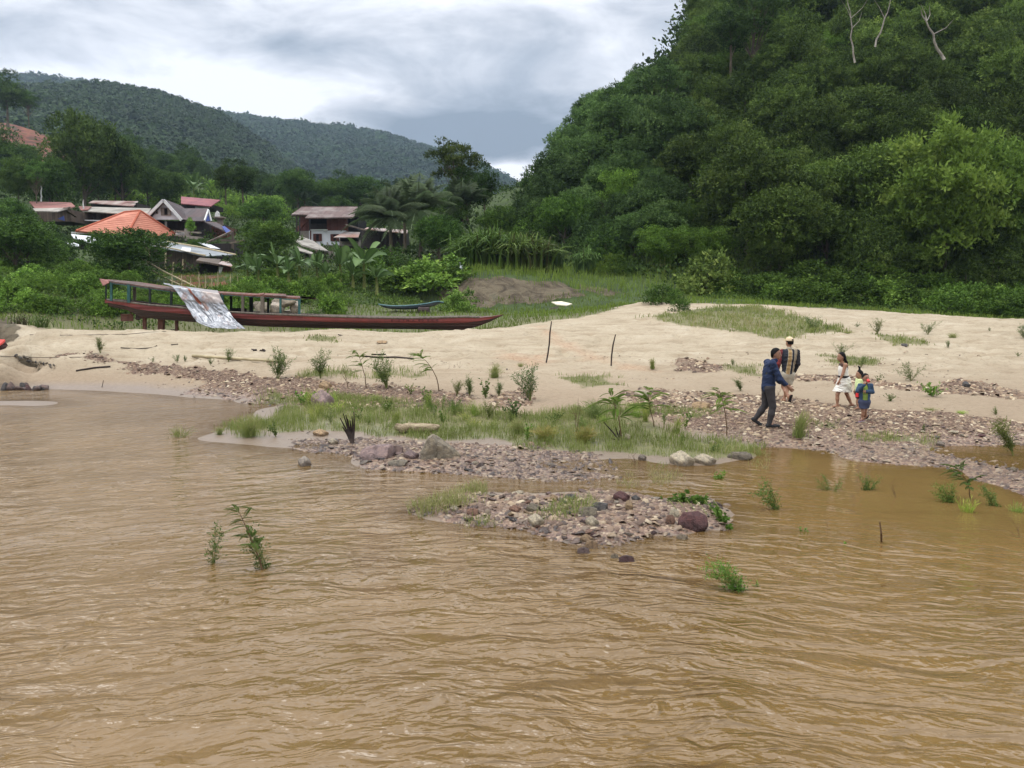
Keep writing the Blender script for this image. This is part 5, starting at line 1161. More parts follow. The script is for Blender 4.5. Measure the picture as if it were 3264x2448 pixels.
B('canopy_beam', M['bdark'], boat, lambda m: m.bar(at(352, rtop(352) + 9, bd(352) + .8), at(957, rtop(957) + 9, bd(957) + .8), .08, .1))
gy = lambda px: np.interp(px, [s[0] for s in ST], [s[1] for s in ST])
for px, w, mt, far in ((355, .09, 'teal', 0), (338, .06, 'bdark', 1), (411, .12, 'teal', 0), (429, .11, 'greywood', 1), (478, .09, 'bdark', 0), (546, .09, 'bdark', 0), (609, .09, 'greywood', 1), (709, .09, 'teal', 0), (737, .09, 'bdark', 1), (774, .11, 'greywood', 0), (801, .14, 'bdark', 1), (837, .14, 'greywood', 0), (855, .09, 'bdark', 1), (894, .08, 'teal', 0), (954, .09, 'teal', 0)):
    dd = bd(px) + (.75 if far else -.8)
    B('canopy_post', M[mt], boat, lambda m: m.bar(at(px, rtop(px) + 5, dd), at(px, gy(px) + 3, dd), w, w))
B('stern_flap', M['rust'], boat, lambda m: panel(m, [(317, 888, bd(330) - .6), (352, 892, bd(352) - .6), (346, 901, bd(352) - 1.0), (328, 910, bd(330) - 1.1)], .03))
B('engine_box', M['void'], boat, lambda m: wallbox(m, 734, 757, 982, 992, bd(745) - .2, .5), lambda m: wallbox(m, 758, 777, 983, 993, bd(765) - .2, .4))
B('loose_sheet', M['canrust'], boat, lambda m: panel(m, [(798, 938, bd(800) - .5), (843, 933, bd(843) - .3), (840, 938, bd(843) - .8), (800, 942, bd(800) - .9)], .03), lambda m: panel(m, [(845, 934, bd(845) - .3), (912, 937, bd(912) - .3), (912, 944, bd(912) - .9), (842, 940, bd(845) - .9)], .04))
B('rudder', M['prop'], boat, lambda m: wallbox(m, 385, 423, 1001, 1024, bd(400) - .1, .06), lambda m: m.bar(at(417, 985, bd(417)), at(417, 1006, bd(417)), .05), lambda m: m.bar(at(385, 1002, bd(400) - .12), at(423, 1004, bd(400) - .12), .06, .05))
B('propeller_shaft', M['hull'], boat, lambda m: m.tube([at(432, 1014, bd(432)), at(480, 1012, bd(480))], .04, 7), lambda m: m.box(at(440, 1011, bd(440)), (.16, .1, .26)))
for i, (px, y0, w, lb) in enumerate(((461, 1009, .14, 'thin timber prop under the boat stern near the rudder'), (515, 1014, .24, 'thick square timber prop under the red boat'), (563, 1020, .12, 'short slim timber prop under the boat nearest the metal sheet'))):
    m = MB(); a = at(px, y0, bd(px)); b = at(px - 3 * (i == 1), 1062, bd(px)); m.bar(a, (b[0], b[1], 1.0), w); tag(m.build('timber_prop', M['prop']), lb, 'timber prop')
# crumpled metal sheet
def tarp():
    L = np.array([at(523, 905, bd(523) - .3), at(549, 913, bd(549) - .95), at(575, 948, bd(570) - 1.12), at(600, 985, bd(600) - 1.25), at(627, 1026, bd(627) - 1.55), at(671, 1045, bd(671) - 2.0)])
    Rr = np.array([at(694, 927, bd(694) - .3), at(700, 936, bd(700) - .95), at(711, 962, bd(711) - 1.1), at(728, 992, bd(728) - 1.2), at(752, 1022, bd(752) - 1.5), at(785, 1048, bd(785) - 1.9)])
    nu, nv_ = 60, 60; r = np.random.RandomState(4)
    tv = np.linspace(0, 5, nv_); L2 = np.stack([np.interp(tv, range(6), L[:, k]) for k in range(3)], 1); R2_ = np.stack([np.interp(tv, range(6), Rr[:, k]) for k in range(3)], 1)
    u = np.linspace(0, 1, nu)[None, :, None]; P = L2[:, None] * (1 - u) + R2_[:, None] * u
    uu, vv = np.meshgrid(np.linspace(0, 1, nu), np.linspace(0, 1, nv_))
    w = (vnoise(uu, vv, 4, 3, 3) - .5) * .28 + np.abs((vnoise(uu * 1.5 + vv, vv - uu, 7, 2, 5) - .5)) * .30 * (vv > .45) - .12 * np.sin(uu * PI) * vv + (uu * 24 % 1 > .5) * .008
    P[..., 1] += w * .8; P[..., 2] += w * .12; P[0, :8, 2] += .05
    i_ = np.arange(nu * nv_).reshape(nv_, nu); me = npmesh('metal_sheet', P.reshape(-1, 3), np.stack([i_[:-1, :-1], i_[:-1, 1:], i_[1:, 1:], i_[1:, :-1]], -1).reshape(-1, 4))
    addattr(me, 'u', uu.ravel()); addattr(me, 'v', vv.ravel())
    m, nt, b = nodes_of('crumpled_zinc'); g = nt.nodes.new('ShaderNodeTexCoord')
    A = lambda n: (lambda a: (setattr(a, 'attribute_name', n), a.outputs['Fac'])[1])(nt.nodes.new('ShaderNodeAttribute'))
    n1 = noise(nt, 1.6, 6, .65, g.outputs['Object'], .8); n2 = noise(nt, 9, 5, .6, g.outputs['Object'])
    base = ramp(nt, n2.outputs[0], [(.3, srgb(112, 115, 120)), (.7, srgb(158, 160, 163))]).outputs[0]
    du = mth(nt, 'SUBTRACT', A('u'), mth(nt, 'MULTIPLY_ADD', A('v'), .12, .34)); band = mth(nt, 'SUBTRACT', 1.0, mth(nt, 'MULTIPLY', mth(nt, 'ABSOLUTE', du), 9.0), clamp=True)
    top = mth(nt, 'MULTIPLY_ADD', A('v'), -6.0, 3.6, clamp=True); ru = mth(nt, 'MULTIPLY', band, top)
    rm = ramp(nt, mth(nt, 'ADD', ru, mth(nt, 'MULTIPLY_ADD', n1.outputs[0], 1.6, -.95)), [(.32, (0, 0, 0, 1)), (.5, (1, 1, 1, 1))]).outputs[0]
    brown = ramp(nt, mth(nt, 'MULTIPLY', mth(nt, 'MULTIPLY_ADD', A('u'), 4.0, -1.9, clamp=True), mth(nt, 'MULTIPLY_ADD', A('v'), -7.0, 3.6, clamp=True)), [(.3, (0, 0, 0, 1)), (.8, (1, 1, 1, 1))]).outputs[0]
    c = mixc(nt, mth(nt, 'MULTIPLY', brown, .6), base, srgb(150, 134, 122)); c = mixc(nt, rm, c, srgb(112, 58, 38)); c = mixc(nt, ramp(nt, n1.outputs[0], [(.58, (0, 0, 0, 1)), (.70, (.8, .8, .8, 1))]).outputs[0], c, srgb(128, 88, 66))
    nt.links.new(c, b.inputs['Base Color']); b.inputs['Metallic'].default_value = .55; b.inputs['Roughness'].default_value = .38
    bump(nt, b, n2.outputs[0], .35, .03); me.materials.append(m); o = link('metal_sheet', me)
    s = o.modifiers.new('t', 'SOLIDIFY'); s.thickness = .012
    tag(o, 'large crumpled zinc sheet with rust streaks draped from the boat roof to the sand', 'metal sheet')
tarp()
# ================================================================ BLUE CANOE, RED BOW
def canoe():
    o = thing('canoe', 'slender blue canoe resting on a block in the grass', 'canoe')
    S = [(1210, 971, 973, .02), (1222, 973, 980, .18), (1250, 976, 985, .32), (1290, 976, 987, .38), (1330, 973, 985, .36), (1365, 968, 980, .3), (1385, 963, 975, .22), (1398, 962, 968, .12), (1412, 965, 967, .02)]
    V = []; k = 8
    for px, yt, yb, hw in S:
        D = 49.2 + (px - 1300) * .004; x, _, zt = at(px, yt, D); zb = at(px, yb, D)[2]
        for s, t, q in ((-1, 1, 0), (-1, .5, 0), (-.45, 0, 0), (.45, 0, 0), (1, .5, 0), (1, 1, 0), (.85, .9, 0), (-.85, .9, 0)):
            V.append((x, D + s * hw, zb + (zt - zb) * t))
    f = []
    for i in range(len(S) - 1):
        for j in range(6):
            if j == 5: continue
            f.append((i * k + j, i * k + j + 1, (i + 1) * k + j + 1, (i + 1) * k + j))
        f += [(i * k + 5, i * k + 6, (i + 1) * k + 6, (i + 1) * k + 5), (i * k + 7, i * k, (i + 1) * k, (i + 1) * k + 7), (i * k + 6, i * k + 7, (i + 1) * k + 7, (i + 1) * k + 6)]
    MB().add(V, f).build('hull', striped('canoe_hull', srgb(44, 58, 74), srgb(76, 80, 80), 'z', .12, blot=srgb(104, 98, 88), blot_amt=.4), o)
    m = MB(); m.tube([(at(px, yt, 49.2)[0], 49.2 + (px - 1300) * .004 - hw, at(px, yt - 1, 49.2)[2]) for px, yt, yb, hw in S], .04, 5); m.build('rim', mottled('pale_blue_rim', srgb(74, 104, 110), srgb(104, 128, 130), 4), o)
canoe()
def blockstone(px, py, D, sx, sy, sz_, col, name, label, cat, seed=1, tilt=0):
    pass
tag(B('oil_drum', mottled('dark_drum', srgb(44, 36, 34), srgb(66, 52, 48), 4), None, lambda m: m.tube([at(1334, 993, 48.9), at(1369, 993, 48.9)], [.26, .26], 12)), 'dark round drum lying under the blue canoe', 'drum')
o = thing('moored_boat', 'red bow of a moored boat poking in at the frame edge', 'boat')
B('bow', mottled('bright_red', srgb(190, 70, 64), srgb(206, 92, 82), 3), o, lambda m: panel(m, [(-60, 1078, 32), (-20, 1081, 31), (16, 1082, 30.4), (8, 1090, 30.3), (-4, 1098, 30.2), (-60, 1112, 31)], .07))
B('boat_side', M['hull'], o, lambda m: panel(m, [(-60, 1112, 31.2), (-4, 1098, 30.4), (14, 1086, 30.6), (-2, 1106, 30.8), (-60, 1124, 31.4)], .2))
# ================================================================ STONES AND PEBBLES
def stonemat():
    m, nt, b = nodes_of('river_stone'); oi = nt.nodes.new('ShaderNodeObjectInfo'); tc = nt.nodes.new('ShaderNodeTexCoord')
    n = noise(nt, 3.5, 6, .65, tc.outputs['Object']); n2 = noise(nt, 14, 5, .6, tc.outputs['Object'])
    r = ramp(nt, n.outputs[0], [(.32, (.48, .46, .44, 1)), (.48, (.95, .95, .95, 1)), (.66, (1.35, 1.3, 1.18, 1))]).outputs[0]
    c = mixc(nt, 1, oi.outputs['Color'], r, 'MULTIPLY')
    geo = nt.nodes.new('ShaderNodeNewGeometry'); sx = nt.nodes.new('ShaderNodeSeparateXYZ'); nt.links.new(geo.outputs['Position'], sx.inputs[0])
    wetf = mth(nt, 'MULTIPLY_ADD', mth(nt, 'ADD', sx.outputs[2], mth(nt, 'MULTIPLY_ADD', n.outputs[0], .06, -.03)), 12, -.6, clamp=True)   # stone stays wet just above the water
    c = mixc(nt, mth(nt, 'MULTIPLY_ADD', wetf, -1.0, 1.0, clamp=True), c, mixc(nt, 1, c, (.5, .47, .45, 1), 'MULTIPLY'))
    nt.links.new(c, b.inputs['Base Color']); nt.links.new(mth(nt, 'MULTIPLY_ADD', wetf, .5, .32), b.inputs['Roughness']); bump(nt, b, mth(nt, 'ADD', n2.outputs[0], mth(nt, 'MULTIPLY', n.outputs[0], 1.5)), .9, .03)
    b.inputs['Specular IOR Level'].default_value = .35; return m
STONE = stonemat()
def rockmesh(seed, cuts=9, nu=22, nv=14, squash=.6, rough=.05, smooth=True, cutr=(.55, .9)):
    r = np.random.RandomState(seed); th = np.linspace(0, PI, nv)[:, None]; ph = np.linspace(0, 2 * PI, nu, endpoint=False)[None]
    P = np.stack([np.sin(th) * np.cos(ph), np.sin(th) * np.sin(ph), np.cos(th) + 0 * ph], -1).reshape(-1, 3)
    for _ in range(cuts):
        n = rdir(1, r)[0]; d = r.uniform(*cutr); e = P @ n - d; P = P - np.clip(e, 0, None)[:, None] * n * .93
    q = vnoise(P[:, 0] + 3 + P[:, 2], P[:, 1] + 5, 2.2, 4, seed % 11) - .5
    P = P * (1 + rough * 2 * q)[:, None]; P[:, 2] *= squash
    i_ = np.arange(nu * nv).reshape(nv, nu); i2 = np.roll(i_, -1, 1)
    f = np.stack([i_[:-1], i_[1:], i2[1:], i2[:-1]], -1).reshape(-1, 4)
    me = npmesh('stone', P, f, smooth=smooth); me.materials.append(STONE); return me
RK = [rockmesh(100 + i, squash=random.choice([.3, .4, .5, .6]), cuts=random.choice([12, 16, 20]), cutr=(.42, .82), smooth=i % 2 == 0, rough=.09, nu=18, nv=12) for i in range(16)]
SCOL = {'purple brown': (.150, .105, .092), 'dull violet': (.215, .155, .145), 'dark grey': (.085, .078, .075), 'cream': (.42, .36, .26), 'ochre': (.34, .235, .135), 'grey green': (.195, .165, .12), 'rusty': (.22, .125, .085), 'pale grey': (.31, .265, .215), 'maroon': (.11, .052, .05)}
def stone(px, py, wpx, hpx, col, label, mesh=None, seed=0, dep=.8, sink=.25, tilt=0, rz=None, pos=None, name='stone', group=None, cat='stone'):
    g = pos or gp(px, py); D = g[1]; w = wpx * pxm(D) / 2; hh_ = hpx * pxm(D)
    me = mesh or RK[seed % len(RK)]; o = link(name, me); zs = [v.co.z for v in me.vertices]; zr = max(zs) - min(zs)
    sz = hh_ / (zr * (1 - sink)); o.scale = (w, w * dep, sz); o.rotation_euler = (0, tilt, R_(-.4, .4) if rz is None else rz)
    o.location = (g[0], g[1] + w * dep * .4, g[2] + hh_ - max(zs) * sz); c = SCOL[col]; k = R_(.85, 1.15); o.color = (c[0] * k, c[1] * k, c[2] * k, 1)
    return tag(o, label, cat, group)
def wedgerock():
    r = np.random.RandomState(12); out = [(-1, 0), (-.95, .35), (-.62, .95), (-.35, 1.08), (-.02, .86), (.42, .62), (.8, .38), (1.05, .12), (1.0, 0)]; m = MB(); n = len(out); V = []
    for j, (dy, sc, dx) in enumerate(((-.55, .62, -.1), (-.42, .86, -.04), (-.12, .97, 0), (.2, 1, .06), (.5, .72, .14))):
        for (x, z) in out: V.append((x * sc + dx + r.normal(0, .035), dy + .12 * x + r.normal(0, .03), max(z * (sc * .35 + .65), 0) * (1.0 if j else .8) + r.normal(0, .015) - .1))
    f = [tuple(range(n)), tuple(reversed([4 * n + q for q in range(n)]))] + [(j * n + i, (j + 1) * n + i, (j + 1) * n + (i + 1) % n, j * n + (i + 1) % n) for j in range(4) for i in range(n)]
    me = bpy.data.meshes.new('stone'); me.from_pydata(V, [], f); me.materials.append(STONE); me.update(); return me
STRATA = striped('layered_rock', srgb(104, 95, 76), srgb(140, 130, 108), 'x', .35, blot=srgb(150, 112, 92), blot_amt=.35, bscale=1.1, bstr=.9)
WEDGE = wedgerock()
SLABBY = rockmesh(7, cuts=14, squash=.8, cutr=(.35, .75), smooth=False, nu=30, nv=20, rough=.1)
FLAT = rockmesh(8, cuts=16, squash=.45, cutr=(.45, .85), rough=.12, nu=34, nv=22)
ROUND = rockmesh(9, cuts=16, squash=.75, cutr=(.55, .85), rough=.14, nu=34, nv=22)
BLOCKY = rockmesh(10, cuts=10, squash=.7, cutr=(.5, .7), nu=30, nv=20, rough=.12)
stone(1398, 1460, 128, 76, 'grey green', 'large jagged slab of layered rock standing on the pebble spit', WEDGE, dep=.9, rz=.1, sink=.1)
stone(1205, 1461, 150, 42, 'dull violet', 'smooth purple boulder sloping down to the water at the spit edge', FLAT, dep=.7, tilt=-.18, rz=.1)
stone(1260, 1450, 80, 30, 'purple brown', 'dark purple rock touching the smooth purple boulder', FLAT, dep=.7)
stone(1025, 1295, 84, 52, 'dull violet', 'rounded reddish boulder half buried in grass at the head of the spit', ROUND, dep=.8)
stone(1035, 1240, 46, 26, 'ochre', 'pale orange rock behind the rounded reddish boulder', ROUND, dep=.8)
stone(2175, 1482, 92, 44, 'cream', 'big pale sandy boulder standing in the shallow water', ROUND, dep=.7, sink=.3)
stone(2248, 1478, 82, 30, 'cream', 'lower cream boulder leaning on the big pale one', ROUND, dep=.7, sink=.3)
stone(2362, 1465, 84, 24, 'grey green', 'low brown ledge rock with a pale cap in the wet grass', BLOCKY, dep=.5)
stone(2212, 1680, 104, 54, 'maroon', 'big cracked maroon block at the end of the pebble islet', BLOCKY, dep=.75, rz=.2)
stone(1708, 1672, 66, 34, 'cream', 'pale cream cobble at the front of the islet grass', ROUND, dep=.8)
stone(1888, 1672, 52, 30, 'cream', 'second cream cobble in the middle of the islet', ROUND, dep=.8)
stone(1878, 1640, 90, 24, 'grey green', 'flat olive stone behind the middle cream cobble', FLAT, dep=.7)
stone(1915, 1626, 74, 24, 'dark grey', 'flat grey stone on the back of the islet', FLAT, dep=.7)
stone(1982, 1592, 60, 28, 'maroon', 'smooth dark red cobble on the far edge of the islet', ROUND, dep=.8)
stone(2028, 1592, 34, 16, 'dark grey', 'small grey cobble beside the dark red one', ROUND)
stone(1765, 1596, 30, 22, 'ochre', 'round orange brown cobble on the back left of the islet', ROUND)
stone(1820, 1592, 50, 16, 'dark grey', 'flat slate grey stone on the back of the islet', FLAT)
stone(1700, 1630, 54, 26, 'grey green', 'mossy brown stone beside the islet grass', ROUND)
stone(1508, 1640, 56, 20, 'rusty', 'rust orange stone among the islet grass', FLAT)
stone(1448, 1622, 34, 16, 'cream', 'small cream stone in the islet grass', ROUND)
stone(1642, 1628, 46, 20, 'rusty', 'reddish stone left of the mossy one on the islet', ROUND)
stone(2008, 1624, 48, 30, 'ochre', 'peaked orange stone at the islet centre', SLABBY)
stone(2150, 1646, 34, 24, 'cream', 'pale block stone behind the maroon one', BLOCKY)
stone(2138, 1668, 32, 28, 'rusty', 'brown upright stone leaning against the maroon block', BLOCKY)
stone(1872, 1724, 54, 28, 'ochre', 'tan cobble at the water edge of the islet', ROUND)
stone(1888, 1746, 60, 24, 'ochre', 'flat orange cobble half out of the water', FLAT, sink=.4)
stone(1862, 1760, 58, 16, 'dull violet', 'pinkish flat cobble awash in front of the islet', FLAT, sink=.5)
stone(2178, 1716, 46, 14, 'cream', 'pale cobble awash off the end of the islet', FLAT, sink=.4)
stone(2072, 1712, 32, 12, 'ochre', 'small orange cobble awash before the islet', FLAT, sink=.4)
stone(2000, 1790, 74, 16, 'maroon', 'dark cobble with water breaking round it in front of the islet', FLAT, sink=.5)
stone(1960, 1778, 36, 12, 'cream', 'light cobble awash next to the dark one', FLAT, sink=.5)
stone(968, 1484, 56, 30, 'pale grey', 'lone pale boulder standing in the water off the spit', ROUND, dep=.8, sink=.35)
stone(2050, 1266, 62, 24, 'cream', 'pale flat topped rock in the gravel behind the grass', ROUND)
stone(2240, 1302, 80, 22, 'ochre', 'wide low tan rock at the edge of the gravel', FLAT)
stone(2040, 1325, 44, 14, 'pale grey', 'grey stone showing through the short grass', FLAT)
stone(1020, 1388, 56, 20, 'ochre', 'smooth tan rock at the edge of the mud bank', ROUND)
stone(1060, 1415, 40, 18, 'cream', 'cream cobble beside the charred stump', ROUND)
stone(1270, 1445, 28, 16, 'cream', 'small bright cobble above the purple boulder', ROUND)
stone(1310, 1460, 56, 24, 'dull violet', 'pinkish brown cobble before the jagged slab', ROUND)
stone(1270, 1480, 90, 14, 'grey green', 'long flat stone at the front of the spit', FLAT)
stone(2000, 1400, 24, 20, 'cream', 'pale round stone beside the dead branches', ROUND)
stone(2272, 1414, 30, 12, 'cream', 'cream stone in the long grass near the water', ROUND)
stone(2048, 1466, 30, 20, 'pale grey', 'pale stone at the water edge of the inlet', ROUND)
stone(3232, 1502, 26, 16, 'cream', 'cream stone on the shingle tongue beside the pool', ROUND)
stone(3000, 1420, 32, 16, 'pale grey', 'grey white cobble at the corner of the pool', ROUND)
# weathered log and dark rocks
m = MB(); g = gp(1330, 1382); k = pxm(g[1])
r_ = random.Random(2)
pts = [(g[0] + (i - 3.5) * 20 * k, g[1] + r_.uniform(-.05, .05) + .15, g[2] + 16 * k + r_.uniform(-.02, .02)) for i in range(8)]
m.tube(pts, [12 * k, 16 * k, 15 * k, 17 * k, 15 * k, 17 * k, 14 * k, 7 * k], 10)
tag(m.build('driftwood_log', mottled('rotten_log', srgb(110, 92, 70), srgb(186, 170, 140), 9, .9, .8, .04, stretch=(.5, 2, 2)), None, True), 'rotten driftwood log lying on the edge of the grassy spit', 'log')
def darkclump():
    for i in range(26):
        px = R_(6, 138); D = 27.0 + R_(-.15, .35); x = at(px, 1240, D)[0]; mid = px < 95
        stone(px, 1238, R_(20, 46), R_(14, 34) if mid else R_(12, 20), random.choice(['dark grey', 'maroon', 'purple brown', 'dark grey', 'dark grey']), 'dark broken rock in the pile standing in the river near the frame edge', seed=i, pos=(x, D, -.04), group='dark rocks piled in the river', name='river_rock')
    for i in range(20):
        u = i / 19; px = np.interp(u, [0, .3, .5, 1], [48, 78, 95, 170]) + R_(-3, 3); py = np.interp(u, [0, .3, .5, 1], [1130, 1140, 1150, 1165]) + R_(-2, 2)
        stone(px, py, R_(9, 20), R_(4, 9), 'grey green' if i % 3 else 'dark grey', 'crumbled clod of dark mud along the eroded lip of the sandbar', seed=i, group='mud clods of the eroded lip', name='mud_clod', cat='mud clod')
darkclump()
# individual stones of spit, islet and shingle (largest in view)
def scatter_stones(n, poly, smin, smax, label, group, colw, D_rng=None, seed0=0):
    r = np.random.RandomState(seed0 + 77); lo, hi = poly.min(0), poly.max(0); done = 0; names = list(SCOL)
    while done < n:
        x, y = r.uniform(lo[0], hi[0]), r.uniform(lo[1], hi[1])
        if not inpoly(np.array([x]), np.array([y]), poly)[0]: continue
        z = hz(x, y); s = r.uniform(smin, smax) * r.choice([.7, 1, 1.35]); o = link('stone', RK[r.randint(len(RK))])
        o.location = (x, y, max(z, -.02) + s * .05); o.scale = (s, s * r.uniform(.6, .9), s * r.uniform(.6, 1.0)); o.rotation_euler = (r.normal(0, .15), r.normal(0, .15), r.uniform(0, 6.28))
        cn = names[r.choice(len(names), p=np.array(colw) / sum(colw))]; c = SCOL[cn]; k = r.uniform(.8, 1.2); o.color = (c[0] * k, c[1] * k, c[2] * k, 1)
        tag(o, f'{cn} {label}', 'stone', f'{cn} {group}'); done += 1
CW_ = [5, 4, 3, 2.2, 1.5, 2, 2.5, 1.5, 1.5]
scatter_stones(115, ISLW, .04, .095, 'cobble among many on the little islet', 'cobbles of the islet', CW_, seed0=1)
SPITF = gpoly([(950, 1410), (1150, 1425), (1400, 1440), (1700, 1470), (1900, 1490), (1940, 1518), (1700, 1530), (1400, 1508), (1170, 1490), (1124, 1445), (960, 1430)])
scatter_stones(95, SPITF, .04, .095, 'flat stone among many on the front of the spit', 'flat stones of the spit', CW_, seed0=2)
SHF = gpoly([(2700, 1340), (3000, 1360), (3264, 1390), (3264, 1410), (3000, 1405), (2800, 1375)])
scatter_stones(40, SHF, .05, .09, 'stone lying on the pale shingle beyond the pool', 'stones of the pale shingle', [2, 2, 1, 6, 2, 2, 1, 5, .5], seed0=3)
def pebbles():
    r = np.random.RandomState(88); PX, PY, S = [], [], []
    for pi, poly in enumerate(GRAVEL):
        if len(poly) < 3: continue
        lo, hi = poly.min(0) - .4, poly.max(0) + .4; area = (hi - lo).prod(); dens = 260 if poly[:, 1].mean() < 17 else 150 if poly[:, 1].mean() < 23 else 70
        n = int(area * dens); x = r.uniform(lo[0], hi[0], n); y = r.uniform(lo[1], hi[1], n)
        d = pdist(x, y, poly) + (vnoise(x, y, 1.7, 3, 9) - .5) * .8; k = r.rand(n) < np.clip(d * 3 + .55, 0, 1)
        k &= np.abs(x) < y * .68 + .5
        x, y = x[k], y[k]; PX.append(x); PY.append(y); S.append(r.gamma(3.2, .0085, len(x)).clip(.010, .065) * np.where(y > 20, 1.35, 1))
    # a thin litter of chips spread over the damp sand
    n = 2600; x = r.uniform(-16, 16, n); y = r.uniform(17, 30, n); k = (vnoise(x, y, .7, 3, 14) > .56) & (np.abs(x) < y * .66); PX.append(x[k]); PY.append(y[k]); S.append(r.uniform(.012, .035, k.sum()))
    x, y, s = np.concatenate(PX), np.concatenate(PY), np.concatenate(S); z = h(x, y); k = z > -.06; x, y, s, z = x[k], y[k], s[k], z[k]; n = len(x)
    base = np.array([(-1, -.7, 0), (.2, -1, 0), (1, -.3, 0), (.8, .8, 0), (-.3, 1, 0), (-1, .4, 0), (-.6, -.45, .55), (.15, -.6, .7), (.62, -.1, .6), (.45, .5, .62), (-.2, .62, .5), (-.6, .2, .6)])
    F_ = [(0, 1, 7, 6), (1, 2, 8, 7), (2, 3, 9, 8), (3, 4, 10, 9), (4, 5, 11, 10), (5, 0, 6, 11), (6, 7, 8, 9), (6, 9, 10, 11)]
    B_ = base[None] * (1 + r.normal(0, .13, (n, 12, 3))); B_ *= np.stack([s * r.uniform(.8, 1.5, n), s * r.uniform(.6, 1.0, n), s * r.uniform(.45, 1.1, n)], 1)[:, None]
    a = r.uniform(0, 2 * PI, n); ca, sa = np.cos(a)[:, None], np.sin(a)[:, None]; X_ = B_[..., 0] * ca - B_[..., 1] * sa; Y_ = B_[..., 0] * sa + B_[..., 1] * ca
    tl = r.normal(0, .25, (n, 2)); Z_ = B_[..., 2] + X_ * tl[:, :1] + Y_ * tl[:, 1:]
    V = np.stack([X_ + x[:, None], Y_ + y[:, None], Z_ + (z - s * .12)[:, None]], -1).reshape(-1, 3)
    Fc = (np.array(F_)[None] + (np.arange(n) * 12)[:, None, None]).reshape(-1, 4)
    t = r.rand(n); pale = (x > 4) & (y > 14.5) & (r.rand(n) < .35); t = np.where(pale, .6 + .4 * r.rand(n), t)
    me = npmesh('pebbles', V, Fc, np.repeat(t, 12)); m, nt, b = nodes_of('pebble'); A = nt.nodes.new('ShaderNodeAttribute'); A.attribute_name = 'tint'
    c = ramp(nt, A.outputs['Fac'], [(0, srgb(66, 54, 46)), (.2, srgb(96, 75, 60)), (.4, srgb(117, 94, 75)), (.55, srgb(134, 110, 87)), (.7, srgb(116, 101, 84)), (.82, srgb(152, 130, 104)), (.93, srgb(170, 152, 124)), (1, srgb(186, 172, 146))]).outputs[0]
    geo = nt.nodes.new('ShaderNodeNewGeometry'); sx = nt.nodes.new('ShaderNodeSeparateXYZ'); nt.links.new(geo.outputs['Position'], sx.inputs[0]); wf = mth(nt, 'MULTIPLY_ADD', sx.outputs[2], 9, -.45, clamp=True)
    c = mixc(nt, wf, mixc(nt, 1, c, (.52, .48, .46, 1), 'MULTIPLY'), c); nt.links.new(c, b.inputs['Base Color']); nt.links.new(mth(nt, 'MULTIPLY_ADD', wf, .45, .4), b.inputs['Roughness'])
    me.materials.append(m); tag(link('pebbles', me), 'purple brown pebbles and shale chips of the gravel banks', 'gravel', kind='stuff')
pebbles()
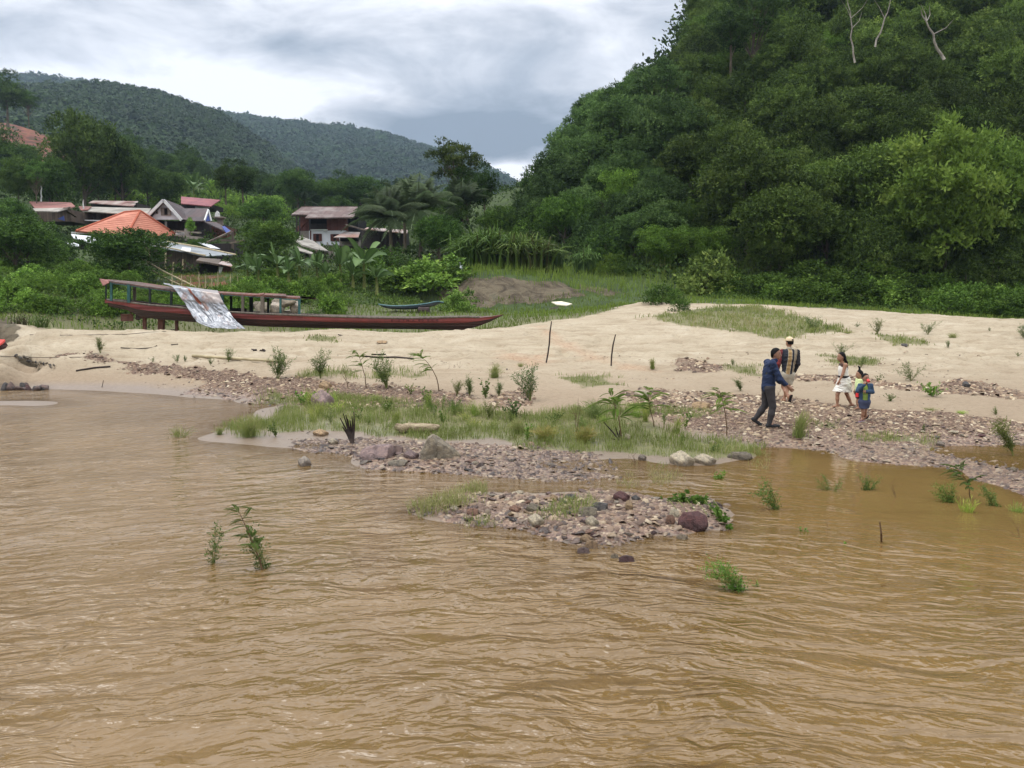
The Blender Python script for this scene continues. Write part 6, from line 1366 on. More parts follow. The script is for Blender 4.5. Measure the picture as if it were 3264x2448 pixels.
# ================================================================ SHORT GRASS
def grassfield():
    r = np.random.RandomState(99); V, T = [], []
    def blades(x, y, hgt, wid, tint, lean=.5, z=None):
        n = len(x); z = h(x, y) if z is None else z; k = z > -.05; x, y, z, hgt, wid, tint = (q[k] if hasattr(q, '__len__') else np.full(k.sum(), q) for q in (x, y, z, hgt, wid, tint)); n = len(x)
        a = r.uniform(0, 2 * PI, n); ln = np.abs(r.normal(0, lean, n)); d = np.stack([np.cos(a), np.sin(a), 0 * a], 1); a2 = r.uniform(0, 2 * PI, n); sd_ = np.stack([np.cos(a2), np.sin(a2), 0 * a], 1) * (wid / 2)[:, None]
        b0 = np.stack([x, y, z - .01], 1); m_ = b0 + d * (hgt * ln * .3)[:, None] + np.array([0, 0, 1]) * (hgt * .6)[:, None]; t_ = b0 + d * (hgt * ln)[:, None] + np.array([0, 0, 1]) * (hgt * (1 - .25 * ln).clip(.3))[:, None]
        V.append(np.stack([b0 - sd_, b0 + sd_, m_ + sd_ * .8, t_, m_ - sd_ * .8, m_ - sd_ * .8], 1)[:, [0, 1, 2, 4, 4, 2, 3, 3]].reshape(-1, 3)); T.append(np.repeat(np.clip(tint, 0, 1), 8))
    def fill(poly, dens, hh_, wid, soft=.3, tb=.5, cond=None, lean=.5):
        lo, hi = poly.min(0) - soft, poly.max(0) + soft; n = int((hi - lo).prod() * dens); x = r.uniform(lo[0], hi[0], n); y = r.uniform(lo[1], hi[1], n)
        d = pdist(x, y, poly) + (vnoise(x, y, 1.7, 3, 9) - .5) * soft * 2.5; tuft = vnoise(x, y, 2.4, 3, 17)
        k = (r.rand(n) < np.clip(d / soft + .4, 0, 1)) & (r.rand(n) < np.clip((tuft - .30) * 4, .12, 1)) & (np.abs(x) < y * .66 + 1)
        if cond is not None: k &= cond(x, y)
        x, y, tuft = x[k], y[k], tuft[k]; big = vnoise(x, y, .8, 3, 23)
        hg = hh_ * (.4 + 1.3 * tuft) * r.uniform(.5, 1.3, len(x)) * (.6 + .8 * big)
        blades(x, y, hg, np.full(len(x), wid), tb + .9 * (big - .5) + r.normal(0, .15, len(x)), lean)
    for i, p in enumerate(GRASS[:-1]):
        if len(p) < 3: continue
        D = p[:, 1].mean(); near = D < 21
        fill(p, 640 if i == 0 else 700 if near else 260 if D < 32 else 90, (.15, .10, .16, .16, .10, .10, .10, .16, .2, .12, .08, .12, .10, .16, .18)[i] if i < 15 else .12, .009 if near else .014 if D < 32 else .03, .25 if near else .5, .42 if i not in (7, 11) else .62)
    NV = len(V)
    p = GRASS[-1]; n = 75000; x = r.uniform(-34, 50, n); y = r.uniform(37, 74, n); k = inpoly(x, y, p) & (np.abs(x) < y * .64) & (r.rand(n) < .25 + 1.2 * vnoise(x, y, .6, 3, 4) ** 1.2); x, y = x[k], y[k]
    eb = pdist(x, y, BANK) < .1 + 1.1 * vnoise(x, y, .8, 2, 3); x, y = x[eb], y[eb]; big = vnoise(x, y, .25, 3, 31); terr = ((y > 58) & (x > -8)).astype(float)
    blades(x, y, (.22 + .3 * terr) * r.uniform(.5, 1.6, len(x)) * (.6 + .8 * big), np.full(len(x), .038), .22 + .8 * (big - .5) + .14 * terr + r.normal(0, .14, len(x)), .45)
    far = (V[NV:], T[NV:]); del V[NV:]; del T[NV:]
    # islet grass and flooded grass
    for poly, dn, hh_, tb in ((gpoly([(1275, 1640), (1330, 1595), (1420, 1575), (1540, 1568), (1560, 1590), (1480, 1615), (1440, 1640), (1340, 1655)]), 1500, .17, .78), (gpoly([(1470, 1640), (1560, 1650), (1600, 1668), (1560, 1682), (1490, 1672)]), 900, .12, .55), (gpoly([(1700, 1640), (1760, 1600), (1880, 1590), (1900, 1615), (1860, 1650), (1800, 1665), (1720, 1655)]), 900, .13, .45)):
        fill(poly, dn, hh_, .007, .12, tb, lean=.8)
    for poly, dn, hh_, tb in (([(1960, 1545), (2000, 1510), (2150, 1505), (2190, 1525), (2180, 1545), (2000, 1560)], 700, .14, .95), ([(2380, 1480), (2420, 1430), (2460, 1450), (2450, 1500)], 300, .12, .9), ([(2050, 1490), (2100, 1475), (2140, 1480), (2120, 1500)], 300, .1, .5), ([(2850, 1440), (2950, 1415), (3010, 1420), (2960, 1440)], 200, .1, .8)):
        w = np.array([onz(a, b, 0)[:2] for a, b in poly]); lo, hi = w.min(0), w.max(0); n = int((hi - lo).prod() * dn); x = r.uniform(lo[0], hi[0], n); y = r.uniform(lo[1], hi[1], n); k = inpoly(x, y, w) & (vnoise(x, y, 3, 2, 3) > .35); x, y = x[k], y[k]
        blades(x, y, hh_ * r.uniform(.4, 1.3, len(x)), np.full(len(x), .007), tb + r.normal(0, .12, len(x)), .8, z=np.full(len(x), -.02))
    for VV, TT, colr, lb in ((V, T, (1, 1, 1, 1), 'short tufted grass on the spit, the islet and the sandbar'), (far[0], far[1], (.85, 1.02, .62, 1), 'longer grass on the river flat behind the sandbar')): _grassobj(VV, TT, colr, lb)
def _grassobj(V, T, colr, lb):
    Vv = np.concatenate(V).reshape(-1, 8, 3); Tt = np.concatenate(T).reshape(-1, 8)
    Q = Vv[:, :7]; q = np.stack([Vv[:, 0], Vv[:, 1], Vv[:, 2], Vv[:, 3]], 1); t3 = np.stack([Vv[:, 3], Vv[:, 2], Vv[:, 6], (Vv[:, 6] + Vv[:, 3]) / 2], 1)
    al = np.concatenate([q, t3]).reshape(-1, 3); tt = np.concatenate([Tt[:, :4] - .08, Tt[:, :4] + .05]).reshape(-1)
    me = npmesh('grass', al, np.arange(len(al)).reshape(-1, 4), tt.clip(0, 1)); me.materials.append(GRS); o = link('grass', me); o.color = colr; tag(o, lb, 'grass', kind='stuff')
grassfield()
# ================================================================ SHRUBS, SAPLINGS AND TUFTS OF THE SHORE
SHR = leafmat('shrub_leaf', [(.050, .070, .022), (.080, .120, .032), (.125, .175, .05), (.20, .25, .10)], trans=.3, objvar=.12)
def shrub(px, py, wpx, hpx, label, style='willow', seed=0, lean=0.0, ns=None, tone=(1, 1, 1), name=None, cat='shrub', pos=None, sub=False, dens=1.0, group=None):
    g = pos or (onz(px, py, 0) if sub else gp(px, py)); k = pxm(g[1]); W_ = wpx * k / 2; H_ = hpx * k; r = np.random.RandomState(seed * 7 + 5)
    nm = name or {'willow': 'leafy_shrub', 'feather': 'feathery_sapling', 'grass': 'grass_tuft', 'broad': 'leafy_plant', 'twig': 'bare_twig'}[style]
    o = thing(nm, label, cat, (g[0], g[1], g[2] - (.15 if sub else .02)), 0, group); H_ += .15 if sub else .02
    lm = LM(); t = MB(); ns = ns or {'willow': 9, 'feather': 1, 'grass': 110, 'broad': 7, 'twig': 3}[style]
    if style == 'grass':
        n = int(ns * 1.5); a = r.uniform(0, 2 * PI, n); ln = r.uniform(0, 1, n); hh_ = H_ * r.uniform(.5, 1.1, n)
        b0 = np.stack([r.normal(0, W_ * .22, n), r.normal(0, W_ * .22, n), 0 * a], 1); d = np.stack([np.cos(a), np.sin(a), 0 * a], 1); pts = []
        for u in (0, .4, .75, 1): pts.append(b0 + d * (W_ * ln * u ** 1.8)[:, None] + np.array([lean * u ** 1.5 * H_, 0, 0]) + np.array([0, 0, 1]) * (hh_ * (u - .25 * ln * u ** 3))[:, None])
        for i in range(3): lm.leaves(pts[i], pts[i + 1] - pts[i], np.linalg.norm(pts[i + 1] - pts[i], axis=1) * 1.15, .35 + .2 * i + r.normal(0, .12, n), .05 if H_ > .4 else .08, r)
    else:
        for s in range(ns):
            a = r.uniform(0, 2 * PI); sp_ = r.uniform(.15, 1.0) if ns > 1 else .1; Ls = H_ * r.uniform(.6, 1.0) if s else H_ * .98
            u = np.linspace(0, 1, 14); d = np.array([math.cos(a), math.sin(a) * .8, 0])
            P = d * (W_ * sp_ * u ** 1.3)[:, None] + np.array([1, 0, 0]) * (lean * H_ * u ** 1.7)[:, None] + np.array([0, 0, 1]) * (Ls * (u - (.12 * sp_ + .12 * abs(lean)) * u ** 2.2))[:, None] + np.cumsum(r.normal(0, H_ * .008, (14, 3)), 0)
            r0 = max(.004, H_ * (.012 if style != 'feather' else .014))
            t.tube([tuple(p) for p in P[::2]], [r0 * (1 - .75 * i / 6) for i in range(7)], 5)
            if style == 'twig':
                for _ in range(2):
                    i = r.randint(5, 12); q = P[i] + rdir(1, r)[0] * H_ * .2 + np.array([0, 0, H_ * .15]); t.tube([tuple(P[i]), tuple(q)], [r0 * .5, r0 * .25], 4)
                continue
            if style == 'feather':
                for j in range(int(22 * dens)):
                    uu = r.uniform(.45, 1); p0 = np.array([np.interp(uu, u, P[:, c]) for c in range(3)]); aa = r.uniform(0, 2 * PI); L_ = W_ * r.uniform(1.0, 2.1) * (1.2 - .45 * uu) 
                    dd = unit(np.array([math.cos(aa) + lean * 1.6, math.sin(aa) * .8, r.uniform(.0, .7)])); v = np.linspace(0, 1, 26)[:, None]
                    Q_ = p0 + dd * L_ * v + np.array([0, 0, -.35]) * L_ * v ** 2.2; t.tube([tuple(q) for q in Q_[::8]], [r0 * .2] * 3 + [r0 * .1], 4)
                    T_ = unit(np.gradient(Q_, axis=0)); sd_ = unit(np.cross(T_, [0, 0, 1]))
                    for sg in (-1, 1): lm.leaves(Q_[2:], sd_[2:] * sg + T_[2:] * .5 + np.array([0, 0, -.15]), L_ * .14 * np.sin(PI * (.15 + .8 * v[2:, 0])), .55 + r.normal(0, .2) + r.normal(0, .08, 24), .32, r, up=T_[2:])
                continue
            nl = int((26 if style == 'willow' else 12) * dens); uu = r.uniform(.18, 1, nl); p0 = np.stack([np.interp(uu, u, P[:, c]) for c in range(3)], 1); T_ = unit(P[-1] - P[3])
            if style == 'willow':
                # short side shoots carrying narrow leaves
                for j in range(nl):
                    dd = unit(T_ * .8 + rdir(1, r)[0] * .9); L_ = H_ * r.uniform(.08, .2); v = np.linspace(.1, 1, 5)[:, None]; Q_ = p0[j] + dd * L_ * v
                    lm.leaves(Q_, dd * .6 + rdir(5, r) * .8, L_ * .42, .3 + .4 * uu[j] + r.normal(0, .14, 5), .26, r)
            else:
                lm.leaves(p0, T_ * .5 + rdir(nl, r) + np.array([0, 0, .2]), H_ * r.uniform(.10, .18, nl), .45 + r.normal(0, .16, nl), .6, r)
    if len(t.v): t.build('stem', GSTEM if style in ('willow', 'broad') else TWIG, o)
    if lm.V:
        c = link('blades' if style == 'grass' else 'leaves', lm.mesh('leaves', GRS if style == 'grass' else SHR), o); c.color = (*tone, 1)
    return o
SL = [
 (1168, 1236, 60, 128, 'feathery sapling with a drooping fern-like top above the gravel', 'feather', -.30),
 (1400, 1246, 70, 138, 'tallest feathery sapling, bent over to the left above the grassy spit', 'feather', -.52),
 (1110, 1238, 30, 76, 'bare leaning twig between the round shrub and the feathery sapling', 'twig', -.4),
 (886, 1208, 96, 98, 'round willow-like shrub growing out of the purple gravel', 'willow', .05),
 (1022, 1205, 74, 96, 'spiky open shrub beside the small grass patch', 'willow', 0),
 (1232, 1236, 74, 116, 'thin straggly shrub between two feathery saplings', 'willow', -.1),
 (1690, 1276, 84, 118, 'dark grey-green shrub forking from the gravel by the damp sand', 'willow', -.12),
 (320, 1124, 38, 54, 'small upright green seedling alone on the dry sand', 'willow', 0),
 (728, 1152, 50, 46, 'pale spindly shrub by the bamboo pole', 'willow', 0),
 (672, 1162, 34, 24, 'low green sprig near the end of the bamboo pole', 'willow', 0), (565, 1154, 36, 26, 'low dark sprig in the thin gravel strip', 'willow', 0), (487, 1152, 36, 16, 'tiny flat sprig on the gravel strip', 'broad', 0), (590, 1152, 16, 20, 'tiny upright sprig beside the low dark one', 'willow', 0),
 (1575, 1203, 62, 48, 'fan shaped grassy shrub on the smooth sand', 'grass', .1), (1498, 1262, 26, 70, 'slim upright shrub in the pebbles', 'willow', -.05), (1548, 1268, 44, 70, 'bushy green weed behind the grassy spit', 'broad', 0), (1590, 1262, 24, 52, 'narrow leafy weed at the edge of the grassy spit', 'willow', 0),
 (1455, 1262, 60, 54, 'thin brownish weeds among the pebbles', 'willow', -.1), (1310, 1255, 50, 40, 'yellowish weed in the pebbles', 'broad', 0), (1660, 1168, 26, 14, 'little flat tuft on the open sand', 'grass', 0), (1465, 1172, 50, 24, 'thin bowed twigs on the open sand', 'twig', .2),
 (1982, 1404, 118, 176, 'tall thin feathery sapling above the dead branches', 'feather', -.22), (2086, 1360, 100, 136, 'feathery sapling with a flat spreading top, behind the short grass', 'feather', -.12), (2316, 1386, 84, 160, 'yellow-green feathery sapling standing alone by the purple shingle', 'feather', -.15),
 (1836, 1380, 20, 108, 'dry bare stem rising from the middle of the grass', 'twig', .05), (1780, 1318, 10, 34, 'short dead stick in the grass', 'twig', 0), (1900, 1330, 110, 62, 'wide grey-green grassy bush on the spit', 'grass', -.1), (2065, 1320, 34, 44, 'small dark weed behind the short grass', 'willow', 0),
 (2545, 1393, 78, 92, 'tall arching grass tuft next to the man in the blue shirt', 'grass', .14), (2972, 1264, 108, 52, 'bright green rounded bush in the far strip of gravel', 'broad', .0),
 (2745, 1168, 120, 40, 'long low bush on the sand behind the girl', 'willow', .05), (2678, 1140, 76, 52, 'open feathery shrub above the head of the girl', 'willow', .05), (2594, 1050, 80, 48, 'grey-green shrub on the upper sand near the grass patch', 'willow', 0), (2636, 1050, 26, 14, 'small green clump beside the grey-green shrub', 'broad', 0), (2733, 1042, 30, 18, 'small dark clump on the upper sand', 'broad', 0), (2797, 1064, 62, 52, 'olive pyramid shaped shrub on the upper sand', 'willow', 0),
 (2958, 1066, 76, 46, 'tangle of pale twigs and leaves on the upper sand', 'willow', .1), (3036, 1076, 44, 18, 'flat tuft on the upper sand', 'grass', 0), (3154, 1054, 24, 12, 'tiny green clump high on the sand at the edge', 'broad', 0), (3262, 1076, 50, 44, 'dark shrub at the frame edge on the upper sand', 'willow', 0), (3022, 1108, 18, 24, 'tiny sapling on the upper sand', 'willow', 0), (3244, 1134, 30, 16, 'low clump at the frame edge on the sand', 'broad', 0),
 (2905, 1212, 120, 60, 'straggling shrubs on the far gravel strip', 'willow', -.1), (2838, 1278, 76, 28, 'spreading low plant on the damp sand beside the boy', 'broad', .1), (2800, 1215, 60, 26, 'low sprig on the gravel behind the boy', 'broad', 0), (2700, 1062, 40, 8, 'thin creeping tuft on the upper sand', 'grass', 0),
 (3230, 1450, 120, 128, 'brownish willow shrub standing at the edge of the pool', 'willow', -.08), (3175, 1320, 30, 26, 'small sprig on the damp sand near the frame edge', 'willow', -.2), (2965, 1310, 50, 14, 'low tuft where damp sand meets the shingle', 'grass', 0), (3065, 1318, 44, 12, 'bright low tuft on the shingle edge', 'grass', 0), (2945, 1370, 22, 22, 'little weed in the pale shingle', 'broad', 0), (2480, 1262, 26, 30, 'dry sprig behind the shoes of the man in the cap', 'twig', .1), (2360, 1245, 30, 50, 'thin leaning weed on the damp sand left of the man in blue', 'willow', -.25), (2080, 1175, 26, 36, 'small reedy tuft beside the patch of purple gravel', 'grass', 0), (2335, 1164, 20, 22, 'small weed at the corner of the grass patch', 'willow', 0),
 (795, 1392, 104, 78, 'thick tuft of long grass at the tip of the mud bank', 'grass', .02), (700, 1384, 50, 30, 'sparse short tuft on the mud bank', 'grass', 0), (880, 1392, 60, 50, 'leafy creeping weed on the mud bank', 'broad', .0), (965, 1290, 90, 46, 'bright green rounded weed beside the reddish boulder', 'broad', 0),
 (1640, 1330, 90, 60, 'dark leafy weeds in the middle of the spit', 'broad', 0), (1770, 1350, 80, 40, 'glossy green weed patch in the grass', 'broad', 0), (1560, 1330, 80, 60, 'brownish tangled weeds in the grass', 'willow', 0), (1450, 1310, 90, 50, 'reddish stemmed weeds on the spit', 'willow', 0), (1740, 1400, 110, 50, 'tangle of dry stalks at the front of the grass', 'grass', 0), (1860, 1410, 90, 56, 'dry arching stalks beside the dead branches', 'grass', .1), (1650, 1380, 70, 50, 'leaning grass clump in front of the spit weeds', 'grass', 0), (2270, 1440, 90, 30, 'dark creeping weed near the wet grass', 'broad', 0), (1360, 1290, 50, 60, 'upright green weed behind the reddish stems', 'broad', 0),
]
for i, (px, py, w, hh_, lb, st, ln) in enumerate(SL):
    tone = (1, 1, 1)
    if 'grey-green' in lb or 'dark' in lb: tone = (.8, .92, .95)
    if 'bright' in lb: tone = (1.35, 1.75, 1.0)
    if 'brown' in lb or 'dry' in lb or 'olive' in lb: tone = (1.1, .95, .8)
    if 'yellow' in lb: tone = (1.4, 1.35, .8)
    if st == 'feather': tone = (1.55, 1.7, 1.1)
    if gp(px, py) is None: continue
    shrub(px, py, w, hh_, lb, st, i, ln, tone=tone, dens=1.7 if 'rounded' in lb or 'thick' in lb or 'round ' in lb else 1.2, ns={'grass': 190, 'broad': 14}.get(st) if w > 60 else None)
WT = [
 (838, 1815, 90, 232, 'leafy flooded sapling bending over in the brown water', 'feather', -.30, (1, 1.1, .9), 22), (846, 1812, 60, 150, 'lower shoots of the flooded sapling', 'willow', -.2, (.75, .85, .7), 3),
 (676, 1795, 40, 140, 'thin flooded sapling with a bare bent tip', 'willow', .12, (.8, .9, .7), 2),
 (2376, 1882, 90, 118, 'bright broad leaved plant leaning out of the water', 'willow', -.55, (1.2, 1.6, 1.0), 9), (2482, 1622, 60, 112, 'small tree sprig with a dark stem rising from the calm water', 'willow', -.40, (.9, 1.1, .8), 4),
 (2650, 1562, 130, 44, 'low flooded shrub, mostly leaves on the water', 'willow', -.2, (.9, 1.0, .8), 8), (2765, 1562, 90, 56, 'flooded shrub beside the low one', 'willow', .1, (.9, 1.0, .8), 7), (2860, 1585, 30, 60, 'bare forked stick leaning out of the water', 'twig', -.3, (1, 1, 1), 2),
 (3035, 1602, 80, 66, 'round leafy flooded shrub on a single stem', 'willow', -.3, (1, 1.2, .8), 9), (3096, 1592, 84, 128, 'flooded feathery shrub leaning left near the shingle', 'feather', -.45, (.9, 1.05, .85), 2), (3084, 1632, 80, 60, 'bright drooping grass plant in the water', 'grass', .0, (1.3, 1.5, .8), 40), (3180, 1612, 50, 74, 'thin flooded sprig with one pale leaf', 'willow', -.3, (.9, 1.1, .9), 4),
 (3246, 1632, 70, 34, 'grass tuft in the water at the frame edge', 'grass', 0, (1, 1.2, .8), 90), (3256, 1712, 40, 70, 'bare flooded twig at the frame edge', 'twig', -.3, (1, 1, 1), 2), (2562, 1696, 50, 20, 'floating sprig of leaves on the calm water', 'broad', 0, (1, 1.3, .8), 5), (2690, 1732, 34, 10, 'single bright leaf cluster on the water', 'broad', 0, (1.3, 1.7, .9), 3), (2290, 1526, 60, 26, 'bright floating weed beyond the cream boulders', 'broad', 0, (1.3, 1.7, .9), 9), (2410, 1868, 20, 18, 'small weed touching the water beside the broad leaved plant', 'broad', 0, (1.2, 1.5, .9), 4),
 (572, 1392, 104, 42, 'flooded grass tuft standing off the tip of the mud bank', 'grass', 0, (.9, .95, .8), 90), (2640, 1690, 16, 55, 'thin forked dead stem in the calm water', 'twig', -.2, (1, 1, 1), 1), (2030, 1480, 60, 46, 'dark bare twigs fanning out of the inlet', 'twig', -.25, (1, 1, 1), 5)]
for i, (px, py, w, hh_, lb, st, ln, tone, ns) in enumerate(WT): shrub(px, py, w, hh_, lb, st, 200 + i, ln, ns if st != 'feather' else 1, tone, sub=True, dens=1.5)
tag(B('upright_stick', TWIG, None, lambda m: m.tube([onz(2810, 1742, -.1), at(2809, 1700, onz(2810, 1742)[1]), at(2804, 1663, onz(2810, 1742)[1])], [.012, .011, .007], 6)), 'single thick dark stick standing straight out of the calm water', 'stick')
rw = random.Random(44)
WK = gpoly([(930, 1275), (1400, 1295), (1700, 1325), (1900, 1305), (2100, 1330), (2300, 1400), (2250, 1440), (1900, 1430), (1560, 1390), (1380, 1380), (1150, 1360), (980, 1355)])
nw = 0
while nw < 46:
    x, y = rw.uniform(WK[:, 0].min(), WK[:, 0].max()), rw.uniform(WK[:, 1].min(), WK[:, 1].max())
    if not inpoly(np.array([x]), np.array([y]), WK)[0]: continue
    st = rw.choice(['willow', 'broad', 'grass', 'grass', 'willow']); hh_ = rw.uniform(28, 62); b = rw.uniform(.9, 1.5)
    shrub(0, 0, rw.uniform(40, 80), hh_, 'small weed standing among the short grass of the spit', st, 400 + nw, rw.uniform(-.2, .2), 60 if st == 'grass' else 5, (b, b * rw.uniform(.95, 1.2), b * .8), pos=(x, y, hz(x, y)), name='weed', cat='weed', group='weeds in the grass of the spit'); nw += 1
# creeper draped over the maroon block
def creeper():
    r = np.random.RandomState(6); lm = LM(); t = MB()
    for i in range(340):
        u = r.rand(); px = 2110 + u * 215; py = np.interp(u, [0, .3, .6, 1], [1612, 1592, 1600, 1680]) + r.normal(0, 11); g = onz(px, np.interp(px, [2110, 2250, 2330], [1612, 1622, 1690]), .02)
        z = at(px, py, g[1])[2]; p = np.array([[g[0], g[1] + r.normal(0, .05), max(z, .01)]]); lm.leaves(p, np.array([[r.normal(0, 1), -.6, .4]]), r.uniform(.05, .085), .5 + r.normal(0, .2), .85, r)
    for i in range(6):
        a = onz(2120 + 30 * i, 1625, .03); b = onz(2170 + 28 * i, 1640, .1); t.tube([a, ((a[0] + b[0]) / 2, a[1], .16), b], .005, 4)
    o = thing('creeper', 'bright green creeper with rounded leaves trailing over the maroon block', 'creeper'); t.build('stem', GSTEM, o); c = link('leaves', lm.mesh('leaves', LEAFY), o); c.color = (1, 1.15, .9, 1)
creeper()
# charred stump, dead branches, poles, planks
CHAR = mottled('charred_wood', srgb(34, 28, 26), srgb(62, 50, 44), 12, .9, .6)
def fingers(px, py, tips, label, name='charred_stump', w=.02, cat='stump'):
    g = gp(px, py); m = MB(); D = g[1]
    for i, (tx, ty) in enumerate(tips):
        T_ = at(tx, ty, D + .05 * math.sin(i * 2)); mid = ((g[0] * .45 + T_[0] * .55) + .01 * math.cos(i), D + .03, g[2] * .5 + T_[2] * .5); m.tube([(g[0], g[1], g[2] - .05), mid, T_], [w * 1.5, w, w * .45], 6)
    tag(m.build(name, CHAR, None, True), label, cat)
fingers(1124, 1412, [(1084, 1332), (1094, 1318), (1102, 1322), (1108, 1335), (1116, 1340), (1122, 1326), (1128, 1312), (1092, 1360), (1118, 1350)], 'blackened stump with upright fingers of charred wood')
fingers(1980, 1402, [(1924, 1345), (1930, 1352), (1962, 1362), (1975, 1372), (1948, 1398)], 'dark dead branches bent over in the grass', 'dead_branch', .014, 'branch')
def stick3(pts, label, r=.02, mat=None, name='wooden_stake', cat='stake', lift=.0, D=None, group=None):
    W3 = []
    if D is None: g0 = gp(*pts[0]); D = g0[1]
    for (px, py) in pts: W3.append(at(px, py, D))
    tag(MB().tube(W3, [r] * (len(W3) - 1) + [r * .6], 7).build(name, mat or TWIG, None, True), label, cat, group)
stick3([(1741, 1156), (1746, 1130), (1751, 1095), (1753, 1060), (1758, 1024)], 'tall crooked stake in the sand', .025, CHAR)
stick3([(1948, 1166), (1950, 1130), (1954, 1100), (1962, 1066)], 'shorter leaning stake with a forked tip further along the sand', .024, CHAR)
stick3([(325, 1234), (330, 1212)], 'tiny stick standing in the wet sand by the water', .012, CHAR, 'small_stick', 'stick')
def lying(pts, r, label, mat, name, cat):
    W3 = []
    for p in pts: g = gp(*p); W3.append((g[0], g[1], g[2] + r * .7))
    tag(MB().tube(W3, r, 8).build(name, mat, None, True), label, cat)
lying([(614, 1136), (700, 1142), (800, 1149), (905, 1153)], .05, 'long pale bamboo pole lying across the sand', M['bamboo'], 'bamboo_pole', 'pole')
lying([(242, 1183), (300, 1174), (352, 1168)], .03, 'thin dark plank lying on the damp sand', CHAR, 'plank', 'plank')
lying([(385, 1109), (440, 1112), (480, 1109), (500, 1103)], .018, 'crooked dry stick on the upper sand', CHAR, 'dry_stick', 'stick')
lying([(1150, 1136), (1210, 1141), (1260, 1140), (1318, 1144)], .03, 'long dark driftwood stick beside the feathery saplings', CHAR, 'dry_stick', 'stick')
lying([(545, 1099), (568, 1098)], .02, 'short stick on the upper sand', CHAR, 'dry_stick', 'stick')
lying([(1184, 1131), (1230, 1130)], .025, 'short dark stick behind the longer driftwood one', CHAR, 'dry_stick', 'stick')
lying([(0, 1135), (100, 1136), (250, 1137), (330, 1139)], .010, 'thin mooring rope stretched over the sand near the frame edge', CHAR, 'rope', 'rope')
lying([(95, 1067), (200, 1068), (400, 1066), (470, 1060), (530, 1056)], .010, 'mooring line running along the crest of the sand', CHAR, 'rope', 'rope')
# odd litter
def heap(px, py, w, hh_, n, label, mat, name, cat, seed):
    r = random.Random(seed); g = gp(px, py); k = pxm(g[1]); m = MB()
    for i in range(n): m.box((g[0] + r.uniform(-.5, .5) * w * k, g[1] + r.uniform(-.1, .1), g[2] + r.uniform(0, .6) * hh_ * k), (w * k * r.uniform(.15, .4), .1, hh_ * k * .35), Matrix.Rotation(r.uniform(-.5, .5), 3, 'Y') @ Matrix.Rotation(r.uniform(0, 3), 3, 'Z'))
    tag(m.build(name, mat), label, cat)
heap(826, 1116, 44, 7, 8, 'scrap of black burnt wood on the sand', CHAR, 'burnt_wood', 'wood scrap', 1)
heap(1083, 1069, 16, 5, 3, 'small broken bit of wood on the upper sand', CHAR, 'wood_scrap', 'wood scrap', 2)
heap(553, 1053, 14, 6, 4, 'dark rag on the crest below the boat', CHAR, 'dark_rag', 'rag', 3)
stone(3084, 1234, 40, 18, 'dark grey', 'dark pointed plastic sheet or rock on the far gravel strip', SLABBY, name='dark_sheet', cat='litter')
stone(2885, 1102, 30, 8, 'dark grey', 'dark blue cloth dropped on the upper sand', FLAT, name='dropped_cloth', cat='cloth')
stone(1218, 1093, 48, 8, 'ochre', 'low mound of reddish mud on the sand', FLAT, name='mud_mound', cat='mound')
stone(2335, 1054, 24, 9, 'cream', 'crumpled pale plastic on the edge of the grass patch', FLAT, name='plastic_scrap', cat='litter')
a = MB(); panel(a, [(1758, 962, 50), (1790, 960, 51), (1824, 968, 50), (1806, 973, 49), (1775, 970, 49)], .05); tag(a.build('white_board', mottled('bleached_board', srgb(196, 184, 160), srgb(222, 212, 190), 3)), 'bleached board lying on the green flat by the earth bank', 'board')
a = MB(); a.bar(at(1752, 985, 48), at(1780, 979, 48), .12, .1); tag(a.build('plank', M['greywood']), 'grey plank end resting in the grass below the bleached board', 'plank')
# boulders behind the boat
for i, (px, py, w, hh_) in enumerate(((838, 985, 60, 22), (880, 990, 80, 34), (900, 965, 90, 22), (930, 985, 60, 26), (860, 1000, 70, 16), (915, 1000, 90, 14), (800, 975, 40, 14))):
    x = at(px, py, 43)[0]; stone(px, py, w, hh_, 'pale grey' if i % 2 else 'grey green', 'grey weathered boulder seen between the posts of the red boat', SLABBY if i % 2 else BLOCKY, pos=(x, 43 + i * .2, at(px, py, 43)[2]), name='boulder', group='boulders behind the boat', cat='boulder', sink=.4)
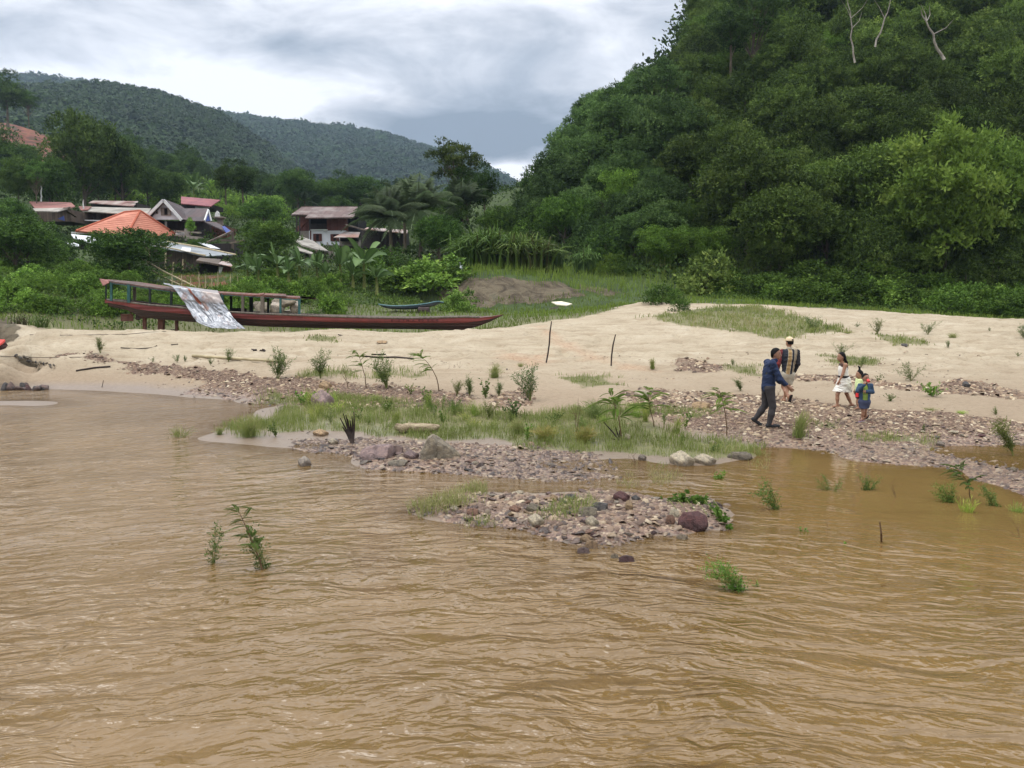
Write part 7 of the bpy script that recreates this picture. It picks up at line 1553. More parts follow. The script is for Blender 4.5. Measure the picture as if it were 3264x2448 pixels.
# ================================================================ PEOPLE (one continuous body each, clothes as parts)
def nets(Fd, org, vs):
    """surface nets on a scalar grid (negative inside)"""
    nx, ny, nz = Fd.shape; s = Fd < 0
    cs = [(i, j, k) for i in (0, 1) for j in (0, 1) for k in (0, 1)]
    sl = lambda A, c: A[c[0]:nx - 1 + c[0], c[1]:ny - 1 + c[1], c[2]:nz - 1 + c[2]]
    cnt = sum(sl(s, c).astype(np.int8) for c in cs); act = (cnt > 0) & (cnt < 8)
    I = np.argwhere(act); idx = -np.ones(act.shape, np.int64); idx[act] = np.arange(len(I))
    acc = np.zeros((len(I), 3)); n = np.zeros(len(I)); val = {c: Fd[I[:, 0] + c[0], I[:, 1] + c[1], I[:, 2] + c[2]] for c in cs}
    for a in cs:
        for ax in range(3):
            if a[ax]: continue
            b = list(a); b[ax] = 1; b = tuple(b); va, vb = val[a], val[b]; m = (va < 0) != (vb < 0)
            t = np.where(m, va / np.where(m, va - vb, 1), 0); p = np.array(a, float)[None] + 0 * acc; p[:, ax] += t; acc[m] += p[m]; n[m] += 1
    V = (I + acc / n[:, None]) * vs + org; Q = []
    for ax in range(3):
        o1, o2 = [(1, 2), (2, 0), (0, 1)][ax]
        a = [slice(1, -1)] * 3; a[ax] = slice(0, -1); b = [slice(1, -1)] * 3; b[ax] = slice(1, None)
        A_, B__ = s[tuple(a)], s[tuple(b)]; E = np.argwhere(A_ != B__)
        if not len(E): continue
        inside = A_[tuple(E.T)]; base = E + 1; base[:, ax] -= 1
        def cell(d1, d2): c = base.copy(); c[:, o1] -= d1; c[:, o2] -= d2; return idx[tuple(c.T)]
        q = np.stack([cell(1, 1), cell(0, 1), cell(0, 0), cell(1, 0)], 1); q[~inside] = q[~inside][:, ::-1]; Q.append(q)
    return V, np.concatenate(Q)
class Fig:
    def __init__(s): s.P = []
    def cap(s, reg, a, b, ra, rb, k=.02): s.P.append(('c', reg, np.array(a, float), np.array(b, float), ra, rb, k)); return s
    def ell(s, reg, c, r, yaw=0, k=.03, tilt=0):
        cz, sz = math.cos(yaw), math.sin(yaw); R = np.array([[cz, sz, 0], [-sz, cz, 0], [0, 0, 1]]); ct, st = math.cos(tilt), math.sin(tilt)
        R = np.array([[1, 0, 0], [0, ct, st], [0, -st, ct]]) @ R       # rows: side, front, up
        s.P.append(('e', reg, np.array(c, float), np.array(r, float), R, k)); return s
    def mesh(s, name, regs, infl=0.0, clip=(), vs=.0075, wrinkle=0, mat=None, extra=()):
        P = [p for p in s.P if p[1] in regs] + list(extra); lo = np.full(3, 9e9); hi = -lo
        for p in P:
            if p[0] == 'c':
                R_m = max(p[4], p[5]); lo = np.minimum(lo, np.minimum(p[2], p[3]) - R_m); hi = np.maximum(hi, np.maximum(p[2], p[3]) + R_m)
            else: m = p[3].max(); lo = np.minimum(lo, p[2] - m); hi = np.maximum(hi, p[2] + m)
        lo -= infl + .03; hi += infl + .03; n = np.ceil((hi - lo) / vs).astype(int) + 1; G = np.full(n, 1.0, np.float32); ax = [lo[i] + np.arange(n[i]) * vs for i in range(3)]
        for p in P:
            if p[0] == 'c': a0 = np.minimum(p[2], p[3]) - max(p[4], p[5]) - infl - .06; b0 = np.maximum(p[2], p[3]) + max(p[4], p[5]) + infl + .06
            else: a0 = p[2] - p[3].max() - infl - .06; b0 = p[2] + p[3].max() + infl + .06
            i0 = np.clip(((a0 - lo) / vs).astype(int), 0, n - 1); i1 = np.clip(((b0 - lo) / vs).astype(int) + 1, 1, n)
            X_, Y_, Z_ = np.meshgrid(*[ax[i][i0[i]:i1[i]] for i in range(3)], indexing='ij'); Q = np.stack([X_, Y_, Z_], -1)
            if p[0] == 'c':
                ab = p[3] - p[2]; L = max((ab ** 2).sum(), 1e-9); t = np.clip(((Q - p[2]) @ ab) / L, 0, 1); d = np.linalg.norm(Q - p[2] - t[..., None] * ab, axis=-1) - (p[4] + (p[5] - p[4]) * t); k = p[6]
            else:
                q = (Q - p[2]) @ p[4].T; k0 = np.linalg.norm(q / p[3], axis=-1); k1 = np.linalg.norm(q / p[3] ** 2, axis=-1); d = k0 * (k0 - 1) / np.maximum(k1, 1e-6); d = np.where(k0 < .02, -p[3].min(), d); k = p[5]
            d = d - infl
            if wrinkle: d = d + (vnoise(X_ * 9 + Z_ * 4, Z_ * 13 + Y_ * 7, 1.6, 3, 3) - .5) * wrinkle
            g = G[i0[0]:i1[0], i0[1]:i1[1], i0[2]:i1[2]]; h_ = np.clip(.5 + .5 * (d - g) / k, 0, 1); g[...] = d * (1 - h_) + g * h_ - k * h_ * (1 - h_)
        if clip:
            X_, Y_, Z_ = np.meshgrid(*ax, indexing='ij')
            for c, nrm in clip:      # keep the side the normal points to
                nn = np.array(nrm, float); nn /= np.linalg.norm(nn); G = np.maximum(G, -((X_ - c[0]) * nn[0] + (Y_ - c[1]) * nn[1] + (Z_ - c[2]) * nn[2]))
        G[0] = G[-1] = 1; G[:, 0] = G[:, -1] = 1; G[:, :, 0] = G[:, :, -1] = 1
        V, Q = nets(G, lo, vs); me = npmesh(name, V, Q, smooth=True)
        if mat: me.materials.append(mat)
        return me
def v3(*a): return np.array(a, float)
def body(J, S, yaw, headyaw, male=True):
    """J: joints in metres (local), S: size relative to a 1.65 m adult; yaw: 0 faces +y (away), pi/2 faces -x"""
    f = Fig(); pel, chest, neck, head = (v3(*J[k]) for k in ('pelvis', 'chest', 'neck', 'head'))
    f.ell('hips', pel, (.155 * S, .108 * S, .105 * S), yaw, .05 * S); f.cap('torso', pel + (0, 0, .03 * S), chest - (0, 0, .08 * S), .105 * S, .112 * S, .06 * S)
    f.ell('torso', (pel + chest) / 2, (.138 * S, .10 * S, .16 * S), yaw, .05 * S); f.ell('torso', chest, (.165 * S, .108 * S, .155 * S), yaw, .06 * S)
    f.cap('neck', neck - (0, 0, .05 * S), head - (0, 0, .06 * S), .055 * S, .047 * S, .03 * S)
    hs = J.get('headscale', 1) * S; f.ell('head', head + (0, 0, .015 * hs), (.075 * hs, .093 * hs, .105 * hs), headyaw, .02)
    fx = v3(-math.sin(headyaw), math.cos(headyaw), 0); sx_ = v3(math.cos(headyaw), math.sin(headyaw), 0)
    f.ell('head', head + fx * .028 * hs - (0, 0, .055 * hs), (.054 * hs, .062 * hs, .055 * hs), headyaw, .03)          # jaw
    f.cap('head', head + fx * .086 * hs + (0, 0, .012 * hs), head + fx * .104 * hs - (0, 0, .020 * hs), .009 * hs, .015 * hs, .012)   # nose
    f.ell('head', head + fx * .086 * hs - (0, 0, .048 * hs), (.024 * hs, .012 * hs, .009 * hs), headyaw, .01)            # lips
    for sg in (-1, 1): f.ell('head', head + sx_ * sg * .077 * hs - fx * .005 * hs - (0, 0, .005 * hs), (.010 * hs, .018 * hs, .030 * hs), headyaw, .008)
    for sd_ in 'LR':
        sh, el, wr = (v3(*J[k + sd_]) for k in ('sh', 'el', 'wr')); f.cap('shoulder', (chest + (0, 0, .06 * S)) * .45 + sh * .55, sh, .06 * S, .056 * S, .05 * S)
        f.cap('uparm', sh, el, .052 * S, .040 * S, .03 * S); f.cap('forearm', el, wr, .039 * S, .025 * S, .02 * S)
        hd = unit(v3(*J['hd' + sd_])); pn = unit(v3(*J.get('pn' + sd_, (0, 1, 0)))); side = unit(np.cross(hd, pn)); pn = np.cross(side, hd); curl = J.get('curl', .35)
        f.cap('hand', wr, wr + hd * .05 * S, .024 * S, .028 * S, .015 * S); f.cap('hand', wr + hd * .03 * S + side * .018 * S, wr + hd * .078 * S + side * .022 * S, .017 * S, .015 * S, .012 * S); f.cap('hand', wr + hd * .03 * S - side * .018 * S, wr + hd * .075 * S - side * .024 * S, .017 * S, .014 * S, .012 * S)
        for i, (o_, L_) in enumerate(((.030, .062), (.010, .072), (-.011, .067), (-.030, .052))):
            a = wr + hd * .078 * S + side * o_ * S; b = a + (hd + side * o_ * 3) * L_ * .55 * S + pn * curl * L_ * .25 * S; c = b + (hd * (1 - curl) + pn * curl) * L_ * .5 * S
            f.cap('hand', a, b, .0095 * S, .0085 * S, .004); f.cap('hand', b, c, .0085 * S, .007 * S, .004)
        a = wr + hd * .028 * S + side * .030 * S; b = a + (hd * .6 + side * .8 + pn * .2) * .036 * S; f.cap('hand', a, b, .012 * S, .010 * S, .006); f.cap('hand', b, b + (hd * .9 + side * .25 + pn * .25) * .032 * S, .010 * S, .008 * S, .004)
        hp, kn, an, to, he = (v3(*J[k + sd_]) for k in ('hp', 'kn', 'an', 'to', 'he'))
        f.cap('thigh', hp, kn, .085 * S, .054 * S, .04 * S); f.cap('calf', kn, kn * .55 + an * .45, .052 * S, .054 * S, .02 * S); f.cap('calf', kn * .55 + an * .45, an, .052 * S, .032 * S, .02 * S)
        f.cap('foot', an, he, .032 * S, .032 * S, .02 * S); f.cap('foot', he, to, .031 * S, .022 * S, .02 * S); f.cap('foot', an, to * .6 + he * .4, .03 * S, .028 * S, .02 * S)
        ft = unit(to - he); fs = unit(np.cross(ft, v3(0, 0, 1)) + 1e-6)
        for q in (-1.5, -.5, .5, 1.5): f.cap('foot', to + fs * q * .013 * S, to + fs * q * .014 * S + ft * (.028 - .004 * abs(q)) * S, .011 * S, .009 * S, .006)
    f.S = S; f.hs = hs; f.head = head; f.fx = fx; f.sx = sx_; return f
ALLR = ('hips', 'torso', 'neck', 'head', 'shoulder', 'uparm', 'forearm', 'hand', 'thigh', 'calf', 'foot')
def skinmat(nm, c):
    m, nt, b = nodes_of(nm); tc = nt.nodes.new('ShaderNodeTexCoord'); n = noise(nt, 18, 4, .6, tc.outputs['Object'])
    r = ramp(nt, n.outputs[0], [(.3, tuple(q * .85 for q in c)), (.7, c)]); nt.links.new(r.outputs[0], b.inputs['Base Color']); b.inputs['Roughness'].default_value = .55; b.inputs['Subsurface Weight'].default_value = .08; b.inputs['Subsurface Radius'].default_value = (.02, .008, .004); return m
SK1 = skinmat('skin', (.27, .135, .080)); SK2 = skinmat('warm_skin', (.33, .17, .10)); HAIR = mottled('black_hair', srgb(10, 8, 8), srgb(20, 17, 16), 30, .7, .4, .01, spec=.15)
cloth = lambda n, a, b_, s=6, **k: mottled(n, srgb(*a), srgb(*b_), s, .9, .35, .01, **k)
EYEW = mottled('eye', srgb(30, 24, 22), srgb(44, 36, 32), 4, .3, 0); LIP = mottled('lip', srgb(120, 62, 56), srgb(140, 76, 68), 9, .5, .1)
def face(f, o):
    m = MB()
    for sg in (-1, 1):
        c = f.head + f.sx * sg * .030 * f.hs + f.fx * .084 * f.hs + (0, 0, .018 * f.hs); m.tube([c - f.sx * .011 * f.hs, c + f.fx * .003, c + f.sx * .011 * f.hs], [.002, .0065 * f.hs, .002], 6)
    m.build('eye', EYEW, o); m = MB()
    for sg in (-1, 1):
        c = f.head + f.sx * sg * .030 * f.hs + f.fx * .086 * f.hs + (0, 0, .037 * f.hs); m.tube([c - f.sx * .015 * f.hs, c + (0, 0, .004), c + f.sx * .015 * f.hs], [.002, .0035, .002], 5)
    m.build('eyebrow', HAIR, o)
    c = f.head + f.fx * .097 * f.hs - (0, 0, .050 * f.hs); MB().tube([c - f.sx * .02 * f.hs - f.fx * .006, c, c + f.sx * .02 * f.hs - f.fx * .006], [.002, .005, .002], 6).build('mouth', LIP, o)
def hairmesh(f, low=-.01, infl=.014, back=True, cut=.045):
    """skull cap of hair: clipped off the face and below the ears"""
    h0 = f.head + (0, 0, .018 * f.hs); F2 = Fig(); F2.ell('h', h0 - f.fx * .008, (.078 * f.hs, .094 * f.hs, .108 * f.hs), math.atan2(-f.fx[0], f.fx[1]), .01)
    F2.ell('h', h0 - f.fx * .04 * f.hs - (0, 0, .05 * f.hs), (.06 * f.hs, .05 * f.hs, .06 * f.hs), math.atan2(-f.fx[0], f.fx[1]), .02)
    return F2, ((f.head + f.fx * cut * f.hs + (0, 0, .05 * f.hs), tuple(-f.fx * 1.0 + np.array([0, 0, .85]))),)
def add(o, me, name, mat): return link(name, me, o, mat)
# ---------------------------------------------------------------- man in the blue shirt
g = gp(2455, 1360); k = pxm(g[1])
def place(px, py): gg = gp(px, py); return gg, pxm(gg[1])
o = thing('person', 'young man in a dark blue shirt and grey trousers striding to the right', 'person', g)
J = dict(pelvis=(-.06, 0, .82), chest=(-.045, 0, 1.19), neck=(.02, 0, 1.37), head=(.075, -.01, 1.495), shL=(-.03, .19, 1.31), elL=(.08, .22, 1.03), wrL=(.24, .13, .90), hdL=(.8, -.1, -.5), pnL=(0, -1, 0),
         shR=(-.04, -.19, 1.31), elR=(.10, -.24, 1.0), wrR=(.29, -.20, .84), hdR=(.75, .05, -.65), pnR=(0, 1, .1), hpL=(-.07, .09, .80), knL=(-.09, .10, .43), anL=(-.27, .10, .17), heL=(-.325, .10, .145), toL=(-.19, .10, .045),
         hpR=(-.06, -.09, .80), knR=(.01, -.10, .43), anR=(-.05, -.10, .085), heR=(-.085, -.10, .045), toR=(.115, -.11, .035))
f = body(J, 1.0, -PI / 2, math.radians(-128)); add(o, f.mesh('body', ALLR), 'body', SK1); face(f, o)
add(o, f.mesh('trousers', ('hips', 'thigh', 'calf'), .016, ((v3(0, 0, .86), (0, 0, -1)),), wrinkle=.012), 'trousers', cloth('charcoal_trousers', (48, 46, 48), (66, 62, 62)))
add(o, f.mesh('shirt', ('torso',), .012, ((v3(0, 0, .78), (.2, 0, 1)), (v3(0, 0, 1.38), (0, 0, -1)))), 'undershirt', cloth('olive_tshirt', (54, 56, 44), (70, 72, 58)))
add(o, f.mesh('jacket', ('torso', 'shoulder', 'uparm', 'forearm', 'hips'), .019, ((v3(-.06, 0, .74), (-.25, 0, 1)), (v3(.045, 0, .84), (-1, 0, .75)) if False else (v3(0, 0, .74), (-.6, 0, 1)),), wrinkle=.03), 'jacket', cloth('navy_shirt', (28, 38, 62), (42, 54, 82), 4))
add(o, f.mesh('collar', ('neck',), .016, ((v3(.02, 0, 1.33), (0, 0, 1)), (v3(.02, 0, 1.405), (.3, 0, -1)))), 'collar', cloth('navy_collar', (30, 40, 70), (42, 54, 86)))
F2, cl = hairmesh(f, cut=.035); add(o, F2.mesh('hair', ('h',), .012, cl + ((f.head - (0, 0, .045), tuple(np.array([0, 0, 1.]) - f.fx * .5)),), vs=.006, wrinkle=.008), 'hair', HAIR)
SHOE = cloth('dark_shoe', (38, 38, 40), (56, 56, 58))
for sd_ in 'LR':
    F3 = Fig(); he, to, an = (v3(*J[q + sd_]) for q in ('he', 'to', 'an')); F3.cap('s', he, to + unit(to - he) * .02, .038, .031, .02); F3.cap('s', an - (0, 0, .02), he, .036, .036, .02); add(o, F3.mesh('shoe', ('s',), .002, vs=.007), 'shoe', SHOE)
# ---------------------------------------------------------------- man in the checked shirt
g, k = place(2504, 1281)
def lp(px, py, dy=0): return ((px - 2504) * k, dy, (1281 - py) * k)
o = thing('person', 'man seen from behind in a beige cap, checked shirt and pale shorts', 'person', g)
Z = lambda py: (1281 - py) * k
J = dict(pelvis=(.02, .0, Z(1193)), chest=(.05, -.02, Z(1133)), neck=(.055, .01, Z(1108)), head=(.06, .03, Z(1089)), shL=(-.12, 0, Z(1120)), elL=(-.20, -.01, Z(1156)), wrL=(-.20, .10, Z(1178)), hdL=(.1, .5, -.8), pnL=(1, 0, 0),
         shR=(.235, 0, Z(1121)), elR=(.26, -.04, Z(1157)), wrR=(.215, .08, Z(1183)), hdR=(-.2, .4, -.8), pnR=(-1, 0, 0), hpL=(-.05, 0, Z(1195)), knL=(-.05, .04, Z(1232)), anL=(.03, -.12, Z(1264)), heL=(.055, -.17, Z(1257)), toL=(.035, -.10, Z(1277)),
         hpR=(.10, 0, Z(1195)), knR=(.055, .03, Z(1232)), anR=(-.02, .05, .09), heR=(-.02, .02, .045), toR=(-.03, .2, .03))
f = body(J, .96, 0, math.radians(28)); add(o, f.mesh('body', ALLR), 'body', SK2)
def plaid():
    m, nt, b = nodes_of('checked_cloth'); tc = nt.nodes.new('ShaderNodeTexCoord'); s = nt.nodes.new('ShaderNodeSeparateXYZ'); nt.links.new(tc.outputs['Object'], s.inputs[0])
    x = mth(nt, 'ADD', s.outputs[0], mth(nt, 'MULTIPLY_ADD', s.outputs[2], -.10, .115)); cr = ramp(nt, mth(nt, 'MULTIPLY_ADD', x, 1.9, .50), [(0, srgb(120, 42, 44)), (.22, srgb(112, 46, 46)), (.25, srgb(30, 34, 44)), (.47, srgb(34, 36, 44)), (.485, srgb(176, 166, 142)), (.50, srgb(150, 124, 84)), (.64, srgb(150, 124, 84)), (.655, srgb(176, 166, 144)), (.67, srgb(28, 28, 36)), (.76, srgb(28, 28, 36)), (.775, srgb(166, 156, 132)), (.79, srgb(136, 122, 100)), (.90, srgb(136, 122, 100)), (.92, srgb(28, 28, 34)), (1, srgb(34, 32, 36))][:17])
    w = nt.nodes.new('ShaderNodeMath'); w.operation = 'PINGPONG'; nt.links.new(s.outputs[2], w.inputs[0]); w.inputs[1].default_value = .045
    l = ramp(nt, mth(nt, 'MULTIPLY', w.outputs[0], 22), [(.12, (.70, .70, .74, 1)), (.2, (1, 1, 1, 1))]); nt.links.new(mixc(nt, .8, cr.outputs[0], l.outputs[0], 'MULTIPLY'), b.inputs['Base Color']); b.inputs['Roughness'].default_value = .9; return m
add(o, f.mesh('shorts', ('hips', 'thigh'), .03, ((v3(0, 0, Z(1182)), (0, 0, -1)), (v3(0, 0, Z(1224)), (0, 0, 1))), wrinkle=.02), 'shorts', cloth('stone_shorts', (150, 142, 126), (176, 168, 150)))
add(o, f.mesh('shirt', ('torso', 'shoulder', 'uparm', 'forearm', 'hips'), .021, ((v3(0, 0, Z(1190)), (0, 0, 1)), (v3(0, 0, Z(1107)), (0, 0, -1))), wrinkle=.03), 'shirt', plaid())
add(o, f.mesh('collar', ('neck',), .018, ((v3(0, 0, Z(1111)), (0, 0, 1)), (v3(0, 0, Z(1104)), (0, 0, -1)))), 'collar', cloth('pale_collar', (150, 140, 120), (176, 166, 146)))
F2, cl = hairmesh(f); add(o, F2.mesh('hair', ('h',), .008, ((f.head - (0, 0, .05), (0, 0, 1)),) + cl, vs=.006), 'hair', HAIR)
F4 = Fig(); h0 = f.head + (0, 0, .03); F4.ell('c', h0, (.084, .100, .10), math.radians(28), .01)
CAPM = cloth('beige_cap', (190, 168, 134), (212, 192, 158)); cp = add(o, F4.mesh('cap', ('c',), .010, ((f.head + (0, 0, .035), (0, 0, 1)),), vs=.006), 'cap', CAPM)
F5 = Fig(); bq = f.head + f.fx * .12 + (0, 0, .04); F5.ell('c', bq, (.065, .075, .012), math.radians(28), .01); add(cp, F5.mesh('brim', ('c',), .0, vs=.006), 'brim', CAPM)
F5 = Fig(); F5.ell('c', f.head - f.fx * .1 + (0, 0, .058), (.035, .012, .022), math.radians(28), .01); add(cp, F5.mesh('strap_opening', ('c',), .0, vs=.005), 'strap_opening', HAIR)
FLIP = cloth('black_flip_flop', (26, 24, 26), (42, 38, 40))
def sole(o, he, to, mat, w=.042, off=.034, nrm=None):
    he, to = v3(*he), v3(*to); d = unit(to - he); n = v3(*(nrm or (0, 0, -1))); n = unit(n - d * (n @ d)); s_ = np.cross(d, n); he2, to2 = he - d * .045 + n * off, to + d * .055 + n * off; V = []
    for t, ww in ((0, .6), (.12, .85), (.4, .75), (.75, 1), (.93, .8), (1, .4)):
        c = he2 + (to2 - he2) * t; V += [c - s_ * w * ww, c + s_ * w * ww, c + s_ * w * ww + n * .016, c - s_ * w * ww + n * .016]
    fs = [(0, 1, 2, 3), (23, 22, 21, 20)] + [(i * 4 + j, (i + 1) * 4 + j, (i + 1) * 4 + (j + 1) % 4, i * 4 + (j + 1) % 4) for i in range(5) for j in range(4)]
    m = MB(); m.add(V, fs); m.tube([he2 * .45 + to2 * .55 - s_ * w * .9, he2 * .25 + to2 * .75 - n * .05, he2 * .45 + to2 * .55 + s_ * w * .9], .007, 5); m.build('flip_flop', mat, o)
sole(o, J['heL'], J['toL'], FLIP, nrm=(.25, -1, .25)); sole(o, J['heR'], J['toR'], FLIP)
# ---------------------------------------------------------------- girl in the white dress
g, k = place(2685, 1298); S = .80
X_ = lambda px: (px - 2685) * k
Z = lambda py: (1298 - py) * k
o = thing('person', 'girl with long black hair in a white dress with a dark belt', 'person', g)
J = dict(pelvis=(X_(2686), 0, Z(1213)), chest=(X_(2683), 0, Z(1173)), neck=(X_(2681), 0, Z(1153)), head=(X_(2675), 0, Z(1136)), headscale=1.12, shL=(X_(2683), -.13, Z(1160)), elL=(X_(2674), -.15, Z(1190)), wrL=(X_(2665), -.14, Z(1210)), hdL=(-.35, 0, -.9), pnL=(0, 1, 0),
         shR=(X_(2684), .13, Z(1160)), elR=(X_(2690), .15, Z(1190)), wrR=(X_(2672), .15, Z(1212)), hdR=(-.5, 0, -.8), pnR=(0, -1, 0), hpL=(X_(2684), -.07, Z(1215)), knL=(X_(2664), -.07, Z(1254)), anL=(X_(2665), -.07, .075), heL=(X_(2669), -.07, .04), toL=(X_(2648), -.08, .03),
         hpR=(X_(2688), .07, Z(1215)), knR=(X_(2701), .07, Z(1255)), anR=(X_(2717), .07, Z(1288)), heR=(X_(2723), .07, Z(1290)), toR=(X_(2711), .07, .035))
f = body(J, S, PI / 2, PI / 2 + .15); add(o, f.mesh('body', ALLR, vs=.007), 'body', SK2); face(f, o)
WD = cloth('white_cloth', (206, 200, 188), (226, 222, 212), 4); pel = v3(*J['pelvis'])
sk = [('e', 'x', v3(X_(2687), 0, Z(1222)), np.array([.145, .135, .16]), np.eye(3), .03), ('c', 'x', v3(X_(2687), 0, Z(1206)), v3(X_(2678), 0, Z(1250)), .10, .165, .04), ('c', 'x', v3(X_(2690), 0, Z(1215)), v3(X_(2692), .02, Z(1252)), .11, .14, .04)]
add(o, f.mesh('skirt', ('hips',), .018, ((v3(0, 0, Z(1199)), (0, 0, -1)), (v3(0, 0, Z(1247)), (.05, 0, 1))), extra=sk, wrinkle=.05, vs=.007), 'skirt', WD)
add(o, f.mesh('bodice', ('torso', 'hips'), .014, ((v3(0, 0, Z(1202)), (0, 0, 1)), (v3(0, 0, Z(1160)), (0, 0, -1))), vs=.007, wrinkle=.01), 'bodice', WD)
add(o, f.mesh('belt', ('torso', 'hips'), .024, ((v3(0, 0, Z(1202)), (0, 0, 1)), (v3(0, 0, Z(1195)), (0, 0, -1))), vs=.007), 'belt', cloth('black_belt', (24, 22, 26), (36, 34, 38)))
add(o, f.mesh('lace_yoke', ('torso', 'shoulder'), .015, ((v3(0, 0, Z(1172)), (.5, 0, 1)), (v3(0, 0, Z(1156)), (0, 0, -1)), (v3(0, -.125, 0), (0, 1, 0)), (v3(0, .125, 0), (0, -1, 0))), vs=.007), 'lace_yoke', cloth('brown_lace', (58, 40, 34), (84, 62, 52), 20))
F2, cl = hairmesh(f, cut=.03); hb_ = v3(X_(2682), 0, Z(1138)); F2.cap('h', hb_, v3(X_(2689), 0, Z(1155)), .05, .045, .03); F2.cap('h', v3(X_(2689), 0, Z(1155)), v3(X_(2691), -.02, Z(1173)), .046, .026, .03)
add(o, F2.mesh('hair', ('h',), .010, cl[:1], vs=.006, wrinkle=.012), 'hair', HAIR)
sole(o, J['heL'], J['toL'], cloth('brown_sandal', (70, 50, 40), (90, 66, 54)), .034, .028)
sole(o, J['heR'], J['toR'], cloth('brown_sandal_worn', (72, 52, 42), (92, 68, 56)), .034, .028, (.4, 0, -1))
# ---------------------------------------------------------------- boy in the denim jacket
g, k = place(2748, 1341); S = .655
X_ = lambda px: (px - 2748) * k
Z = lambda py: (1341 - py) * k
o = thing('person', 'small boy in a blue jacket and lime shirt drinking from a red cup', 'person', g)
J = dict(pelvis=(X_(2753), 0, Z(1278)), chest=(X_(2755), 0, Z(1240)), neck=(X_(2754), 0, Z(1221)), head=(X_(2753), -.01, Z(1203)), headscale=1.28, shL=(X_(2738), 0, Z(1226)), elL=(X_(2727), -.05, Z(1242)), wrL=(X_(2741), -.13, Z(1222)), hdL=(.35, -.1, .9), pnL=(.6, .6, 0),
         shR=(X_(2770), 0, Z(1226)), elR=(X_(2776), -.02, Z(1246)), wrR=(X_(2752), -.13, Z(1243)), hdR=(-.95, -.1, .1), pnR=(0, .8, -.2), curl=.75, hpL=(X_(2746), 0, Z(1280)), knL=(X_(2749), -.02, Z(1310)), anL=(X_(2748), -.01, .065), heL=(X_(2750), .0, .035), toL=(X_(2738), -.06, .03),
         hpR=(X_(2760), .0, Z(1280)), knR=(X_(2758), .03, Z(1308)), anR=(X_(2764), .11, Z(1328)), heR=(X_(2770), .13, Z(1326)), toR=(X_(2760), .10, .03))
f = body(J, S, PI, PI + .25); add(o, f.mesh('body', ALLR, vs=.006), 'body', SK1); face(f, o)
add(o, f.mesh('tshirt', ('torso', 'hips'), .012, ((v3(0, 0, Z(1272)), (0, 0, 1)), (v3(0, 0, Z(1223)), (0, 0, -1))), vs=.006), 'tshirt', cloth('lime_shirt', (112, 134, 58), (136, 156, 80)))
JK = f.mesh('jacket', ('torso', 'shoulder', 'uparm', 'forearm', 'hips'), .02, ((v3(0, 0, Z(1273)), (0, 0, 1)), (v3(0, 0, Z(1219)), (0, 0, -1))), vs=.006, wrinkle=.015)
def openfront(me, x0, x1, ylim):
    """cut the jacket open down the chest"""
    import bmesh
    bm = bmesh.new(); bm.from_mesh(me); z0 = J['pelvis'][2] - .2
    bmesh.ops.delete(bm, geom=[v for v in bm.verts if x0 < v.co.x < x1 and v.co.y < ylim and abs(v.co.z) < 9 and not (v.co.y < -.105)], context='VERTS'); bm.to_mesh(me); bm.free(); me.update(); return me
add(o, openfront(JK, X_(2743), X_(2757), -.03), 'jacket', cloth('denim_blue', (42, 62, 84), (62, 82, 104)))
add(o, f.mesh('shorts', ('hips', 'thigh'), .024, ((v3(0, 0, Z(1268)), (0, 0, -1)), (v3(0, 0, Z(1300)), (0, 0, 1))), vs=.006, wrinkle=.01), 'shorts', cloth('slate_shorts', (52, 58, 80), (72, 78, 100)))
F2, cl = hairmesh(f, cut=.02); add(o, F2.mesh('hair', ('h',), .007, cl + ((f.head - (0, 0, .02), (0, 0, 1)),), vs=.005), 'hair', HAIR)
sole(o, J['heL'], J['toL'], cloth('lilac_slipper', (120, 100, 116), (146, 126, 140)), .034, .026); sole(o, J['heR'], J['toR'], FLIP, .034, .026, (.3, .3, -1))
hw = v3(*J['wrL']); m = MB(); cpt = f.head + f.fx * .115 * f.hs - (0, 0, .045 * f.hs) + v3(-.012, -.01, 0)
m.tube([cpt + v3(0, -.045, -.018), cpt + v3(0, .01, .01)], [.026, .033], 14); tag(m.build('cup', mottled('red_plastic', srgb(196, 38, 44), srgb(214, 56, 58), 5, .35)), None); bpy.data.objects['cup'].location = g; tag(bpy.data.objects['cup'], 'red plastic cup held to the mouth of the small boy', 'cup')
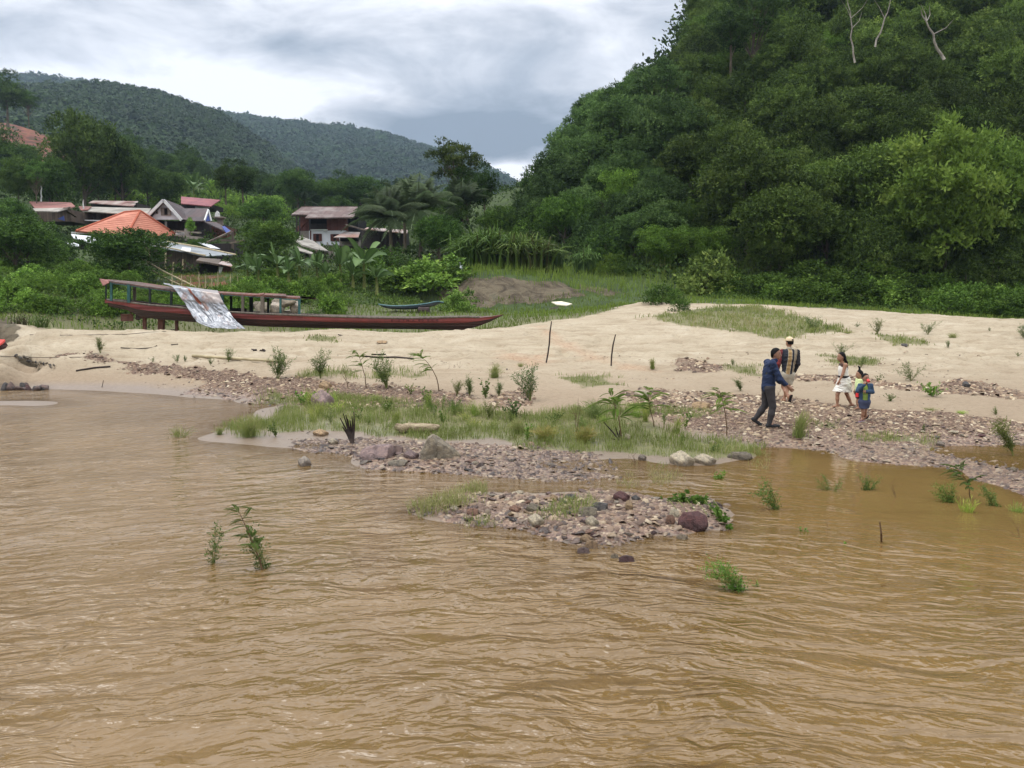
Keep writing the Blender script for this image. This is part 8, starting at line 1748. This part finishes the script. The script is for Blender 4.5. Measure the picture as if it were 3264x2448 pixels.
# ---------------------------------------------------------------- toddler behind the boy
g, k = place(2729, 1304); S = .60
X_ = lambda px: (px - 2729) * k
Z = lambda py: (1304 - py) * k
o = thing('person', 'toddler with a topknot in a pale lime top half hidden behind the boy', 'person', g)
J = dict(pelvis=(X_(2736), 0, Z(1254)), chest=(X_(2736), 0, Z(1222)), neck=(X_(2736), 0, Z(1207)), head=(X_(2735), 0, Z(1192)), headscale=1.3, shL=(X_(2733), -.08, Z(1211)), elL=(X_(2728), -.11, Z(1228)), wrL=(X_(2725), -.10, Z(1243)), hdL=(-.1, 0, -1), pnL=(0, 1, 0), shR=(X_(2736), .08, Z(1211)), elR=(X_(2734), .1, Z(1230)), wrR=(X_(2728), .1, Z(1244)), hdR=(0, 0, -1), pnR=(0, -1, 0),
         hpL=(X_(2735), -.04, Z(1256)), knL=(X_(2730), -.04, Z(1278)), anL=(X_(2732), -.04, .055), heL=(X_(2735), -.04, .03), toL=(X_(2724), -.05, .025), hpR=(X_(2737), .05, Z(1256)), knR=(X_(2741), .05, Z(1280)), anR=(X_(2745), .05, .075), heR=(X_(2748), .05, .06), toR=(X_(2739), .05, .028))
f = body(J, S, PI / 2, PI / 2); add(o, f.mesh('body', ALLR, vs=.006), 'body', SK2); face(f, o)
add(o, f.mesh('top', ('torso', 'shoulder', 'uparm'), .022, ((v3(0, 0, Z(1246)), (0, 0, 1)), (v3(0, 0, Z(1206)), (0, 0, -1))), vs=.006), 'top', cloth('pale_lime_top', (190, 204, 140), (210, 222, 166)))
add(o, f.mesh('skirt', ('hips', 'thigh'), .02, ((v3(0, 0, Z(1243)), (0, 0, -1)), (v3(0, 0, Z(1268)), (0, 0, 1))), vs=.006), 'skirt', cloth('dark_skirt', (40, 34, 40), (58, 48, 54)))
F2, cl = hairmesh(f, cut=.03); F2.cap('h', f.head + (0, 0, .10), f.head + (.0, 0, .165), .018, .012, .02); F2.cap('h', f.head + (0, 0, .15), f.head + (-.03, 0, .19), .012, .006, .01)
add(o, F2.mesh('hair', ('h',), .008, cl[:1], vs=.006), 'hair', HAIR)
tag(MB().tube([v3(*J['wrL']) + v3(-.01, -.01, -.05) + np.array(g), v3(*J['wrL']) + v3(-.01, -.01, -.14) + np.array(g)], [.028, .034], 12).build('toy', bpy.data.materials['red_plastic']), 'small red toy hanging from the hand of the toddler', 'toy')
